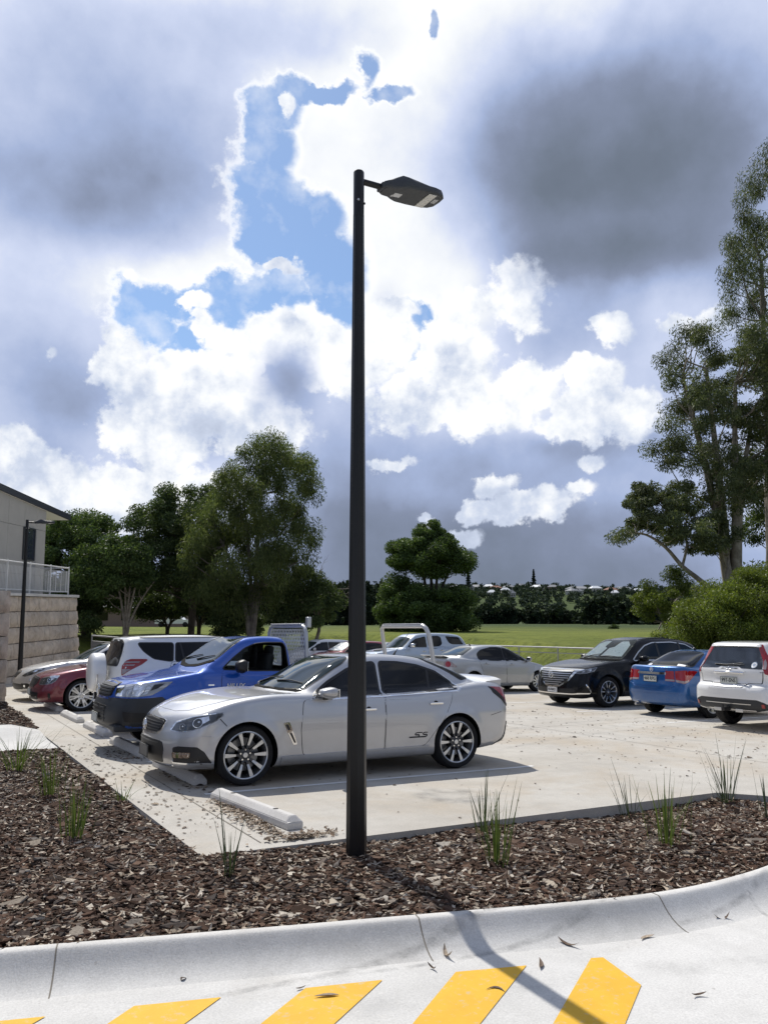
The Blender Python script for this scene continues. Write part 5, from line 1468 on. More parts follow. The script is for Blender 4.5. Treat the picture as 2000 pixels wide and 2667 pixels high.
# ---- white four wheel drive with a spare wheel on its tail, tail to the left
def white_rav():
    L = 4.36
    A = [H(.30, .30), (.06, .34), (0, .52), (.04, .78), (.2, .93), (.7, 1.02), (1.15, 1.08), (1.5, 1.10), (3.0, 1.12), (4.1, 1.15), (4.28, 1.14), (4.32, 1.0), (4.345, .80), (4.35, .58), (4.33, .42), H(4.2, .33), H(1.2, .27)]
    B = [H(1.0, .8), (1.15, 1.08), (1.55, 1.32), (1.95, 1.56), (2.2, 1.63), (2.8, 1.675), (3.5, 1.665), (4.0, 1.635), (4.17, 1.60), (4.20, 1.55), (4.24, 1.36), (4.31, 1.1), H(4.2, .8)]
    c = Car('parked_car', 'white four wheel drive, tail to the kerb, with a covered spare wheel on its back', 'car', P_WHITE, L, 1.82, A, B, (.86, 3.45), .345, belt=(1.12, .825), roof=(1.6, .64),
            Ra=.40, res=.85, ke=.20, kr=.12, bowR=.14, rgb=.10, gplan=[(0, 1), (2.2, 1), (3.6, .97), (4.36, .93)], group='cars parked in the left bays')
    q = lambda X: L - (X - 3.04)
    c.glass('window', rnd([(q(3.46), 1.525), (q(3.55), 1.40), (q(3.72), 1.275), (q(3.98), 1.235), (q(4.04), 1.235), (q(4.06), 1.53)], .04), trim=.02)
    c.glass('window', rnd([(q(4.10), 1.235), (q(4.12), 1.53), (q(4.80), 1.545), (q(4.84), 1.215)], .03), trim=.02)
    c.glass('window', rnd([(q(4.90), 1.215), (q(4.88), 1.545), (q(5.3), 1.53), (q(5.75), 1.30), (q(5.85), 1.20)], .03), trim=.02)
    for s in (-1, 1):
        c.panel('window_bar', [(q(4.235), 1.22), (q(4.17), 1.545), (q(4.205), 1.545), (q(4.27), 1.22)], M_TRIM, 'S', .010, s)
        t = c.panel('tail_light', rnd([(.625, 1.0), (.615, 1.15), (.66, 1.235), (.72, 1.262), (.91, 1.262), (.935, 1.245), (.88, 1.17), (.70, 1.02), (.645, .985)], .015), M_TAIL, 'K', .006, s, 45)
        c.panel('reversing_lens', rnd([(.635, 1.01), (.635, 1.095), (.775, 1.095), (.70, 1.03), (.65, 1.0)], .008), M_TAILCLEAR, 'K', .010, s, 45, parent=t)
        for z in (1.145, 1.195): c.panel('lens_bar', [(.64, z), (.645, z + .024), (.80 + z - 1.145, z + .026), (.785 + z - 1.145, z + .004)], M_TAILCLEAR, 'K', .010, s, 45, parent=t)
        c.panel('tailgate_seam', [(q(3.17), 1.58), (q(3.20), 1.58), (q(3.245), 1.33), (q(3.235), 1.33)], M_TRIM, 'S', .003, s)
        c.panel('roof_rail', rnd([(q(3.5), 1.625), (q(5.2), 1.655), (q(5.2), 1.665), (q(3.5), 1.64)], .004), M_GREYTRIM, 'S', .02, s)
    c.door('rear_door', rnd([(q(4.02), 1.21), (q(3.97), 1.0), (q(4.10), .60), (q(4.30), .36), (q(4.84), .34), (q(4.86), 1.20)], .05), (q(4.16), 1.05))
    c.door('front_door', rnd([(q(4.88), 1.20), (q(4.86), .34), (q(5.8), .34), (q(5.86), 1.18)], .05), (q(5.05), 1.05))
    c.glass('rear_window', rnd([(-.58, 1.16), (-.52, 1.52), (-.40, 1.56), (.40, 1.56), (.52, 1.52), (.58, 1.16)], .04), M_GLASS, 'R', .03, off=.008)
    c.glass('windscreen', rnd(sym([(1.22, 0), (1.27, .4), (1.40, .72), (1.93, .58), (1.90, .3), (1.90, 0)]), .04), M_SCREEN, 'T', .010, off=.010, step=.09)
    mb = MB()
    M = Matrix.Translation((L - .015, .04, 1.015)) @ Matrix.Rotation(math.pi / 2, 4, 'Y')
    mb.lathe([(0.0, .285), (.20, .283), (.285, .272), (.322, .245), (.335, .20), (.338, .12), (.332, .05), (.30, .03), (.0, .03)], 48, 0, M)
    mb.build('spare_wheel_cover', P_WHITE, c.root, 50)
    mb = MB(); mb.tube([(L + .18, .04 + .345 * math.cos(t), 1.015 + .345 * math.sin(t)) for t in np.linspace(math.pi * 1.02, math.pi * 1.98, 26)], .012, 6); mb.build('cover_trim', M_CHROME, c.root)
    c.panel('rear_bumper', rnd(symy([(0, .40), (.70, .42), (.84, .50), (.85, .70), (.72, .74), (0, .74)]), .03), P_WHITE, 'R', .03, depth=.03)
    mb = MB(); mb.box((L + .04, 0, .40), (.14, .09, .06), 0, None, .01); mb.tube([(L + .13, 0, .40), (L + .13, 0, .50)], .014, 8); mb.build('tow_bar', M_TRIM, c.root)
    mb = MB(); mb.lathe([(0, .0), (.018, .005), (.026, .026), (.018, .047), (0, .052)], 14, 0, Matrix.Translation((L + .13, 0, .50))); mb.build('tow_ball_cover', M_PLATEWHITE, c.root)
    c.mirror(1.75, 1.20, 1.0, P_WHITE, (.22, .17, .17))
    c.wheels(.235, 'single', 7, .225, .0, w0=.05, w1=.075)
    c.place(3.02, 15.2, True)
white_rav()

# ---- maroon sedan, nose to the left
def maroon_sedan():
    L = 5.05
    A = [H(.34, .19), (.10, .20), (.03, .30), (.02, .48), (.07, .60), (.12, .72), (.22, .78), (.55, .86), (1.1, .94), (1.5, .975), (2.4, .98), (3.4, 1.0), (4.3, 1.04), (4.9, 1.03), (5.02, .9), (5.04, .6), (4.95, .32), H(4.7, .25), H(3.5, .19), H(1.3, .18)]
    B = [H(1.4, .72), (1.5, .96), (1.65, 1.03), (2.1, 1.28), (2.45, 1.42), (2.9, 1.465), (3.4, 1.45), (3.9, 1.34), (4.4, 1.10), (4.5, 1.0), H(4.3, .75), H(2, .7)]
    c = Car('parked_car', 'dark red sedan with seven double spoke wheels, nose over the kerb between two white cars', 'car', P_MAROON, L, 1.90, A, B, (.96, 3.97), .338, belt=(.95, .835), roof=(1.38, .61), Ra=.385, res=.85, bowF=.28, flare=.03, group='cars parked in the left bays')
    c.glass('window', rnd([(1.85, .96), (2.2, 1.17), (2.55, 1.33), (2.85, 1.355), (2.83, .975)], .03)); c.glass('window', rnd([(2.92, .98), (2.94, 1.355), (3.4, 1.33), (3.8, 1.2), (3.95, 1.03)], .03))
    c.door('front_door', rnd([(1.70, .30), (1.68, .95), (2.85, .96), (2.84, .30)], .05), (2.6, .82)); c.door('rear_door', rnd([(2.87, .30), (2.88, .96), (3.9, .98), (3.6, .45), (3.4, .32)], .05), (3.65, .86))
    c.glass('windscreen', rnd(sym([(1.63, 0), (1.67, .35), (1.80, .71), (2.36, .60), (2.45, .52), (2.40, .25), (2.38, 0)]), .05), M_SCREEN, 'T', .010, off=.010, step=.09)
    c.glass('rear_window', rnd(sym([(3.82, 0), (3.85, .5), (4.2, .62), (4.4, .3), (4.42, 0)]), .05), M_GLASS, 'T', .02, off=.012, step=.09)
    c.panel('bonnet', sym([(.30, 0), (.32, .35), (.42, .56), (.9, .72), (1.5, .78), (1.55, .4), (1.52, 0)]), P_MAROON, 'T', .004, depth=.006, step=.07)
    g = c.panel('grille', rnd(symy([(0, .50), (.30, .51), (.42, .60), (.44, .72), (0, .74)]), .02), M_GUN, 'F', .010); c.panel('grille_mesh', rnd(symy([(0, .53), (.28, .54), (.38, .61), (.395, .695), (0, .71)]), .02), M_TRIM, 'F', .014, parent=g)
    ring_emblem(c, (.01, 0, .63), 'F', .06, 'lion', g)
    lo = c.panel('lower_grille', rnd(symy([(0, .24), (.55, .25), (.60, .40), (0, .42)]), .02), M_TRIM, 'F', .007)
    c.panel('intake_bar', [(-.5, .30), (.5, .30), (.5, .31), (-.5, .31)], M_CHROME, 'F', .012, parent=lo)
    c.plate('', (.0, 0, .40), 'F')
    headlamp(c, rnd([(.46, .575), (.50, .705), (.62, .735), (.86, .775), (.98, .775), (.94, .66), (.86, .60), (.62, .57)], .02), [(.62, .65, .045), (.79, .68, .055)])
    for s in (-1, 1): c.panel('indicator', rnd([(.78, .735), (.86, .765), (.965, .765), (.955, .72)], .01), M_REFLECT, 'Q', .012, s); c.panel('fog_slot', rnd([(.80, .255), (.80, .40), (.85, .40), (.86, .27)], .01), M_TRIM, 'Q', .006, s)
    for s in (-1, 1): c.panel('tail_light', rnd([(4.65, .80), (4.60, .98), (4.95, .98), (5.02, .80)], .02), M_TAIL, 'S', .006, s)
    c.mirror(1.98, 1.02, 1.0, P_MAROON)
    c.wheels(.258, 'pairs', 7, .235, .0, pair=.13, w0=.022, w1=.038, mside=M_SATIN)
    c.place(2.40, 19.98)
maroon_sedan()

# ---- pearl white sedan by the retaining wall, nose to the left
def pearl_sedan():
    L = 4.72
    A = [H(.36, .21), (.12, .22), (.04, .30), (.01, .45), (.05, .60), (.11, .70), (.22, .78), (.55, .875), (1.0, .945), (1.4, .985), (2.4, .99), (3.4, 1.0), (4.2, 1.05), (4.6, 1.03), (4.70, .85), (4.70, .55), (4.62, .32), H(4.4, .25), H(3.4, .2), H(1.3, .19)]
    B = [H(1.2, .72), (1.3, .95), (1.45, 1.03), (1.9, 1.29), (2.2, 1.41), (2.6, 1.455), (3.1, 1.44), (3.6, 1.33), (4.1, 1.10), (4.2, 1.0), H(4.0, .75), H(1.9, .7)]
    c = Car('parked_car', 'pearl white sedan with a dark windscreen, last in the row beside the block wall', 'car', P_PEARL, L, 1.82, A, B, (.95, 3.72), .325, belt=(.95, .81), roof=(1.38, .60), Ra=.375, res=.8, bowF=.36, group='cars parked in the left bays')
    c.glass('window', rnd([(1.68, .985), (1.98, 1.17), (2.30, 1.32), (2.62, 1.35), (2.60, .99)], .03)); c.glass('window', rnd([(2.68, .99), (2.70, 1.35), (3.1, 1.33), (3.5, 1.2), (3.64, 1.03)], .03))
    c.door('front_door', rnd([(1.52, .30), (1.50, .96), (2.62, .97), (2.62, .30)], .05), (2.4, .84), M_CHROME); c.door('rear_door', rnd([(2.65, .30), (2.65, .97), (3.6, .99), (3.35, .45), (3.2, .32)], .05), (3.35, .88), M_CHROME)
    c.glass('windscreen', rnd(sym([(1.40, 0), (1.44, .35), (1.57, .69), (2.10, .58), (2.19, .50), (2.14, .25), (2.12, 0)]), .05), M_SCREEN, 'T', .010, off=.010, step=.09)
    c.glass('rear_window', rnd(sym([(3.55, 0), (3.58, .5), (3.95, .6), (4.1, .3), (4.12, 0)]), .05), M_GLASS, 'T', .02, off=.012, step=.09)
    g = c.panel('grille', rnd(symy([(0, .535), (.24, .545), (.36, .70), (.34, .735), (0, .75)]), .02), M_CHROME, 'F', .010); c.panel('grille_mesh', rnd(symy([(0, .56), (.21, .57), (.32, .69), (.30, .715), (0, .73)]), .02), M_TRIM, 'F', .014, parent=g)
    lo = c.panel('lower_grille', rnd([(-.62, .30), (-.66, .42), (-.4, .43), (.4, .43), (.66, .42), (.62, .30), (.35, .28), (-.35, .28)], .03), M_TRIM, 'F', .008)
    headlamp(c, rnd([(.46, .615), (.52, .665), (.80, .79), (1.02, .83), (1.08, .82), (1.02, .76), (.80, .655), (.60, .60)], .02), [(.66, .662, .032), (.82, .728, .045)])
    for s in (-1, 1):
        f_ = c.panel('fog_light_recess', rnd([(.50, .31), (.50, .44), (.72, .45), (.80, .42), (.72, .32)], .02), M_TRIM, 'Q', .006, s)
        c.panel('fog_light', rnd([(.60, .35), (.60, .41), (.66, .41), (.66, .35)], .03, 5), M_REFLECT, 'Q', .012, s, parent=f_)
    c.mirror(1.78, 1.03, .97, P_PEARL, (.22, .18, .14))
    for s in (-1, 1): c.panel('tail_light', rnd([(4.4, .80), (4.36, .98), (4.62, .98), (4.69, .80)], .02), M_TAIL, 'S', .006, s)
    c.wheels(.235, 'single', 10, .225, .0, w0=.03, w1=.05)
    c.place(2.36, 22.85)
pearl_sedan()

# ---- black large SUV, nose to the left
def black_suv():
    L = 5.06
    A = [H(.40, .25), (.12, .225), (.03, .28), (.015, .45), (.05, .70), (.10, .86), (.20, .95), (.50, 1.02), (.95, 1.09), (1.4, 1.14), (1.8, 1.15), (3.2, 1.16), (4.5, 1.19), (4.9, 1.15), (5.03, .95), (5.05, .60), (4.95, .38), H(4.75, .30), H(3.5, .26), H(1.3, .25)]
    B = [H(1.30, .85), (1.42, 1.10), (1.58, 1.19), (1.95, 1.42), (2.28, 1.605), (2.6, 1.70), (3.1, 1.755), (3.8, 1.745), (4.4, 1.68), (4.72, 1.58), (4.9, 1.36), (5.0, 1.1), H(4.8, .85), H(2, .8)]
    c = Car('parked_car', 'glossy black large SUV with a silver sunshade behind its windscreen', 'car', P_BLACK, L, 1.97, A, B, (1.02, 3.95), .385, belt=(1.15, .86), roof=(1.68, .64), Ra=.435, res=.95, bowF=.34, flare=.03, ke=.22, group='cars parked along the far side of the lot')
    wl = [(2.03, 1.17), (2.30, 1.36), (2.62, 1.53), (2.95, 1.61), (3.7, 1.63), (4.25, 1.575), (4.62, 1.42), (4.66, 1.30), (4.3, 1.215), (3.0, 1.185)]
    for s in (-1, 1): c.panel('window_moulding', offset_poly(rnd(wl, .04), .026), M_SATIN, 'S', .004, s)
    c.glass('window', rnd(wl, .04), trim=0, off=.008)
    for s in (-1, 1):
        for x in (3.02, 3.92): c.panel('pillar', [(x, 1.20), (x + .02, 1.63), (x + .10, 1.62), (x + .08, 1.20)], M_TRIM, 'S', .010, s)
        c.panel('sill_cladding', rnd([(1.5, .26), (1.5, .40), (3.4, .42), (3.42, .27)], .02), M_TRIM, 'S', .012, s)
        c.panel('wing_mark', rnd([(.56, .57), (.58, .66), (.66, .60), (.70, .50), (.62, .50)], .01), P_BLACK, 'S', .004, s)
        c.panel('tail_light', rnd([(4.66, 1.0), (4.70, 1.12), (4.95, 1.12), (5.0, 1.0)], .02), M_TAIL, 'S', .006, s)
    c.door('front_door', rnd([(1.86, .45), (1.84, 1.15), (3.02, 1.17), (3.02, .45)], .05), (2.82, 1.02), P_BLACK); c.door('rear_door', rnd([(3.05, .45), (3.05, 1.17), (4.05, 1.19), (3.85, .80), (3.55, .46)], .05), (3.85, 1.05), P_BLACK)
    c.panel('bonnet', sym([(.28, 0), (.30, .4), (.42, .62), (.9, .78), (1.4, .82), (1.55, .6), (1.45, .3), (1.42, 0)]), P_BLACK, 'T', .004, depth=.006, step=.08)
    g = c.panel('grille_surround', rnd(symy([(0, .48), (.26, .505), (.50, .64), (.68, .88), (.80, .925), (.80, .945), (.62, .95), (0, .955)]), .02), M_CHROME, 'F', .012, step=.06)
    gi = c.panel('grille', rnd(symy([(0, .51), (.24, .535), (.45, .66), (.58, .85), (.60, .925), (0, .93)]), .02), M_TRIM, 'F', .018, parent=g)
    for i, z in enumerate((.555, .61, .665, .72, .775, .83, .885)):
        w = min(.56, .16 + 1.35 * (z - .50))
        if z > .70: w = .47 + .6 * (z - .70)
        c.panel('grille_bar', [(-w, z - .011), (w, z - .011), (w, z + .011), (-w, z + .011)], M_SATIN, 'F', .030, parent=g, depth=.02)
    ring_emblem(c, (-.035, 0, .795), 'F', .088, 'wing', g)
    c.panel('bumper_intake', rnd(symy([(0, .325), (.62, .335), (.70, .42), (.60, .47), (.30, .455), (0, .445)]), .02), M_TRIM, 'F', .008)
    c.panel('bumper_strip', symy([(0, .315), (.6, .317), (.80, .335), (.80, .362), (.6, .345), (0, .343)]), M_CHROME, 'F', .014, step=.05)
    for s in (-1, 1): c.panel('bumper_strip', [(.62, .335), (.62, .365), (.96, .37), (.99, .385), (.96, .47), (.86, .59), (.85, .565), (.93, .46), (.95, .40), (.94, .345)], M_CHROME, 'Q', .012, s)
    headlamp(c, rnd([(.56, .845), (.60, .915), (.80, .93), (1.06, .985), (1.14, 1.0), (1.06, .90), (.86, .845), (.70, .83)], .015), [(.80, .885, .045), (.93, .905, .035)])
    c.plate('', (-.03, -.04, .42), 'F', w=.36, mplate=M_PLATEWHITE)
    c.text('lettering', 'BURMZ1', .085, (-.039, -.04, .422), 'F', M_MAROONTEXT, c.root, 0, .9, .001)
    ws = sym([(1.54, 0), (1.58, .38), (1.70, .735), (2.40, .60), (2.52, .53), (2.46, .25), (2.44, 0)])
    for s in (-1, 1):
        c.panel('sunshade', [(1.66, s * .04), (1.70, s * .40), (1.80, s * .66), (2.22, s * .57), (2.36, s * .40), (2.34, s * .20), (2.06, s * .17), (2.0, s * .04)][::s], M_SHADE, 'T', .012)
    c.panel('windscreen', rnd(ws, .05), mat('clear_screen', (.75, .85, .83), .02, **{'Transmission Weight': 1.0, 'IOR': 1.12}), 'T', .020, step=.08, depth=.006)
    c.panel('screen_shadow_band', offset_poly(rnd(ws, .05), .015), M_TRIM, 'T', .006, step=.08)
    c.panel('cowl', sym([(1.48, 0), (1.52, .40), (1.63, .72), (1.71, .745), (1.60, .42), (1.55, 0)]), M_COWL, 'T', .010)
    c.wipers(1.64, 1.1)
    c.mirror(2.16, 1.215, 1.06, P_BLACK, (.24, .19, .16))
    mb = MB(); p, d = c.cast('T', 4.05, 0, 1, 0); mb.add([p + Vector(v) for v in ((-.09, 0, -.01), (.07, -.03, -.01), (.07, .03, -.01), (.06, 0, .065))], [(0, 1, 3), (0, 3, 2), (1, 2, 3), (0, 2, 1)]); mb.build('roof_fin', P_BLACK, c.root)
    c.wheels(.27, 'pairs', 5, .255, .0, pair=.26, w0=.016, w1=.040, mface=M_SATIN)
    c.place(14.32, 16.32)
black_suv()

# ---- blue sedan, tail towards the aisle
def blue_sedan():
    L = 4.60
    A = [H(.34, .2), (.1, .22), (.02, .35), (.02, .55), (.1, .75), (.5, .88), (1.2, .98), (2.2, 1.0), (3.2, 1.02), (3.8, 1.06), (4.15, 1.10), (4.42, 1.125), (4.50, 1.10), (4.53, 1.0), (4.55, .84), (4.58, .72), (4.60, .58), (4.58, .42), (4.52, .30), H(4.3, .24), H(3.3, .2), H(1.3, .19)]
    B = [H(1.2, .75), (1.35, 1.0), (1.75, 1.24), (2.1, 1.41), (2.5, 1.475), (2.95, 1.48), (3.35, 1.42), (3.75, 1.27), (4.05, 1.13), (4.15, 1.0), H(3.9, .8), H(2, .75)]
    c = Car('parked_car', 'metallic blue sedan seen from behind, number plate 468 RPG', 'car', P_CRUZE, L, 1.80, A, B, (.92, 3.61), .33, belt=(.98, .80), roof=(1.42, .60), Ra=.38, res=.95, bowR=.20, ke=.2, kj=.04, group='cars parked along the far side of the lot')
    c.glass('window', rnd([(1.62, .98), (1.95, 1.2), (2.3, 1.36), (2.58, 1.385), (2.56, .99)], .03)); c.glass('window', rnd([(2.64, .99), (2.66, 1.385), (3.1, 1.34), (3.45, 1.2), (3.62, 1.06), (3.55, 1.02)], .03))
    for s in (-1, 1):
        c.panel('window_moulding', [(1.6, .955), (3.6, 1.0), (3.6, 1.014), (1.6, .969)], M_CHROME, 'S', .008, s)
        t = c.panel('tail_light', rnd([(.36, .80), (.37, 1.015), (.56, 1.02), (.58, .79)], .012), M_TAIL, 'K', .008, s, 30)
        c.panel('reversing_lens', [(.365, .80), (.366, .84), (.572, .835), (.575, .80)], M_TAILCLEAR, 'K', .012, s, 30, parent=t)
        t = c.panel('tail_light', rnd([(.60, .785), (.585, 1.02), (.80, 1.04), (.96, 1.03), (1.02, 1.015), (.93, .88), (.87, .79), (.79, .75)], .02), M_TAIL, 'K', .008, s, 30)
        c.panel('reversing_lens', rnd([(.605, .785), (.60, .83), (.78, .81), (.88, .825), (.86, .785), (.79, .755)], .01), M_TAILCLEAR, 'K', .012, s, 30, parent=t)
        c.panel('mud_flap', [(3.92, .20), (3.92, .33), (4.0, .33), (4.0, .19)], M_TRIM, 'S', .004, s)
    c.door('front_door', rnd([(1.45, .3), (1.44, .97), (2.58, .985), (2.58, .3)], .05), (2.38, .85)); c.door('rear_door', rnd([(2.61, .3), (2.61, .985), (3.5, 1.01), (3.3, .5), (3.1, .32)], .05), (3.3, .9))
    c.glass('rear_window', rnd(sym([(3.28, 0), (3.31, .35), (3.38, .50), (3.92, .64), (4.03, .58), (4.07, .25), (4.08, 0)]), .05), M_GLASS, 'T', .02, off=.012, step=.07)
    c.glass('windscreen', rnd(sym([(1.35, 0), (1.4, .4), (1.53, .69), (2.08, .56), (2.04, .25), (2.02, 0)]), .05), M_SCREEN, 'T', .010, off=.010, step=.09)
    bl = c.panel('boot_lid', rnd(symy([(0, .68), (.50, .69), (.565, .76), (.575, 1.02), (.62, 1.07), (.60, 1.085), (0, 1.095)]), .03), P_CRUZE, 'R', .005, step=.06)
    c.panel('chrome_strip', rnd([(-.40, .935), (-.40, .985), (.40, .985), (.40, .935)], .006), M_CHROME, 'R', .022, parent=bl)
    ring_emblem(c, (L - .045, .02, 1.04), 'R', .05, 'lion', bl)
    c.text('lettering', 'CRUZE', .04, (L - .06, -.50, 1.045), 'R', M_CHROME, bl, 0, 1.1) ; c.text('lettering', 'CDX', .038, (L - .06, .42, 1.045), 'R', M_CHROME, bl, 0, 1.2)
    c.plate('468 RPG', (L - .012, .0, .835), 'R')
    c.panel('bumper_step', symy([(0, .655), (.50, .66), (.58, .72), (.80, .745), (.80, .735), (.60, .705), (.52, .645), (0, .64)]), P_CRUZE, 'R', .016)
    c.panel('bumper_crease', symy([(0, .50), (.70, .52), (.70, .53), (0, .512)]), P_CRUZE, 'R', .008)
    mb = MB(); mb.tube([(L - .35, -.50, .25), (L - .06, -.50, .245)], .03, 12); mb.build('exhaust_pipe', M_GALV, c.root)
    for y, w in ((-.48, .10), (.42, .22)): c.panel('parcel_card', [(4.00, y - w / 2), (4.00, y + w / 2), (4.06, y + w / 2), (4.06, y - w / 2)], M_PLATEWHITE, 'T', .015)
    c.mirror(1.72, 1.02, .98, P_CRUZE)
    mb = MB(); p, d = c.cast('T', 3.05, 0, 1, 0); mb.tube([p, p + Vector((.05, 0, .05))], [.03, .012], 8); mb.build('aerial', M_TRIM, c.root)
    c.wheels(.225, 'pairs', 7, .215, .0, pair=.13, w0=.03, w1=.045, mside=M_SATIN)
    c.place(14.52, 13.28, True)
blue_sedan()

# ---- white boxy SUV, tail towards the aisle, at the right edge
def white_xt():
    L = 4.60
    A = [H(.34, .3), (.08, .33), (.0, .5), (.03, .8), (.15, .95), (.6, 1.03), (1.2, 1.10), (2.2, 1.13), (3.4, 1.16), (4.3, 1.18), (4.46, 1.17), (4.485, 1.05), (4.49, .92), (4.52, .86), (4.585, .83), (4.60, .70), (4.59, .52), (4.54, .40), H(4.35, .34), H(3.4, .29), H(1.3, .28)]
    B = [H(1.05, .85), (1.25, 1.10), (1.7, 1.38), (2.05, 1.60), (2.35, 1.67), (3.0, 1.70), (3.8, 1.69), (4.15, 1.665), (4.24, 1.64), (4.28, 1.55), (4.40, 1.28), (4.49, 1.10), H(4.3, .85), H(1.9, .8)]
    c = Car('parked_car', 'white boxy SUV with tall red tail lamps at the right edge, number plate 997 SNS', 'car', P_WHITE, L, 1.79, A, B, (.90, 3.53), .355, belt=(1.13, .83), roof=(1.62, .655), Ra=.405, res=.95, bowR=.14, rgb=.09, ke=.14, kr=.09,
            gplan=[(0, 1), (2.3, 1), (3.7, .985), (4.6, .955)], group='cars parked along the far side of the lot')
    c.glass('window', rnd([(1.75, 1.16), (2.05, 1.42), (2.3, 1.56), (2.55, 1.58), (2.55, 1.16)], .03)); c.glass('window', rnd([(2.62, 1.16), (2.62, 1.58), (3.40, 1.58), (3.42, 1.18)], .03)); c.glass('window', rnd([(3.50, 1.19), (3.48, 1.57), (4.0, 1.55), (4.06, 1.25)], .03))
    c.door('front_door', rnd([(1.45, .45), (1.44, 1.13), (2.56, 1.15), (2.56, .45)], .05), (2.36, .98)); c.door('rear_door', rnd([(2.60, .45), (2.60, 1.15), (3.42, 1.17), (3.38, .90), (3.1, .48)], .05), (3.25, 1.02))
    c.glass('windscreen', rnd(sym([(1.30, 0), (1.35, .4), (1.47, .70), (2.0, .60), (1.98, .25), (1.97, 0)]), .05), M_SCREEN, 'T', .010, off=.010, step=.09)
    tg = c.panel('tailgate', rnd(symy([(0, .815), (.33, .825), (.40, .90), (.66, .905), (.695, 1.16), (.64, 1.18), (.26, 1.18), (.20, 1.205), (0, 1.205)]), .02), P_WHITE, 'R', .006, step=.06)
    c.panel('tailgate_seal', rnd(symy([(0, .805), (.335, .815), (.41, .89), (.675, .895), (.71, 1.17), (0, 1.21)]), .02), M_TRIM, 'R', .002)
    c.panel('spoiler', rnd(symy([(0, 1.595), (.46, 1.59), (.555, 1.58), (.545, 1.635), (.45, 1.66), (0, 1.67)]), .01), P_WHITE, 'R', .045, depth=.05)
    c.panel('rear_window', rnd(symy([(0, 1.205), (.20, 1.205), (.26, 1.175), (.675, 1.165), (.60, 1.42), (.545, 1.575), (0, 1.60)]), .02), mat('rear_glass', (.012, .016, .020), .03, spec=.7, coat=1.0), 'R', .010)
    for s in (-1, 1):
        t = c.panel('tail_light', rnd([(.30 + .42, 1.08), (.70, 1.20), (.69, 1.34), (.635, 1.50), (.60, 1.63), (.69, 1.635), (.74, 1.50), (.85, 1.30), (.93, 1.12), (.86, 1.05)], .02), M_TAIL, 'K', .012, s, 28)
        c.panel('reversing_lens', rnd([(.712, 1.17), (.705, 1.31), (.735, 1.36), (.765, 1.28), (.75, 1.17)], .012), M_TAILCLEAR, 'K', .018, s, 28, parent=t)
        c.panel('reflector', rnd([(.70, .455), (.70, .525), (.75, .525), (.75, .455)], .008), M_TAIL, 'R', .024, s if s > 0 else 1) if s > 0 else c.panel('reflector', rnd([(-.75, .455), (-.75, .525), (-.70, .525), (-.70, .455)], .008), M_TAIL, 'R', .024)
    c.panel('rear_bumper', rnd(symy([(0, .60), (.62, .60), (.74, .56), (.84, .50), (.86, .70), (.82, .865), (.46, .865), (.37, .785), (0, .775)]), .02), P_WHITE, 'R', .014, step=.07, depth=.02)
    lb = c.panel('bumper_cladding', rnd(symy([(0, .36), (.55, .37), (.78, .42), (.80, .545), (.62, .605), (0, .605)]), .02), M_GREYTRIM, 'R', .010, depth=.02)
    c.panel('cladding_strip', [(-.5, .50), (.5, .50), (.5, .514), (-.5, .514)], M_SATIN, 'R', .017, parent=lb)
    mb = MB(); mb.tube([(L - .095, -.32, 1.085), (L - .075, -.28, 1.092), (L - .07, .28, 1.092), (L - .095, .32, 1.085)], .026, 12); mb.build('tailgate_grip', M_CHROME, tg, 40)
    ring_emblem(c, (L - .10, 0, 1.16), 'R', .05, 'bar', tg)
    c.plate('997-SNS', (L - .085, .0, .935), 'R')
    p, d = c.cast('R', -.05, 1.22, 1, 0); p2, d = c.cast('R', .28, 1.245, 1, 0); p3, d = c.cast('R', -.36, 1.245, 1, 0)
    mb = MB(); mb.tube([p3 + Vector((.03, 0, .0)), p + Vector((.035, 0, .015)), p2 + Vector((.03, 0, .03))], [.008, .014, .008], 6); mb.build('wiper', M_TRIM, c.root)
    st = c.panel('window_sticker', [(.50 + .058 * math.cos(t), 1.245 + .058 * math.sin(t)) for t in np.linspace(0, 2 * math.pi, 20, endpoint=False)], mat('sticker_blue', (.30, .38, .50), .5), 'R', .013)
    c.panel('sticker_ring', [(.50 + .045 * math.cos(t), 1.245 + .045 * math.sin(t)) for t in np.linspace(0, 2 * math.pi, 20, endpoint=False)], M_PLATEWHITE, 'R', .016, parent=st)
    c.panel('sticker_centre', [(.50 + .028 * math.cos(t), 1.245 + .028 * math.sin(t)) for t in np.linspace(0, 2 * math.pi, 16, endpoint=False)], mat('sticker_blue'), 'R', .019, parent=st)
    mb = MB(); mb.box((L + .03, 0, .40), (.20, .07, .07), 0, None, .01); mb.tube([(L + .12, 0, .42), (L + .12, 0, .50)], .015, 8); mb.build('tow_bar', M_TRIM, c.root)
    for y in (-.20, .28): mb = MB(); mb.box((L + .015, y, .385), (.012, .16, .06), 0, None, .004); mb.build('tow_label', M_SATIN, c.root)
    for y in (): mb = MB(); mb.tube([(2.2, y, 1.72), (2.4, y, 1.75), (3.9, y, 1.745), (4.1, y, 1.71)], .018, 8); mb.build('roof_rail', M_GREYTRIM, c.root)
    c.mirror(1.78, 1.2, 1.0, P_WHITE, (.22, .17, .17))
    c.wheels(.235, 'pairs', 6, .225, .0, pair=.14, w0=.03, w1=.05, mside=M_SATIN)
    c.place(13.78, 10.70, True)
white_xt()

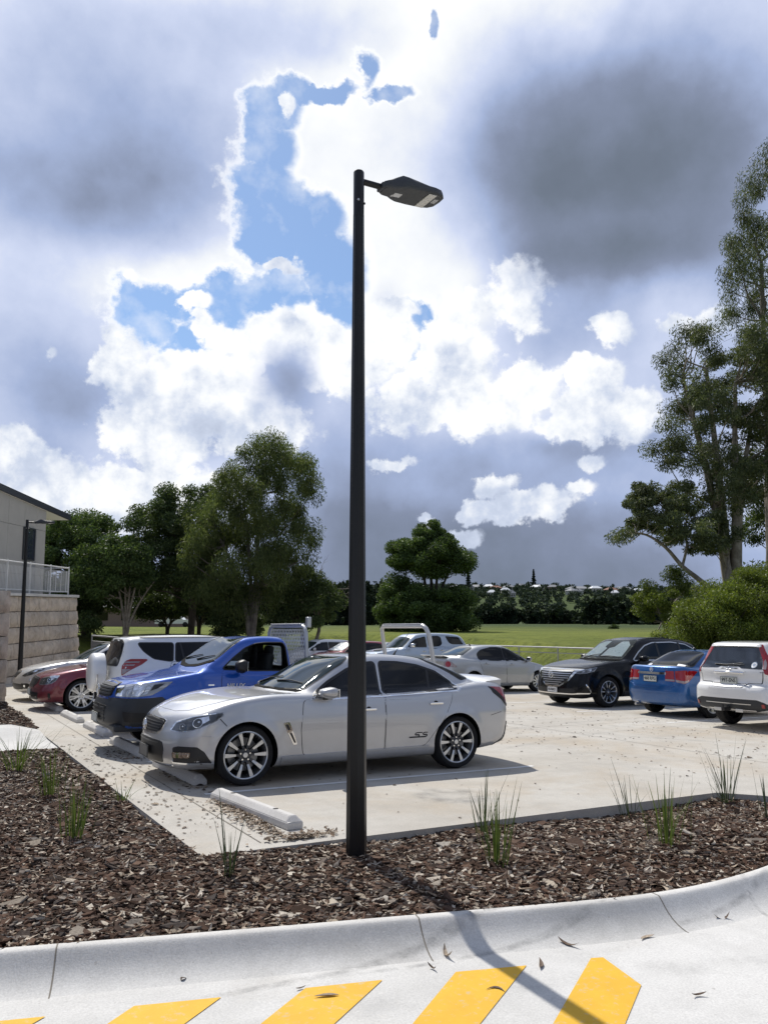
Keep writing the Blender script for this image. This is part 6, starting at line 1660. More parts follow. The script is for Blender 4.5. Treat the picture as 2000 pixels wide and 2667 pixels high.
# ---- silver small sedan farther along the far side, tail to the left
def silver_small():
    L = 4.50
    A = [H(.4, .2), (.1, .22), (.02, .35), (.03, .5), (.15, .68), (.6, .85), (1.0, .93), (1.4, 1.0), (2.4, 1.0), (3.4, 1.02), (3.9, 1.06), (4.36, 1.075), (4.45, 1.02), (4.48, .8), (4.49, .55), (4.42, .3), H(4.2, .24), H(3.3, .2), H(1.3, .19)]
    B = [H(.85, .75), (.95, .95), (1.4, 1.18), (1.8, 1.37), (2.2, 1.455), (2.7, 1.46), (3.1, 1.415), (3.5, 1.28), (3.85, 1.12), (3.95, 1.0), H(3.7, .8), H(2, .75)]
    c = Car('parked_car', 'silver small sedan with round red tail lamp, facing the paddock fence beyond the silver sedan', 'car', P_GREYSIL, L, 1.75, A, B, (.88, 3.43), .32, belt=(.98, .785), roof=(1.40, .59), Ra=.365, res=.75, group='cars parked along the far side of the lot')
    c.glass('window', rnd([(1.05, 1.0), (1.5, 1.22), (1.85, 1.345), (2.15, 1.38), (2.15, 1.0)], .04), trim=.03); c.glass('window', rnd([(2.2, 1.0), (2.2, 1.385), (2.6, 1.375), (3.0, 1.29), (3.16, 1.18), (3.13, 1.02)], .05), trim=.03)
    for s in (-1, 1):
        t = c.panel('tail_light', rnd([(.52, .80), (.53, .95), (.62, 1.0), (.74, .97), (.88, .86), (.93, .79)], .03), M_TAILCLEAR, 'K', .006, s)
        c.panel('red_lens', [(.66 + .085 * math.cos(a), .885 + .085 * math.sin(a)) for a in np.linspace(0, 2 * math.pi, 16, endpoint=False)], M_TAIL, 'K', .010, s, parent=t)
        c.panel('rub_strip', rnd([(.9 + .45, .50), (.9 + .45, .53), (3.0, .53), (3.0, .50)], .005), P_GREYSIL, 'S', .012, s)
    c.door('front_door', rnd([(1.1, .3), (1.05, .97), (2.15, .985), (2.15, .3)], .05), (1.96, .86)); c.door('rear_door', rnd([(2.18, .3), (2.18, .985), (3.2, 1.0), (3.02, .5), (2.85, .32)], .05), (2.95, .89))
    c.glass('rear_window', rnd(sym([(3.15, 0), (3.18, .35), (3.25, .48), (3.68, .60), (3.8, .5), (3.84, 0)]), .05), M_SCREEN, 'T', .010, off=.010, step=.08)
    c.glass('windscreen', rnd(sym([(.95, 0), (1.0, .4), (1.14, .67), (1.75, .55), (1.72, .25), (1.71, 0)]), .05), M_SCREEN, 'T', .010, off=.010, step=.09)
    ys = np.linspace(-.62, .62, 9); mb = MB(); V = []
    for y in ys: V += [(4.18, y, 1.07), (4.25, y, 1.105), (4.43, y, 1.14), (4.44, y, 1.125), (4.32, y, 1.085)]
    mb.add(V, [(i * 5 + k, (i + 1) * 5 + k, (i + 1) * 5 + k + 1, i * 5 + k + 1) for i in range(8) for k in range(4)], 0, True); mb.build('boot_spoiler', P_GREYSIL, c.root)
    ring_emblem(c, (L - .02, 0, .97), 'R', .05, 'h'); c.plate('', (L + .0, 0, .75), 'R')
    mb = MB(); p, d = c.cast('T', 2.95, 0, 1, 0); mb.tube([p, p + Vector((.05, 0, .06))], [.03, .012], 8); mb.build('aerial', M_TRIM, c.root)
    c.mirror(1.32, 1.03, .96, P_GREYSIL)
    c.wheels(.215, 'single', 10, .205, .0, w0=.03, w1=.05)
    c.place(14.08, 21.68, True)
silver_small()

# ---- pale blue-silver wagon, red hatch and white hatch at the far end
def pale_wagon():
    L = 5.10
    A = [H(.3, .35), (.05, .4), (.0, .6), (.04, .9), (.2, 1.02), (.7, 1.10), (1.3, 1.19), (2.4, 1.22), (3.8, 1.25), (4.8, 1.28), (4.98, 1.2), (5.05, .9), (5.08, .6), H(4.9, .4), H(1.3, .34)]
    B = [H(1.1, .9), (1.3, 1.18), (1.6, 1.40), (1.95, 1.66), (2.2, 1.77), (2.7, 1.84), (3.6, 1.86), (4.3, 1.82), (4.62, 1.74), (4.85, 1.45), (5.0, 1.15), H(4.8, .9), H(2, .85)]
    c = Car('parked_car', 'pale blue silver tall wagon with chrome mirrors, at the far end beyond the ladder rack', 'car', P_ICE, L, 1.90, A, B, (.95, 3.85), .37, belt=(1.22, .84), roof=(1.76, .64), Ra=.42, res=.65, group='cars parked along the far side of the lot')
    c.glass('window', rnd([(1.75, 1.27), (1.95, 1.47), (2.2, 1.62), (2.7, 1.72), (2.7, 1.28)], .05), trim=0); c.glass('window', rnd([(2.78, 1.28), (2.78, 1.73), (3.35, 1.75), (3.48, 1.70), (3.50, 1.42), (3.36, 1.32)], .07), trim=0); c.glass('window', rnd([(3.72, 1.74), (3.85, 1.47), (4.0, 1.40), (4.62, 1.40), (4.42, 1.70)], .06), trim=0)
    c.door('front_door', rnd([(1.62, .45), (1.60, 1.24), (2.72, 1.26), (2.72, .45)], .05), (2.5, 1.1), M_CHROME); c.door('rear_door', rnd([(2.76, .45), (2.76, 1.26), (3.62, 1.30), (3.5, .9), (3.3, .5)], .05), (3.4, 1.15), M_CHROME)
    c.glass('windscreen', rnd(sym([(1.34, 0), (1.4, .4), (1.55, .72), (2.0, .6), (1.97, 0)]), .05), M_SCREEN, 'T', .02, off=.014, step=.1)
    c.panel('bonnet_scoop', rnd(sym([(.7, 0), (.72, .2), (1.05, .25), (1.06, 0)]), .02), M_TRIM, 'T', .03)
    for s in (-1, 1): c.panel('tail_light', rnd([(4.85, .95), (4.82, 1.2), (4.97, 1.2), (5.03, .95)], .02), M_TAIL, 'S', .006, s); c.panel('headlight', rnd([(.5, .85), (.5, 1.0), (.95, 1.05), (.9, .9)], .02), M_LAMP, 'Q', .006, s)
    c.mirror(1.82, 1.34, 1.08, M_CHROME, (.24, .17, .2))
    c.wheels(.23, 'single', 6, .25, .0, w0=.05, w1=.08)
    c.place(15.92, 29.65)
pale_wagon()

def hatch(label, paint, X, Y, shade=False, H_=1.48):
    L = 4.2; k = H_ / 1.48
    A = [H(.34, .2), (.1, .22), (.02, .35), (.02, .55), (.12, .76), (.5, .9), (1.0, 1.0), (2.2, 1.02), (3.4, 1.05), (4.0, 1.07), (4.14, .95), (4.18, .6), (4.1, .32), H(3.9, .24), H(1.3, .19)]
    B = [H(.9, .78), (1.0, 1.0), (1.4, 1.22), (1.75, 1.40), (2.1, 1.47 * k), (2.7, 1.485 * k), (3.4, 1.455 * k), (3.75, 1.40), (3.95, 1.15), (4.05, 1.0), H(3.9, .8), H(1.8, .75)]
    c = Car('parked_car', label, 'car', paint, L, 1.76, A, B, (.85, 3.45), .32, belt=(1.0, .79), roof=(1.42, .60), Ra=.365, res=.6, group='cars parked along the far side of the lot')
    c.glass('window', rnd([(1.35, 1.03), (1.7, 1.25), (2.0, 1.37), (2.3, 1.39), (2.3, 1.04)], .03)); c.glass('window', rnd([(2.36, 1.04), (2.36, 1.39), (3.0, 1.38), (3.5, 1.26), (3.55, 1.10)], .04))
    c.door('front_door', rnd([(1.2, .3), (1.2, 1.0), (2.3, 1.02), (2.3, .3)], .05), (2.1, .88)); c.door('rear_door', rnd([(2.34, .3), (2.34, 1.02), (3.2, 1.03), (3.0, .4)], .05), (3.0, .9))
    c.glass('windscreen', rnd(sym([(1.08, 0), (1.13, .4), (1.27, .67), (1.78, .55), (1.75, 0)]), .05), M_SHADE if shade else M_SCREEN, 'T', .02, off=.014, step=.1)
    for s in (-1, 1): c.panel('tail_light', rnd([(3.9, .8), (3.86, 1.05), (4.05, 1.05), (4.12, .8)], .02), M_TAIL, 'S', .006, s); c.panel('headlight', rnd([(.5, .62), (.5, .72), (.95, .85), (.9, .72)], .02), M_LAMP, 'Q', .006, s)
    c.mirror(1.5, 1.08, .96, paint)
    c.wheels(.21, 'single', 7, .2, .0, w0=.04, w1=.06)
    c.place(X, Y)
hatch('red hatchback with a bright sunshade in its windscreen, mostly hidden behind the lamp post', P_RED, 14.85, 32.3, True)
hatch('white hatchback at the farthest end, half seen through the mesh headboard', P_WHITE, 14.45, 35.0, False, 1.52)

# ------------------------------------------------------------------ left side: block retaining walls, terrace, railing, building
def vxy(xc, yc):
    """point from its sideways and forward distance as seen from the bays' corner"""
    return (RIGHT.x * xc + FWD.x * yc, RIGHT.y * xc + FWD.y * yc)
VIEW_ROT = Matrix(((FWD.x, RIGHT.x, 0), (FWD.y, RIGHT.y, 0), (0, 0, 1))).to_4x4()      # local x ahead, local y to the right
def stone_fn(c1, c2):
    def fn(N, b):
        co = obj_co(N)
        oi = N.add('ShaderNodeObjectInfo').outputs['Random']
        off = N.add('ShaderNodeCombineXYZ'); N.l.new(N.math('MULTIPLY', oi, 37.0), off.inputs[0]); N.l.new(N.math('MULTIPLY', oi, 91.0), off.inputs[2])
        p_ = N.vmath('ADD', co, off.outputs[0])
        f = N.rng(N.noise(p_, 3.2, 8.0, 0.65).outputs[0], 0.33, 0.68)
        col = N.mix(f, c1, c2)
        mp = N.add('ShaderNodeMapping'); N.l.new(p_, mp.inputs[0]); mp.inputs['Scale'].default_value = (7.0, 7.0, 0.9)
        st = N.rng(N.noise(mp.outputs[0], 1.0, 6.0, 0.65).outputs[0], 0.55, 0.72, 0.0, 0.55)
        col = N.mix(st, col, (0.15, 0.13, 0.115))
        hv = N.rng(oi, 0.0, 1.0, 0.86, 1.10); cx = N.add('ShaderNodeCombineXYZ')
        for i in range(3): N.l.new(hv, cx.inputs[i])
        N.l.new(N.mix(1.0, col, cx.outputs[0], 'RGBA', 'MULTIPLY'), b.inputs['Base Color'])
        h = N.math('ADD', N.noise(p_, 9.0, 9.0, 0.7).outputs[0], N.math('MULTIPLY', N.noise(mp.outputs[0], 1.6, 4.0).outputs[0], 0.7))
        bump(N, b, h, 0.9, 0.05)
    return fn
M_BLOCK = mat('split_face_block', rough=0.92, spec=0.2, fn=stone_fn((0.46, 0.385, 0.31), (0.68, 0.59, 0.49)))
BLOCK_H = 0.54
def block_mesh(length, seed):
    rng = np.random.default_rng(seed)
    nx, nz = max(4, int(length / 0.13)), 5
    L_, Hh = length - 0.022, BLOCK_H - 0.020
    V = []; F = []
    for i in range(nx + 1):
        for k in range(nz + 1):
            u, w = i / nx, k / nz
            e = min(1.0, 6 * min(u, 1 - u) * length / 1.1, 3.4 * min(w, 1 - w))
            d = (0.042 + rng.normal(0, 0.024)) * e - 0.050 * (1 - e)
            V.append(((u - 0.5) * L_ + (rng.normal(0, 0.006) if 0 < i < nx else rng.normal(0, 0.004)), d, w * Hh + (rng.normal(0, 0.006) if 0 < k < nz else rng.normal(0, .004))))
    m = nz + 1
    F = [(i * m + k, (i + 1) * m + k, (i + 1) * m + k + 1, i * m + k + 1) for i in range(nx) for k in range(nz)]
    mb = MB(); mb.add(V, F)
    rim = [i * m for i in range(nx + 1)] + [nx * m + k for k in range(1, m)] + [i * m + nz for i in range(nx - 1, -1, -1)] + [k for k in range(nz - 1, 0, -1)]
    B = [(V[i][0], -0.5, V[i][2]) for i in rim]
    A_ = [V[i] for i in rim]; n = len(rim)
    mb.add(A_ + B, [(i, (i + 1) % n, n + (i + 1) % n, n + i) for i in range(n)])
    mb.add(B, [tuple(range(n))])
    o = mb.build('block', M_BLOCK); me = o.data; bpy.data.objects.remove(o); me.name = 'block'
    me.polygons.foreach_set('use_smooth', np.ones(len(me.polygons), bool)); me.set_sharp_from_angle(angle=math.radians(42))
    return me
BLOCKS = {round(l, 2): [block_mesh(l, 40 + i * 7 + q) for q in range(3)] for i, l in enumerate((0.72, 0.95, 1.2))}
M_JOINTDARK = mat('wall_core', (0.055, 0.05, 0.045), 0.95)
def block_wall(label, M, length, courses, seed, batter=0.034, cap=None):
    """wall laid course by course; local x along the face, y outwards, z up from the footing; its far end rakes like its face"""
    w = empty('retaining_wall', (0, 0, 0), label, 'retaining wall')
    w.matrix_world = M
    rng = random.Random(seed)
    for c in range(courses):
        x = length - c * batter
        z = c * BLOCK_H
        if c % 2: 
            first = 0.55
        else:
            first = None
        start = 0.0
        while x > start:
            l = rng.choice((0.72, 0.95, 0.95, 0.95))
            me = rng.choice(BLOCKS[l])
            l0 = l
            if x - l < 0.4: l = x - start
            o = bpy.data.objects.new('block', me); COL.objects.link(o); o.parent = w
            o.location = (x - l / 2, -c * batter, z)
            o.scale = (l / l0, 1, 1)
            if l > 1.3: o.scale = (l / l0, 1, 1)
            x -= l
    mb = MB(); mb.box((length / 2, -0.40, courses * BLOCK_H / 2 - 0.02), (length - 0.5, 0.34, courses * BLOCK_H - 0.05)); mb.build('core', M_JOINTDARK, w)
    if cap:
        mb = MB(); mb.box((length / 2 - courses * batter / 2, -courses * batter - 0.22, courses * BLOCK_H + 0.05), (length - courses * batter + 0.06, 0.62, 0.10), 0, None, 0.012); mb.build('cap', M_KERB, w)
    return w
TERR = 2.165
xa, ya = vxy(-12.46, 17.0)
Wm = Matrix.Translation((xa, ya, TERR - 0.10 - 6 * BLOCK_H)) @ VIEW_ROT
block_wall('tall retaining wall of pale split-face blocks below the railing and building', Wm, 17.25, 6, 3, cap=True)
# second wall, its end at the corner of the upper bed, running off to the left
W2 = Matrix.Translation((-3.4, 21.26, gz(-0.6, 21.3) - 0.12)) @ Matrix(((1, 0, 0), (0, -1, 0), (0, 0, 1))).to_4x4()
W2 = Matrix.Translation((-4.0, 21.30, gz(0, 21.3) - 0.08)) @ Matrix.Identity(4)
W2 = Matrix.Translation((2.08, 21.30, gz(0, 21.3) - 0.08)) @ Matrix.Rotation(math.pi, 4, 'Z')
w2 = block_wall('end of a second block wall at the left edge, beside the upper planting bed', W2, 6.0, 5, 9, batter=0.0)
# end face of that wall: stretchers seen end on
for c in range(5):
    o = bpy.data.objects.new('block', BLOCKS[0.72][c % 3]); COL.objects.link(o); o.parent = w2
    o.matrix_local = Matrix.Translation((0.02, -0.46, c * BLOCK_H)) @ Matrix.Rotation(math.pi / 2, 4, 'Z')

def terrace():
    # level ground held up by the wall
    P = [vxy(-12.95, 17.1), vxy(-12.95, 33.9), vxy(-13.0, 34.1), vxy(-45, 34.3), vxy(-45, 17.1)]
    mb = MB(); n = len(P)
    top = [(x, y, TERR - 0.02) for x, y in P]; bot = [(x, y, -1.6) for x, y in P]
    mb.add(top + bot, [tuple(range(n))] + [(i, n + i, n + (i + 1) % n, (i + 1) % n) for i in range(n)])
    o = mb.build('terrace', M_SLAB); o['kind'] = 'structure'
terrace()

M_ALU = mat('pale_grey_aluminium', (0.68, 0.68, 0.67), 0.45, 0.1)
def railing():
    r = empty('railing', (*vxy(-12.78, 17.2), TERR), 'pale grey metal railing with thin vertical bars along the top of the block wall', 'railing')
    r.matrix_world = Matrix.Translation((*vxy(-12.95, 17.2), TERR)) @ VIEW_ROT
    bar = MB(); bar.box((0, 0, 0.55), (0.016, 0.016, 0.84)); bme = None
    post = MB(); post.box((0, 0, 0.55), (0.05, 0.05, 1.10), 0, None, .006); pme = None
    top = MB(); top.tube([(0, 0, 1.10), (16.55, 0, 1.10), (16.6, -0.05, 1.10), (16.6, -6.0, 1.10)], .026, 8); top.build('top_rail', M_ALU, r)
    lo = MB(); lo.box((8.3, 0, 0.13), (16.6, .035, .035)); lo.box((16.6, -3.0, 0.13), (.035, 6.0, .035)); lo.build('bottom_rail', M_ALU, r)
    spots = [(x, 0) for x in np.arange(16.6, 0, -1.85)] + [(16.6, -y) for y in np.arange(1.85, 6.1, 1.85)]
    for x, y in spots:
        if pme is None: o = post.build('post', M_ALU, r); pme = o.data
        else: o = bpy.data.objects.new('post', pme); COL.objects.link(o); o.parent = r
        o.location = (x, y, 0)
        k = MB(); k.lathe([(0, .045), (.022, .038), (.032, .015), (.028, 0)], 10, 0, Matrix.Translation((x, y, 1.115))); k.build('post_cap', M_ALU, o).matrix_parent_inverse = Matrix.Translation((-x, -y, 0))
    bs = [(x, 0) for x in np.arange(16.5, 5.5, -0.105)] + [(16.6, -y) for y in np.arange(0.1, 6.0, 0.105)]
    for x, y in bs:
        if bme is None: o = bar.build('baluster', M_ALU, r); bme = o.data
        else: o = bpy.data.objects.new('baluster', bme); COL.objects.link(o); o.parent = r
        o.location = (x, y, 0)
railing()

def building():
    b = empty('building', (*vxy(-13.9, 17.0), TERR), 'pale beige panelled building with a dark sloping roof and one narrow window', 'building')
    X0 = -14.15          # face towards the car park
    b.matrix_world = Matrix.Translation((*vxy(X0, 17.0), TERR)) @ VIEW_ROT
    END = 17.2            # local x of the far corner
    def zroof(x): return 5.69 - TERR + (END - x) * 0.060
    M_PANEL = mat('beige_cladding', rough=0.8, fn=mottled((0.45, 0.425, 0.385), (0.49, 0.465, 0.42), 1.5))
    M_PANEL2 = mat('grey_cladding', rough=0.8, fn=mottled((0.34, 0.33, 0.32), (0.37, 0.36, 0.35), 1.5))
    mb = MB(); V = [(0, -.06, 0), (END - .05, -.06, 0), (END - .05, -.06, zroof(END) - .03), (0, -.06, zroof(0) - .03)]
    V2 = [(x, -12, z) for x, y, z in V]
    mb.add(V + V2, [(0, 1, 2, 3), (1, 5, 6, 2), (0, 4, 5, 1), (3, 2, 6, 7), (4, 7, 6, 5), (0, 3, 7, 4)]); mb.build('wall', M_JOINTDARK, b)
    xs = [END - q for q in (0, .86, 2.06, 3.45, 4.7, 5.9, 7.1, 8.3, 9.5, 10.7, 11.9, 13.1, 14.3)]
    zs = [0.0, 0.80, 2.66]
    for i in range(len(xs) - 1):
        x1, x0 = xs[i] - .006, xs[i + 1] + .006
        for k in range(3):
            z0 = zs[k] + .006
            m_ = M_PANEL2 if (i == 1 and k < 2) else M_PANEL
            mb = MB()
            if k < 2: mb.box(((x0 + x1) / 2, -.03, (z0 + zs[k + 1] - .006) / 2), (x1 - x0, .06, zs[k + 1] - z0 - .006), 0, None, .004)
            else:
                mb.prism([(x0, z0), (x1, z0), (x1, zroof(x1) - .01), (x0, zroof(x0) - .01)], 1, -.06, 0.0)
            mb.build('panel', m_, b)
    # end wall panels
    for y0, y1 in ((-.06, -1.26), (-1.27, -2.47), (-2.48, -3.68)):
        for k in range(3):
            z0 = zs[k] + .006; z1 = (zs[k + 1] if k < 2 else zroof(END)) - .006
            mb = MB(); mb.box((END - .02, (y0 + y1) / 2, (z0 + z1) / 2), (.06, abs(y1 - y0), z1 - z0), 0, None, .004); mb.build('panel', M_PANEL, b)
    wn = MB(); wx0, wx1, wz0, wz1 = END - 2.12, END - 1.12, 1.38, 2.63
    for c, s in ((((wx0 + wx1) / 2, .025, wz0), (wx1 - wx0, .08, .05)), (((wx0 + wx1) / 2, .025, wz1), (wx1 - wx0, .08, .05)), ((wx0, .025, (wz0 + wz1) / 2), (.05, .08, wz1 - wz0)), ((wx1, .025, (wz0 + wz1) / 2), (.05, .08, wz1 - wz0))): wn.box(c, s)
    w = wn.build('window', mat('window_frame_dark', (.05, .055, .06), .4), b)
    g = MB(); g.box(((wx0 + wx1) / 2, .012, (wz0 + wz1) / 2), (wx1 - wx0, .02, wz1 - wz0)); g.build('pane', mat('blue_grey_pane', (.035, .045, .07), .06, coat=1.0), w)
    # roof: deep dark edge, pale soffit
    x0, x1, y0, y1 = -1.5, END + 2.40, .10, -12.6
    zz = lambda x: zroof(x)
    mb = MB()
    V = [(x, y, zz(x) + d) for d in (0.0, .24) for x, y in ((x0, y0), (x1, y0), (x1, y1), (x0, y1))]
    mb.add(V, [(0, 3, 2, 1), (4, 5, 6, 7), (0, 1, 5, 4), (1, 2, 6, 5), (2, 3, 7, 6), (3, 0, 4, 7)])
    rf = mb.build('roof', mat('roof_steel', (.045, .05, .062), .5, .3), b)
    mb = MB(); V = [(x0, y0 - .05, zz(x0) - .006), (x1 - .05, y0 - .05, zz(x1) - .006), (x1 - .05, y1, zz(x1) - .006), (x0, y1, zz(x0) - .006)]
    mb.add(V, [(0, 3, 2, 1)]); mb.build('soffit', mat('soffit_white', (.74, .73, .71), .7), rf)
building()
lamp_post(*vxy(-11.75, 26.9), gz(*vxy(-11.75, 26.9)) , 5.36, 'farther charcoal lamp post standing in front of the block wall')

# fence of the paddock along the far side
def fence(P0, P1, z0, z1, label, drop, panel=None, gap=2.4):
    M_GALV = mat('weathered_galvanised', (0.34, 0.345, 0.35), 0.5, 0.5)
    f = empty('fence', (P0[0], P0[1], z0), label, 'fence')
    d = Vector((P1[0] - P0[0], P1[1] - P0[1], z1 - z0)); n = max(1, int(d.length / gap))
    f.location = (P0[0], P0[1], z0)
    tb = MB(); tb.tube([(0, 0, 0), tuple(d)], .03, 8); tb.build('top_rail', M_GALV, f)
    tb = MB(); o = Vector((0, 0, -.22)); tb.tube([tuple(o), tuple(d + o)], .018, 6); tb.build('mid_rail', M_GALV, f)
    tb = MB(); o = Vector((0, 0, -drop + .08)); tb.tube([tuple(o), tuple(d + o)], .018, 6); tb.build('bottom_rail', M_GALV, f)
    for i in range(n + 1):
        p = d * (i / n); tb = MB(); tb.tube([tuple(p + Vector((0, 0, -drop - .3))), tuple(p + Vector((0, 0, .0)))], .028, 8); tb.build('post', M_GALV, f)
    if panel:
        tb = MB(); h = drop - .24
        side_ = Vector((-d.y, d.x, 0)).normalized() * .02
        a, b_ = Vector((0, 0, -.26)), Vector((0, 0, -drop))
        V = [a + side_, d + a + side_, d + b_ + side_, b_ + side_, a - side_, d + a - side_, d + b_ - side_, b_ - side_]
        tb.add(V, [(0, 1, 2, 3), (7, 6, 5, 4), (0, 4, 5, 1), (2, 6, 7, 3)]); tb.build('panel', panel, f)
    else:
        tb = MB(); k = int(d.length / .30)
        for i in range(k):
            p = d * (i / k); tb.tube([tuple(p + Vector((0, 0, -.22))), tuple(p + Vector((0, 0, -drop + .08)))], .0035, 3, caps=False, smooth=False)
        tb.build('mesh', M_GALV, f)
    return f
fence((22.95, 6.0), (22.95, 45.5), .50, -.42, 'galvanised pipe rail fence between the car park and the green paddock', 1.25)
fence((6.55, 35.3), (9.6, 30.0), .52, .30, 'pipe railing with a solid grey panel at the end of the block wall', 1.7, mat('grey_sheet', (.22, .225, .23), .6))

# ------------------------------------------------------------------ trees
def leaf_fn(c1, c2, c3, trans=0.42):
    def fn(N, b):
        g = N.add('ShaderNodeNewGeometry')
        r = g.outputs['Random Per Island']
        col = N.ramp(r, [(0.0, c1), (0.5, c2), (1.0, c3)])
        co = obj_co(N)
        big = N.rng(N.noise(co, 0.55, 3.0).outputs[0], 0.35, 0.65, 0.72, 1.25)
        cx = N.add('ShaderNodeCombineXYZ')
        for i in range(3): N.l.new(big, cx.inputs[i])
        col = N.mix(1.0, col, cx.outputs[0], 'RGBA', 'MULTIPLY')
        N.l.new(col, b.inputs['Base Color'])
        tr = N.add('ShaderNodeBsdfTranslucent'); N.l.new(N.mix(1.0, col, (1.25, 1.25, 0.6), 'RGBA', 'MULTIPLY'), tr.inputs[0])
        mx = N.add('ShaderNodeMixShader'); mx.inputs[0].default_value = trans
        out = N.n['Material Output']
        N.l.new(b.outputs[0], mx.inputs[1]); N.l.new(tr.outputs[0], mx.inputs[2]); N.l.new(mx.outputs[0], out.inputs[0])
    return fn
L_GUM = mat('gum_leaf', rough=0.55, spec=0.25, fn=leaf_fn((0.052, 0.079, 0.032), (0.096, 0.131, 0.049), (0.149, 0.175, 0.067)))
L_DARK = mat('dark_leaf', rough=0.55, spec=0.22, fn=leaf_fn((0.036, 0.060, 0.027), (0.073, 0.110, 0.044), (0.120, 0.160, 0.060), 0.3))
L_MID = mat('fig_leaf', rough=0.55, spec=0.22, fn=leaf_fn((0.040, 0.073, 0.027), (0.080, 0.128, 0.044), (0.140, 0.196, 0.068), 0.3))
L_GREY = mat('grey_gum_leaf', rough=0.55, spec=0.25, fn=leaf_fn((0.054, 0.076, 0.040), (0.099, 0.126, 0.061), (0.162, 0.184, 0.090), 0.3))
L_BRIGHT = mat('bright_shrub_leaf', rough=0.5, spec=0.35, fn=leaf_fn((0.068, 0.101, 0.019), (0.128, 0.176, 0.030), (0.203, 0.243, 0.054), 0.4))
L_FAR = mat('far_foliage', rough=0.9, spec=0.1, fn=leaf_fn((0.012, 0.020, 0.014), (0.020, 0.032, 0.020), (0.032, 0.046, 0.026), 0.15))  # the far belt's cloud shadow is put into this dark leaf colour
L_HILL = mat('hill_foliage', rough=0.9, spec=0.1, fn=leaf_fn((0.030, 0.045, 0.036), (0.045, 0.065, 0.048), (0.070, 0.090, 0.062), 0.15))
def bark(name, c1, c2): return mat(name, rough=0.85, fn=mottled(c1, c2, 3.0, 8.0, 0.6, 14.0))
B_PALE = bark('pale_gum_bark', (0.16, 0.135, 0.11), (0.34, 0.30, 0.25)); B_DARK = bark('dark_bark', (0.045, 0.036, 0.028), (0.10, 0.08, 0.062)); B_GREY = bark('grey_bark', (0.10, 0.088, 0.075), (0.20, 0.175, 0.15))

def leaf_cloud(centres, radii, n_each, size, rng, droop=0.0, slim=0.32, shell=0.55):
    """leaf-sized faces filling clumps: returns verts and quads (each a folded diamond)"""
    C = np.repeat(centres, n_each, 0); Rr = np.repeat(radii, n_each, 0); n = len(C)
    d = rng.normal(size=(n, 3)); d /= np.linalg.norm(d, axis=1)[:, None] + 1e-9
    r = rng.uniform(0, 1, n) ** shell
    P = C + d * r[:, None] * Rr
    # leaf axis: outwards mixed with random and hanging
    a = d * 0.5 + rng.normal(size=(n, 3)) * 0.7; a[:, 2] -= droop * 1.6
    a /= np.linalg.norm(a, axis=1)[:, None] + 1e-9
    b = np.cross(a, rng.normal(size=(n, 3))); b /= np.linalg.norm(b, axis=1)[:, None] + 1e-9
    L = size * rng.uniform(0.6, 1.4, n)[:, None]; W = L * slim
    V = np.stack([P - a * L * 0.5, P + b * W * 0.5, P + a * L * 0.5, P - b * W * 0.5], 1)
    F = np.arange(n)[:, None] * 4 + np.arange(4)[None]
    return V.reshape(-1, 3), F

def in_outline(px, pz, poly): return in_poly(px, pz, poly)

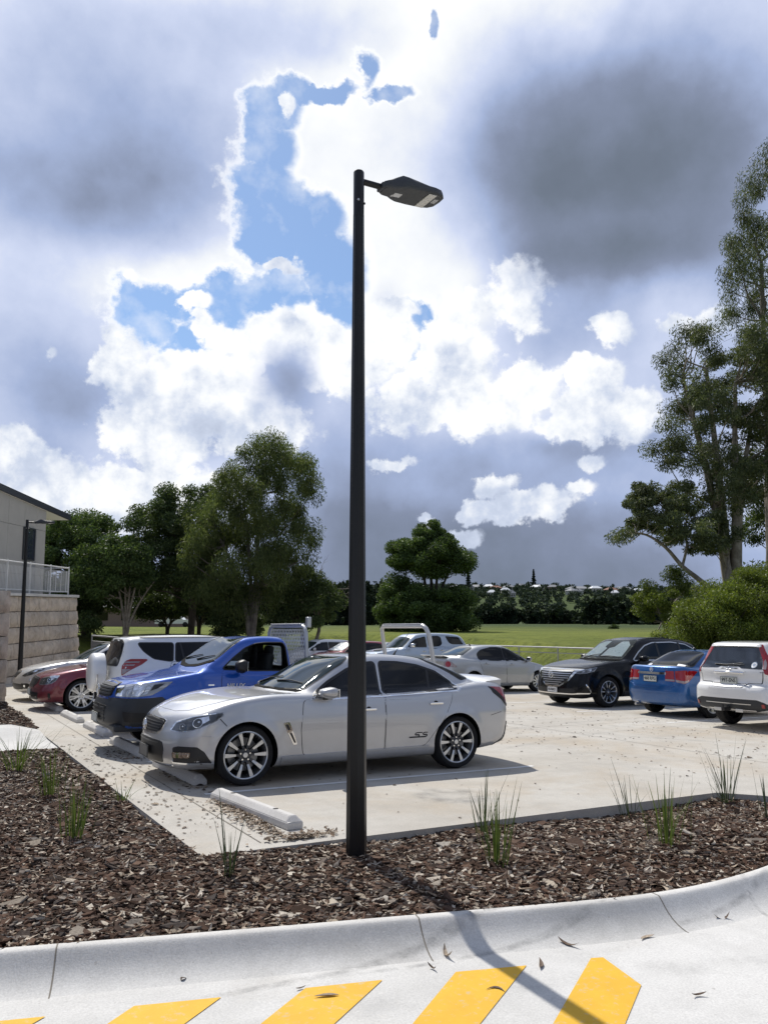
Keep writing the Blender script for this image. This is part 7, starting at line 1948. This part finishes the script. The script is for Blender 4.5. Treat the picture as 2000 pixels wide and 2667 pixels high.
def tree(name, label, D, outline, base, leaf, barkm, nclump, per, size, rc, seed, trunk=0.3, droop=0.0, group=None, forks=None, depth=0.45, slim=0.32, gap=0.75, limbs=None, sq=0.75, cat='tree', twigs=0):
    """tree standing D metres ahead: crown clumps fill an outline given in metres (sideways, height), limbs run from the trunk into them"""
    rng = np.random.default_rng(seed)
    xs = np.array([p[0] for p in outline]); zs = np.array([p[1] for p in outline])
    bx, bz = base
    ox, oy = vxy(bx, D)
    r = empty(name, (ox, oy, bz), label, cat, group)
    M = np.array([[RIGHT.x, FWD.x], [RIGHT.y, FWD.y]])
    pts = []
    tries = 0
    shr = offset_poly([tuple(p) for p in outline], -rc * 0.25)
    while len(pts) < nclump and tries < 20000:
        tries += 1
        x = rng.uniform(xs.min(), xs.max()); z = rng.uniform(zs.min(), zs.max())
        if not in_poly(np.array([x]), np.array([z]), shr)[0]: continue
        row = [q for q in np.linspace(xs.min(), xs.max(), 40) if in_poly(np.array([q]), np.array([z]), shr)[0]]
        half = (max(row) - min(row)) / 2 + rc * 0.5 if row else rc
        mid = (max(row) + min(row)) / 2 if row else x
        dmax = half * depth * 2 * math.sqrt(max(0.05, 1 - ((x - mid) / (half + 1e-6)) ** 2))
        y = rng.uniform(-dmax, dmax)
        if any((x - q[0]) ** 2 + (y - q[1]) ** 2 + (z - q[2]) ** 2 < (rc * gap) ** 2 for q in pts): continue
        pts.append((x, y, z))
    pts = np.array(pts)
    # local frame: relative to the trunk's foot, in world axes
    def loc(p): 
        q = M @ np.array([p[0] - bx, p[1]]); return np.array([q[0], q[1], p[2] - bz])
    Cn = np.array([loc(p) for p in pts])
    Rd = rc * rng.uniform(0.65, 1.25, (len(pts), 1)) * np.array([[1.0, 1.0, sq]])
    V, F = leaf_cloud(Cn, Rd, int(per * 1.9), size * 0.72, rng, droop, slim)
    link('crown', mesh_np('crown', V, F), r, leaf)
    # trunk with limbs
    mb = MB()
    forks = forks or [(0.0, 0.0, 0.55)]
    H_ = zs.max() - bz
    stems = []
    for fx, fy, fh in forks:
        top = np.array([fx, fy, fh * H_])
        k = 7; path = [loc((bx + fx * (t ** 1.4), fy * t, bz + top[2] * t)) + np.array([math.sin(t * 5 + fx) * 0.06 * H_ * 0.1, math.cos(t * 4 + fx * 2) * 0.06 * H_ * 0.1, 0]) * (t > 0) for t in np.linspace(0, 1, k)]
        path[0][2] -= 0.4
        rad = [trunk * (1.25 if i == 0 else 1.0 - 0.72 * i / (k - 1)) / math.sqrt(len(forks)) ** 0.6 for i in range(k)]
        mb.tube([tuple(p) for p in path], rad, 9)
        stems.append((path, rad))
    for i, c in enumerate(Cn):
        if rng.random() < 0.35 and limbs is None and len(Cn) > 60: continue
        best = None
        for path, rad in stems:
            for q in range(2, len(path)):
                if path[q][2] < c[2] - 0.1:
                    dd = np.linalg.norm(c[:2] - path[q][:2]) + 0.6 * abs(c[2] - path[q][2] - 0.8)
                    if best is None or dd < best[0]: best = (dd, path[q], rad[q])
        if limbs:
            for pl, r0, r1 in limbs:
                S_ = spline([tuple(loc(q)) for q in pl], 4)
                for q in S_:
                    dd = np.linalg.norm(c - q)
                    if best is None or dd < best[0]: best = (dd, np.array(q), r1 * 1.6)
        if best is None or np.linalg.norm(best[1] - c) > (2.2 if limbs else 5.0): continue
        _, s, rd = best
        mid = (s + c) / 2 + np.array([0, 0, -0.12 * np.linalg.norm(c - s)]) + rng.normal(0, 0.08, 3) * np.linalg.norm(c - s)
        rr = min(rd * 0.6, 0.02 + 0.014 * np.linalg.norm(c - s))
        mb.tube([tuple(s), tuple(mid), tuple(c)], [rr, rr * 0.7, rr * 0.22], 5, caps=False)
        for _ in range(twigs):
            e = c + rng.normal(0, 0.55, 3) * Rd[i]
            mb.tube([tuple(c), tuple(e)], [rr * 0.25, 0.006], 3, caps=False)
    if limbs:
        for pl, r0, r1 in limbs:
            P = [loc(p) for p in pl]; n = len(P)
            S = spline([tuple(p) for p in P], 4); 
            mb.tube([tuple(p) for p in S], list(np.linspace(r0, r1, len(S))), 8)
    mb.build('trunk', barkm, r)
    return r
GL = 'trees along the paddock edge at the left'
tree('gum_tree', 'tall weeping gum with a rounded olive crown, tallest of the left trees', 45, [(-7.39, 10.74), (-6.0, 10.95), (-4.82, 10.6), (-3.85, 9.65), (-3.55, 8.25), (-3.85, 6.96), (-3.5, 5.79), (-3.8, 4.41), (-4.73, 3.15), (-6.29, 1.5), (-7.95, 1.2), (-9.52, 1.3), (-10.5, 2.3), (-10.8, 4.2), (-10.6, 5.9), (-9.98, 7.3), (-9.16, 8.6), (-8.55, 9.9)], (-7.2, 0.05),
     L_GUM, B_GREY, 150, 400, .24, .74, 21, .24, 0.75, GL, [(-2.2, .3, .55), (.5, 0, .72), (1.4, -.4, .5), (-.6, .6, .7)], slim=.22, twigs=1, sq=1.1)
tree('broadleaf_tree', 'dark round tree just left of the tall weeping gum, twin straight trunks below it', 48.5, [(-13.44, 8.2), (-12.46, 8.8), (-11.13, 8.95), (-9.9, 8.65), (-9.09, 7.2), (-9.4, 4.54), (-9.5, 1.9), (-12.0, 2.2), (-14.25, 2.4), (-15.0, 4.98), (-14.9, 6.97), (-14.3, 7.64)], (-11.3, 0.05),
     L_DARK, B_DARK, 95, 400, .20, .78, 22, .20, 0.1, GL, [(-.35, 0, .6), (.55, .3, .65)], slim=.5)
tree('broadleaf_tree', 'dark broad tree nearest the building, behind the end of the railing', 49, [(-21.3, 6.4), (-20.3, 6.9), (-19.17, 7.4), (-18.12, 7.1), (-17.09, 7.2), (-15.45, 6.5), (-14.4, 4.66), (-13.9, 2.9), (-14.9, 2.0), (-17.05, 1.3), (-19.32, 1.0), (-21.5, 1.14), (-21.6, 4.66)], (-17.6, 0.0),
     L_MID, B_DARK, 130, 400, .20, .80, 23, .3, 0.15, GL, [(-1.2, 0, .5), (.8, .3, .55), (1.8, -.5, .45)], slim=.5)
tree('multi_stem_tree', 'small tree with several pale bare stems beneath the dark crowns', 45.5, [(-16.0, 5.2), (-14.6, 5.6), (-13.4, 5.0), (-12.6, 3.8), (-12.9, 2.7), (-14.2, 2.5), (-15.6, 2.2), (-16.6, 2.6), (-16.9, 4.0)], (-14.2, 0.05),
     L_MID, B_PALE, 46, 340, .20, .75, 24, .15, 0.1, GL, [(-.9, 0, .75), (-.3, .2, .8), (.35, 0, .8), (.9, -.2, .7), (1.5, .1, .55)], slim=.5)
for i, (o, b, lab, D) in enumerate([([(-20.6, 2.6), (-19.0, 3.4), (-17.2, 3.2), (-16.2, 2.0), (-15.6, .6), (-16.5, 0.0), (-20.5, 0.0)], (-18.2, 0), 'low dark bush under the broad tree, by the end of the block wall', 46),
        ([(-9.6, 2.6), (-8.6, 3.6), (-7.6, 3.0), (-6.9, 1.4), (-7.0, 0.0), (-9.6, -.1)], (-8.4, 0), 'dense dark bush left of the weeping gum trunk', 46.5),
        ([(-6.6, 2.2), (-5.6, 3.6), (-4.4, 4.0), (-3.2, 3.4), (-2.4, 2.4), (-2.7, 1.2), (-3.8, .4), (-6.2, 0.0)], (-4.6, 0), 'dark spreading bush right of the weeping gum, bare branches above it', 47)]):
    tree('bush', lab, D, o, b, L_DARK, B_DARK, 42, 420, .18, .65, 30 + i, .12, 0.1, 'bushes under the left trees', [(-.6, 0, .5), (.6, .2, .5)], slim=.5, cat='bush')
for i, (o, b, lab, D) in enumerate([([(-15.9, 1.6), (-14.9, 2.6), (-13.2, 2.7), (-12.2, 1.9), (-12.4, 1.1), (-15.6, 1.0)], (-13.6, 0), 'thin leafy tree behind the pale bare stems, hanging over the farm house', 52), ([(-13.0, 3.4), (-11.6, 4.0), (-10.2, 3.6), (-9.6, 1.8), (-10.4, .9), (-12.8, 1.4)], (-11.4, 0), 'leafy tree between the twin trunks and the weeping gum', 51)]):
    tree('broadleaf_tree', lab, D, o, b, L_DARK, B_DARK, 40, 380, .19, .7, 36 + i, .12, 0.2, GL, [(-.3, 0, .5), (.4, .2, .5)], slim=.45)
def bare_tree():
    rng = np.random.default_rng(77)
    x, y = vxy(-3.9, 47.5); r = empty('bare_tree', (x, y, 0), 'leafless branches spreading to the right of the weeping gum', 'tree', GL)
    mb = MB()
    def grow(p, d, l, rad, lev):
        n = 4; pts = [p]; q = p; dd = d
        for i in range(n):
            dd = (dd + Vector(rng.normal(0, .16, 3)) + Vector((0, 0, .05))).normalized(); q = q + dd * l / n; pts.append(q)
        mb.tube(pts, list(np.linspace(rad, rad * .45, n + 1)), 5 if lev < 2 else 3, caps=False)
        if lev < 4:
            for k in range(3 if lev else 5):
                a = Vector(rng.normal(0, 1, 3)); nd = (dd + a * .62 + Vector((RIGHT.x, RIGHT.y, 0)) * .25).normalized()
                grow(pts[int(rng.integers(2, n + 1))], nd, l * rng.uniform(.5, .75), rad * .5, lev + 1)
    grow(Vector((0, 0, -.3)), Vector((RIGHT.x * .3, RIGHT.y * .3, 1)).normalized(), 2.6, .12, 0)
    mb.build('trunk', B_GREY, r)
bare_tree()
tree('fig_tree', 'lone dark tree with a pointed crown in the middle of the paddock', 70, [(3.46, 8.72), (4.29, 9.25), (5.27, 8.45), (6.08, 7.2), (7.06, 6.35), (7.97, 5.65), (7.5, 4.8), (6.6, 4.2), (4.91, 4.1), (2.6, 4.3), (1.2, 4.8), (0.33, 5.66), (-0.43, 6.25), (0.33, 7.0), (1.48, 7.2), (1.97, 7.57), (2.63, 8.29)], (4.0, -.35),
     L_MID, B_DARK, 88, 430, .24, .78, 41, .34, 0.05, 'paddock trees', [(-.9, 0, .62), (.0, .3, .72), (.9, 0, .65), (1.7, .4, .55)], slim=.5, twigs=1)
tree('bush', 'wide dark undergrowth bush around the foot of the pointed paddock tree', 70.5, [(0.33, 4.3), (1.5, 4.5), (2.9, 3.4), (4.4, 2.8), (5.89, 3.6), (7.34, 2.98), (7.65, 1.36), (7.31, -0.3), (3.25, -0.5), (0.0, -0.4), (-0.49, 1.36), (-0.33, 3.31)], (3.2, -.35),
     L_MID, B_DARK, 120, 440, .25, .95, 42, .16, 0.05, 'bushes in the paddock', [(-1.5, 0, .5), (1.5, .2, .5)], slim=.5, cat='bush')
GR = 'gum trees at the right'
tree('gum_tree', 'very tall gum at the right edge, hanging grey green foliage against the dark cloud', 41, [(19.57, 25.08), (20.54, 26.45), (23.97, 27.09), (25.0, 18.76), (22.8, 14.0), (19.63, 13.2), (18.54, 14.3), (18.31, 15.94), (17.49, 16.94), (17.48, 18.76), (17.93, 19.99), (18.3, 21.64), (18.46, 22.88), (19.01, 23.92)], (19.2, .35),
     L_GREY, B_GREY, 84, 380, .24, .82, 51, .45, 0.9, GR, [(.6, 0, .72), (1.9, .4, .8), (2.6, -.4, .65)], slim=.2, twigs=1, sq=1.15)
tree('gum_tree', 'big pale-limbed gum right of centre, long low limb reaching left', 40, [(13.78, 14.14), (14.31, 15.14), (15.3, 15.74), (15.79, 15.84), (16.24, 15.14), (16.59, 14.34), (17.4, 15.14), (18.58, 15.54), (20.14, 15.74), (20.9, 12.76), (20.2, 9.2), (18.9, 7.4), (17.9, 6.6), (17.0, 6.3), (16.14, 5.2), (15.07, 5.9), (14.36, 6.95), (13.87, 8.86), (13.13, 9.44), (13.33, 9.83), (14.02, 10.22), (13.75, 11.78), (13.84, 13.15)], (16.9, .35),
     L_GREY, B_PALE, 150, 330, .22, .70, 52, .46, 0.5, GR, [(-1.9, 0, .82), (-.6, .5, .86), (.6, -.3, .8), (1.5, .3, .66)], slim=.26, twigs=1, gap=.72)
tree('gum_tree', 'dark leafy gum at the right edge behind the pale-limbed gum', 43.5, [(20.04, 12.4), (22.3, 13.59), (24.51, 9.4), (24.0, 2.0), (20.07, 1.8), (19.01, 3.0), (19.24, 6.32), (19.11, 8.2)], (20.6, .35),
     L_DARK, B_GREY, 80, 260, .28, .9, 53, .32, 0.5, GR, [(.2, 0, .6), (1.4, .4, .7)], slim=.28)
tree('gum_tree', 'low spreading gum whose crooked limb reaches left over the shrubs', 39, [(11.0, 5.24), (11.6, 5.81), (11.81, 7.14), (12.21, 7.71), (13.04, 7.24), (13.81, 7.42), (14.17, 6.76), (14.8, 6.5), (15.65, 6.19), (16.6, 5.6), (16.69, 4.5), (14.99, 4.1), (13.88, 4.49), (12.97, 5.05), (12.03, 5.24), (11.27, 4.8)], (15.9, .45),
     L_GREY, B_PALE, 72, 210, .24, .50, 54, .2, 0.45, GR, [(.5, 0, .5)], slim=.28, twigs=1, limbs=[([(16.9, 0, .5), (16.0, 0, 1.9), (15.0, 0, 2.9), (14.2, .1, 3.6), (13.4, 0, 4.5), (12.5, 0, 5.1), (11.6, 0, 5.2)], .17, .03), ([(15.4, 0, 2.5), (14.4, .1, 2.45), (13.5, 0, 1.6), (12.9, 0, .6)], .09, .03), ([(14.2, .1, 3.6), (14.4, 0, 5.0), (13.4, 0, 6.4), (12.5, 0, 7.0)], .07, .02)])
tree('sapling', 'light green young tree with open branches left of the bright shrub', 37, [(11.2, 2.04), (11.6, 2.57), (12.1, 2.93), (12.6, 3.46), (13.3, 3.46), (13.55, 2.75), (13.6, 1.87), (13.1, 1.34), (12.4, 0.9), (11.9, 0.7), (11.3, 1.3)], (12.6, .4),
     L_BRIGHT, B_GREY, 22, 380, .13, .42, 55, .08, 0.3, None, [(-.6, 0, .6), (.5, .2, .7)], slim=.35, twigs=1)
tree('shrub', 'large bright green shrub at the right, above the parked cars', 31, [(10.47, -0.1), (10.35, 0.84), (10.96, 1.5), (11.41, 1.95), (12.29, 2.45), (13.04, 2.9), (13.92, 3.1), (15.23, 3.2), (16.5, 2.2), (16.6, -0.6), (10.59, -0.6)], (13.5, -.2),
     L_BRIGHT, B_GREY, 150, 820, .115, .60, 56, .1, 0.0, None, [(-1.5, 0, .5), (1.2, .2, .5)], slim=.4, depth=.38, cat='shrub')
x, y = vxy(22.2, 80); 
tree('shrub', 'small dark shrub standing alone in the far paddock', 80, [(21.8, -.35), (22.2, .1), (22.6, -.3), (22.65, -1.0), (21.75, -1.05)], (22.2, -.85), L_DARK, B_DARK, 12, 160, .2, .32, 57, .05, 0, None, slim=.5, cat='shrub')

# dark belt of trees across the far paddock and the wooded hillside behind: masses nobody could count
def wood(name, xr, dr, base_top, n, per, size, rc, seed, leaf, fn_top):
    rng = np.random.default_rng(seed)
    xs = rng.uniform(*xr, n); ds = rng.uniform(*dr, n)
    C = []
    for x, d in zip(xs, ds):
        X, Y = vxy(x, d); g = float(terrain_z(X, Y)); t = fn_top(x, d, rng)
        for q in range(base_top):
            h = g + (t - g) * (q + .55) / base_top
            C.append((X + rng.normal(0, rc * .35), Y + rng.normal(0, rc * .35), h))
    C = np.array(C); R_ = rc * rng.uniform(.7, 1.2, (len(C), 1)) * np.array([[1, 1, .8]])
    V, F = leaf_cloud(C, R_, per, size, rng, 0.0, .6)
    o = link(name, mesh_np(name, V, F), None, leaf)
    return tag(o, kind='stuff')
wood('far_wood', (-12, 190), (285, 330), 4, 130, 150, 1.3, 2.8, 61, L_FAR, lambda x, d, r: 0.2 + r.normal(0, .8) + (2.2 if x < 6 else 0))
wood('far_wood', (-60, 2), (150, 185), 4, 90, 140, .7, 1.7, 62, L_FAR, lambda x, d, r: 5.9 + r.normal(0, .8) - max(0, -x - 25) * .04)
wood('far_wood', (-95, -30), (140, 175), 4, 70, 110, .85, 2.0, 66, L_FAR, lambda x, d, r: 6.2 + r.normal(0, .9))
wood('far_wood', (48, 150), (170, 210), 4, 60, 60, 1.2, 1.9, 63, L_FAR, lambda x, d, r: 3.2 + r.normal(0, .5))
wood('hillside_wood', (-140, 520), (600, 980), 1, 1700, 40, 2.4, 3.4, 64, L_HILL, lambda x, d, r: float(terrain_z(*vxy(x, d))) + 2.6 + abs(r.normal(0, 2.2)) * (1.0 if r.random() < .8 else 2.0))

def pine(xc, D, h, lab):
    x, y = vxy(xc, D); z = float(terrain_z(x, y)); r = empty('pine_tree', (x, y, z), lab, 'tree', 'pines on the hill')
    rng = np.random.default_rng(int(abs(xc) * 10)); C = []; R_ = []
    for i in range(8):
        t = i / 7; C.append((0, 0, h * (.25 + .75 * t))); R_.append((h * .16 * (1.05 - t), h * .16 * (1.05 - t), h * .05))
    V, F = leaf_cloud(np.array(C), np.array(R_), 60, 2.2, rng, .2, .5); link('crown', mesh_np('crown', V, F), r, L_FAR)
    mb = MB(); mb.tube([(0, 0, 0), (0, 0, h)], [.5, .1], 5); mb.build('trunk', B_DARK, r)
pine(88, 860, 22, 'dark narrow pine on the far hill above the brightest roof'); pine(160, 880, 21, 'lone pine on the far hill right of the houses'); pine(6.8, 290, 11.5, 'shaggy pine standing above the dark wood beside the paddock tree')

def house(xc, D, dz, w, h, wall, roofc, lab, yaw=0.0):
    x, y = vxy(xc, D); z = float(terrain_z(x, y)) + dz
    r = empty('house', (x, y, z), lab, 'house', 'houses on the wooded hill'); r.rotation_euler = (0, 0, yaw + math.atan2(RIGHT.y, RIGHT.x))
    mb = MB(); mb.box((0, 0, h / 2), (w, w * .6, h)); wl = mb.build('wall', wall, r)
    for k in (-.28, .05, .3):
        wb = MB(); wb.box((w * k, -w * .3 - .03, h * .55), (w * .10, .10, h * .36)); wn = wb.build('window', M_GLASS, r)
    rb = MB(); e = .5; hh = h * .55
    V = [(-w / 2 - e, -w * .3 - e, h), (w / 2 + e, -w * .3 - e, h), (w / 2 + e, w * .3 + e, h), (-w / 2 - e, w * .3 + e, h), (-w * .25, 0, h + hh), (w * .25, 0, h + hh)]
    rb.add(V, [(0, 1, 5, 4), (1, 2, 5), (2, 3, 4, 5), (3, 0, 4), (0, 3, 2, 1)]); rb.build('roof', roofc, r)
HW = mat('house_wall_pale', (.50, .48, .45), .8); HW2 = mat('house_wall_brick', (.24, .17, .14), .8)
RW = mat('house_roof_white', (.72, .74, .76), .5); RG = mat('house_roof_grey', (.22, .23, .25), .7); RT = mat('house_roof_terracotta', (.26, .13, .09), .8)
for i, (xc, zt, w, wall, rf, lab) in enumerate([(95, 18.5, 12, HW, RG, 'grey roofed house at the left of the far hill'), (108, 20.4, 11, HW, RW, 'house with a bright white roof high on the far hill'), (115, 17.3, 12, HW2, RT, 'terracotta roofed house below the white roofed one on the hill'),
        (129, 18.5, 12, HW, RG, 'pale house halfway up the hill, right of the terracotta roof'), (142, 21.6, 9, HW, RG, 'small house on the crest of the far hill'), (158, 18.1, 13, HW, RW, 'long pale roof house right of the lone hill trees'),
        (174, 18.1, 10, HW2, RG, 'brick house on the slope right of centre of the hill'), (200, 15.3, 22, HW, RG, 'widest pale house, stepped along the right of the hill'), (218, 16.9, 11, HW, RW, 'white roofed house next to the widest pale house'),
        (234, 15.3, 12, HW2, RT, 'brown roofed house low on the right of the hill'), (246, 20.5, 20, HW, RG, 'big dark roofed house on the knoll at the right of the hill'), (111, 11.4, 7, HW, RW, 'small white roof low on the hill at the left'),
        (125, 14.1, 8, HW, RW, 'white roofed cottage in the trees below the crest'), (131, 11.0, 7, HW, RG, 'tiny grey roof just above the dark wood'), (196, 13.0, 14, HW, RG, 'pale terrace house just below the widest pale house'), (238, 11.4, 6, HW, RW, 'tiny white roof at the lower right of the hill'),
        (72, 17.0, 10, HW, RG, 'house at the left end of the far hill, behind the shaggy pine'), (262, 15.5, 10, HW, RW, 'pale house near the right end of the hill')]):
    D = float(np.interp(zt - 1.5, [1.0, 14.5, 21.0], [640, 800, 950]))
    house(xc * D / 850, D, -.4, w, 4.2, wall, rf, lab, (i % 5 - 2) * .25)
# farm house and pale ute beyond the paddock at the left
def farmhouse():
    x, y = vxy(-35, 120); r = empty('house', (x, y, float(terrain_z(x, y))), 'low pale roofed house seen beneath the left trees, across the paddock', 'house')
    r.rotation_euler = (0, 0, math.atan2(RIGHT.y, RIGHT.x))
    mb = MB(); mb.box((0, 0, 1.35), (14, 8, 2.7)); mb.build('wall', HW2, r)
    for k in (-4.5, -1, 3.5): wb = MB(); wb.box((k, -4.03, 1.5), (1.6, .1, 1.1)); wb.build('window', M_GLASS, r)
    rb = MB(); V = [(-7.6, -4.6, 2.7), (7.6, -4.6, 2.7), (7.6, 4.6, 2.7), (-7.6, 4.6, 2.7), (-4, 0, 4.2), (4, 0, 4.2)]; rb.add(V, [(0, 1, 5, 4), (1, 2, 5), (2, 3, 4, 5), (3, 0, 4), (0, 3, 2, 1)]); rb.build('roof', RG, r)
farmhouse()
def far_ute():
    x, y = vxy(-27.8, 110); r = empty('parked_ute', (x, y, float(terrain_z(x, y))), 'small white ute parked far off beneath the left trees', 'ute'); r.rotation_euler = (0, 0, math.atan2(RIGHT.y, RIGHT.x))
    mb = MB(); mb.prism([(-2.4, .45), (2.5, .45), (2.5, .95), (1.3, 1.0), (.7, 1.6), (-.6, 1.65), (-.75, 1.0), (-2.4, 1.0)], 1, -.88, .88); mb.build('body', P_WHITE, r)
    mb = MB(); mb.prism([(-.55, 1.05), (1.05, 1.05), (.62, 1.55), (-.48, 1.58)], 1, -.9, .9); mb.build('window', M_GLASS, r)
    for wx in (-1.6, 1.6):
        for s in (-1, 1): k = MB(); k.lathe([(0, .1), (.3, .1), (.36, .0), (.3, -.1)], 16, 0, Matrix.Translation((wx, s * .85, .36)) @ Matrix.Rotation(math.pi / 2, 4, 'X')); k.build('wheel', M_RUBBER, r)
far_ute()
def pole(xc, D, h, lab):
    x, y = vxy(xc, D); z = float(terrain_z(x, y)); r = empty('power_pole', (x, y, z), lab, 'power pole', 'poles before the far wood')
    mb = MB(); mb.tube([(0, 0, -.5), (0, 0, h)], [.16, .11], 8); mb.build('pole', mat('weathered_pole', (.30, .28, .25), .9), r)
    mb = MB(); mb.box((0, 0, h - .6), (2.2, .12, .14)); mb.build('crossarm', mat('weathered_pole'), r)
pole(-14.9, 142, 8.2, 'thin pale pole against the far wood, left of the second one'); pole(-11.4, 142, 7.6, 'second thin pale pole against the far wood, nearer the lamp post')

# ------------------------------------------------------------------ strappy grass tufts in the beds
M_BLADE = mat('strappy_leaf', rough=0.4, spec=0.4, fn=leaf_fn((0.065, 0.102, 0.032), (0.109, 0.160, 0.043), (0.167, 0.217, 0.065), 0.3))
M_BLADE_D = mat('dark_strappy_leaf', rough=0.4, spec=0.4, fn=leaf_fn((0.030, 0.046, 0.027), (0.054, 0.081, 0.041), (0.084, 0.115, 0.054), 0.25))
def tuft(x, y, h, n, spread, seed, lab, m, bend=.35, w=.0085, lean=(0, 0)):
    rng = np.random.default_rng(seed); z = float(bed_z(x, y)) - .01
    r = empty('grass_tuft', (x, y, z), lab, 'plant', 'strappy grass tufts in the bark')
    V, F = [], []
    for i in range(n):
        a = rng.uniform(0, 2 * math.pi); rb = abs(rng.normal(0, .035)) * (1 + n / 40); L = h * rng.uniform(.45, 1.08)
        out = spread * 1.25 * abs(rng.normal(.55, .38)); bd = bend * rng.uniform(.2, 1.6) * out * 2
        c, s = math.cos(a), math.sin(a); wd = w * rng.uniform(.6, 1.25); k = 7; ta = a + rng.uniform(-.6, .6) + math.pi / 2
        base = len(V)
        for j in range(k):
            t = j / (k - 1); rad = rb + L * (out * t + bd * t * t * .6); zz = L * (t - .35 * bd * t * t * (1 + .5 * bd)); zz = max(zz, 0.004)
            px_, py_ = rad * c + lean[0] * t * L, rad * s + lean[1] * t * L; ww = wd * (1 - t ** 2.2) * (.75 + .5 * min(1, t * 3)) / 2 + .0006
            ex, ey = math.cos(ta) * ww, math.sin(ta) * ww
            V += [(px_ - ex, py_ - ey, zz), (px_ + c * ww * .35, py_ + s * ww * .35, zz - ww * .25), (px_ + ex, py_ + ey, zz)]
        for j in range(k - 1):
            q = base + j * 3; F += [(q, q + 1, q + 4, q + 3), (q + 1, q + 2, q + 5, q + 4)]
    link('blades', mesh_np('blades', V, F, True), r, m)
    mb = MB(); mb.lathe([(0, .012), (.03, .01), (.05, 0), (.055, -.02)], 9, 0); mb.build('crown', M_SOIL, r)
tuft(2.09, 5.84, .62, 12, .22, 1, 'sparse grass tuft with a few tall blades just in front of the slab corner', M_BLADE_D, .3)
tuft(1.32, 7.56, .56, 34, .20, 2, 'upright green grass tuft in the left bed, middle of the three nearest', M_BLADE)
tuft(1.42, 9.5, .55, 32, .22, 3, 'green grass tuft in the left bed, second from the path crossing', M_BLADE)
tuft(1.30, 11.5, .62, 46, .42, 4, 'wide leafy grass tuft at the top of the left bed, beside the crossing', M_BLADE, .5)
tuft(2.03, 8.98, .24, 16, .45, 5, 'small low grass tuft growing against the edge of the slab', M_BLADE, .5)
tuft(4.60, 6.20, .60, 16, .30, 6, 'tall dark grass tuft by the slab edge, right of the lamp post', M_BLADE_D, .3)
tuft(4.02, 5.26, .60, 44, .22, 7, 'fullest green grass tuft, right of the lamp post', M_BLADE)
tuft(6.50, 6.27, .58, 12, .28, 8, 'dark grass tuft leaning left at the slab edge, third along the right bed', M_BLADE_D, .4, lean=(-.12, 0))
tuft(5.69, 5.08, .62, 36, .26, 9, 'green grass tuft with drooping blades in the middle of the right bed', M_BLADE, .5)
tuft(7.85, 6.15, .74, 26, .30, 10, 'tall fan shaped grass tuft at the far corner of the right bed', M_BLADE_D, .3)
tuft(7.36, 5.31, .52, 14, .3, 11, 'dark grass tuft cut off by the right edge of the picture', M_BLADE_D, .4)
tuft(0.05, 7.5, .30, 30, .7, 12, 'low leafy tuft at the left edge of the bark bed', M_BLADE_D, .8)
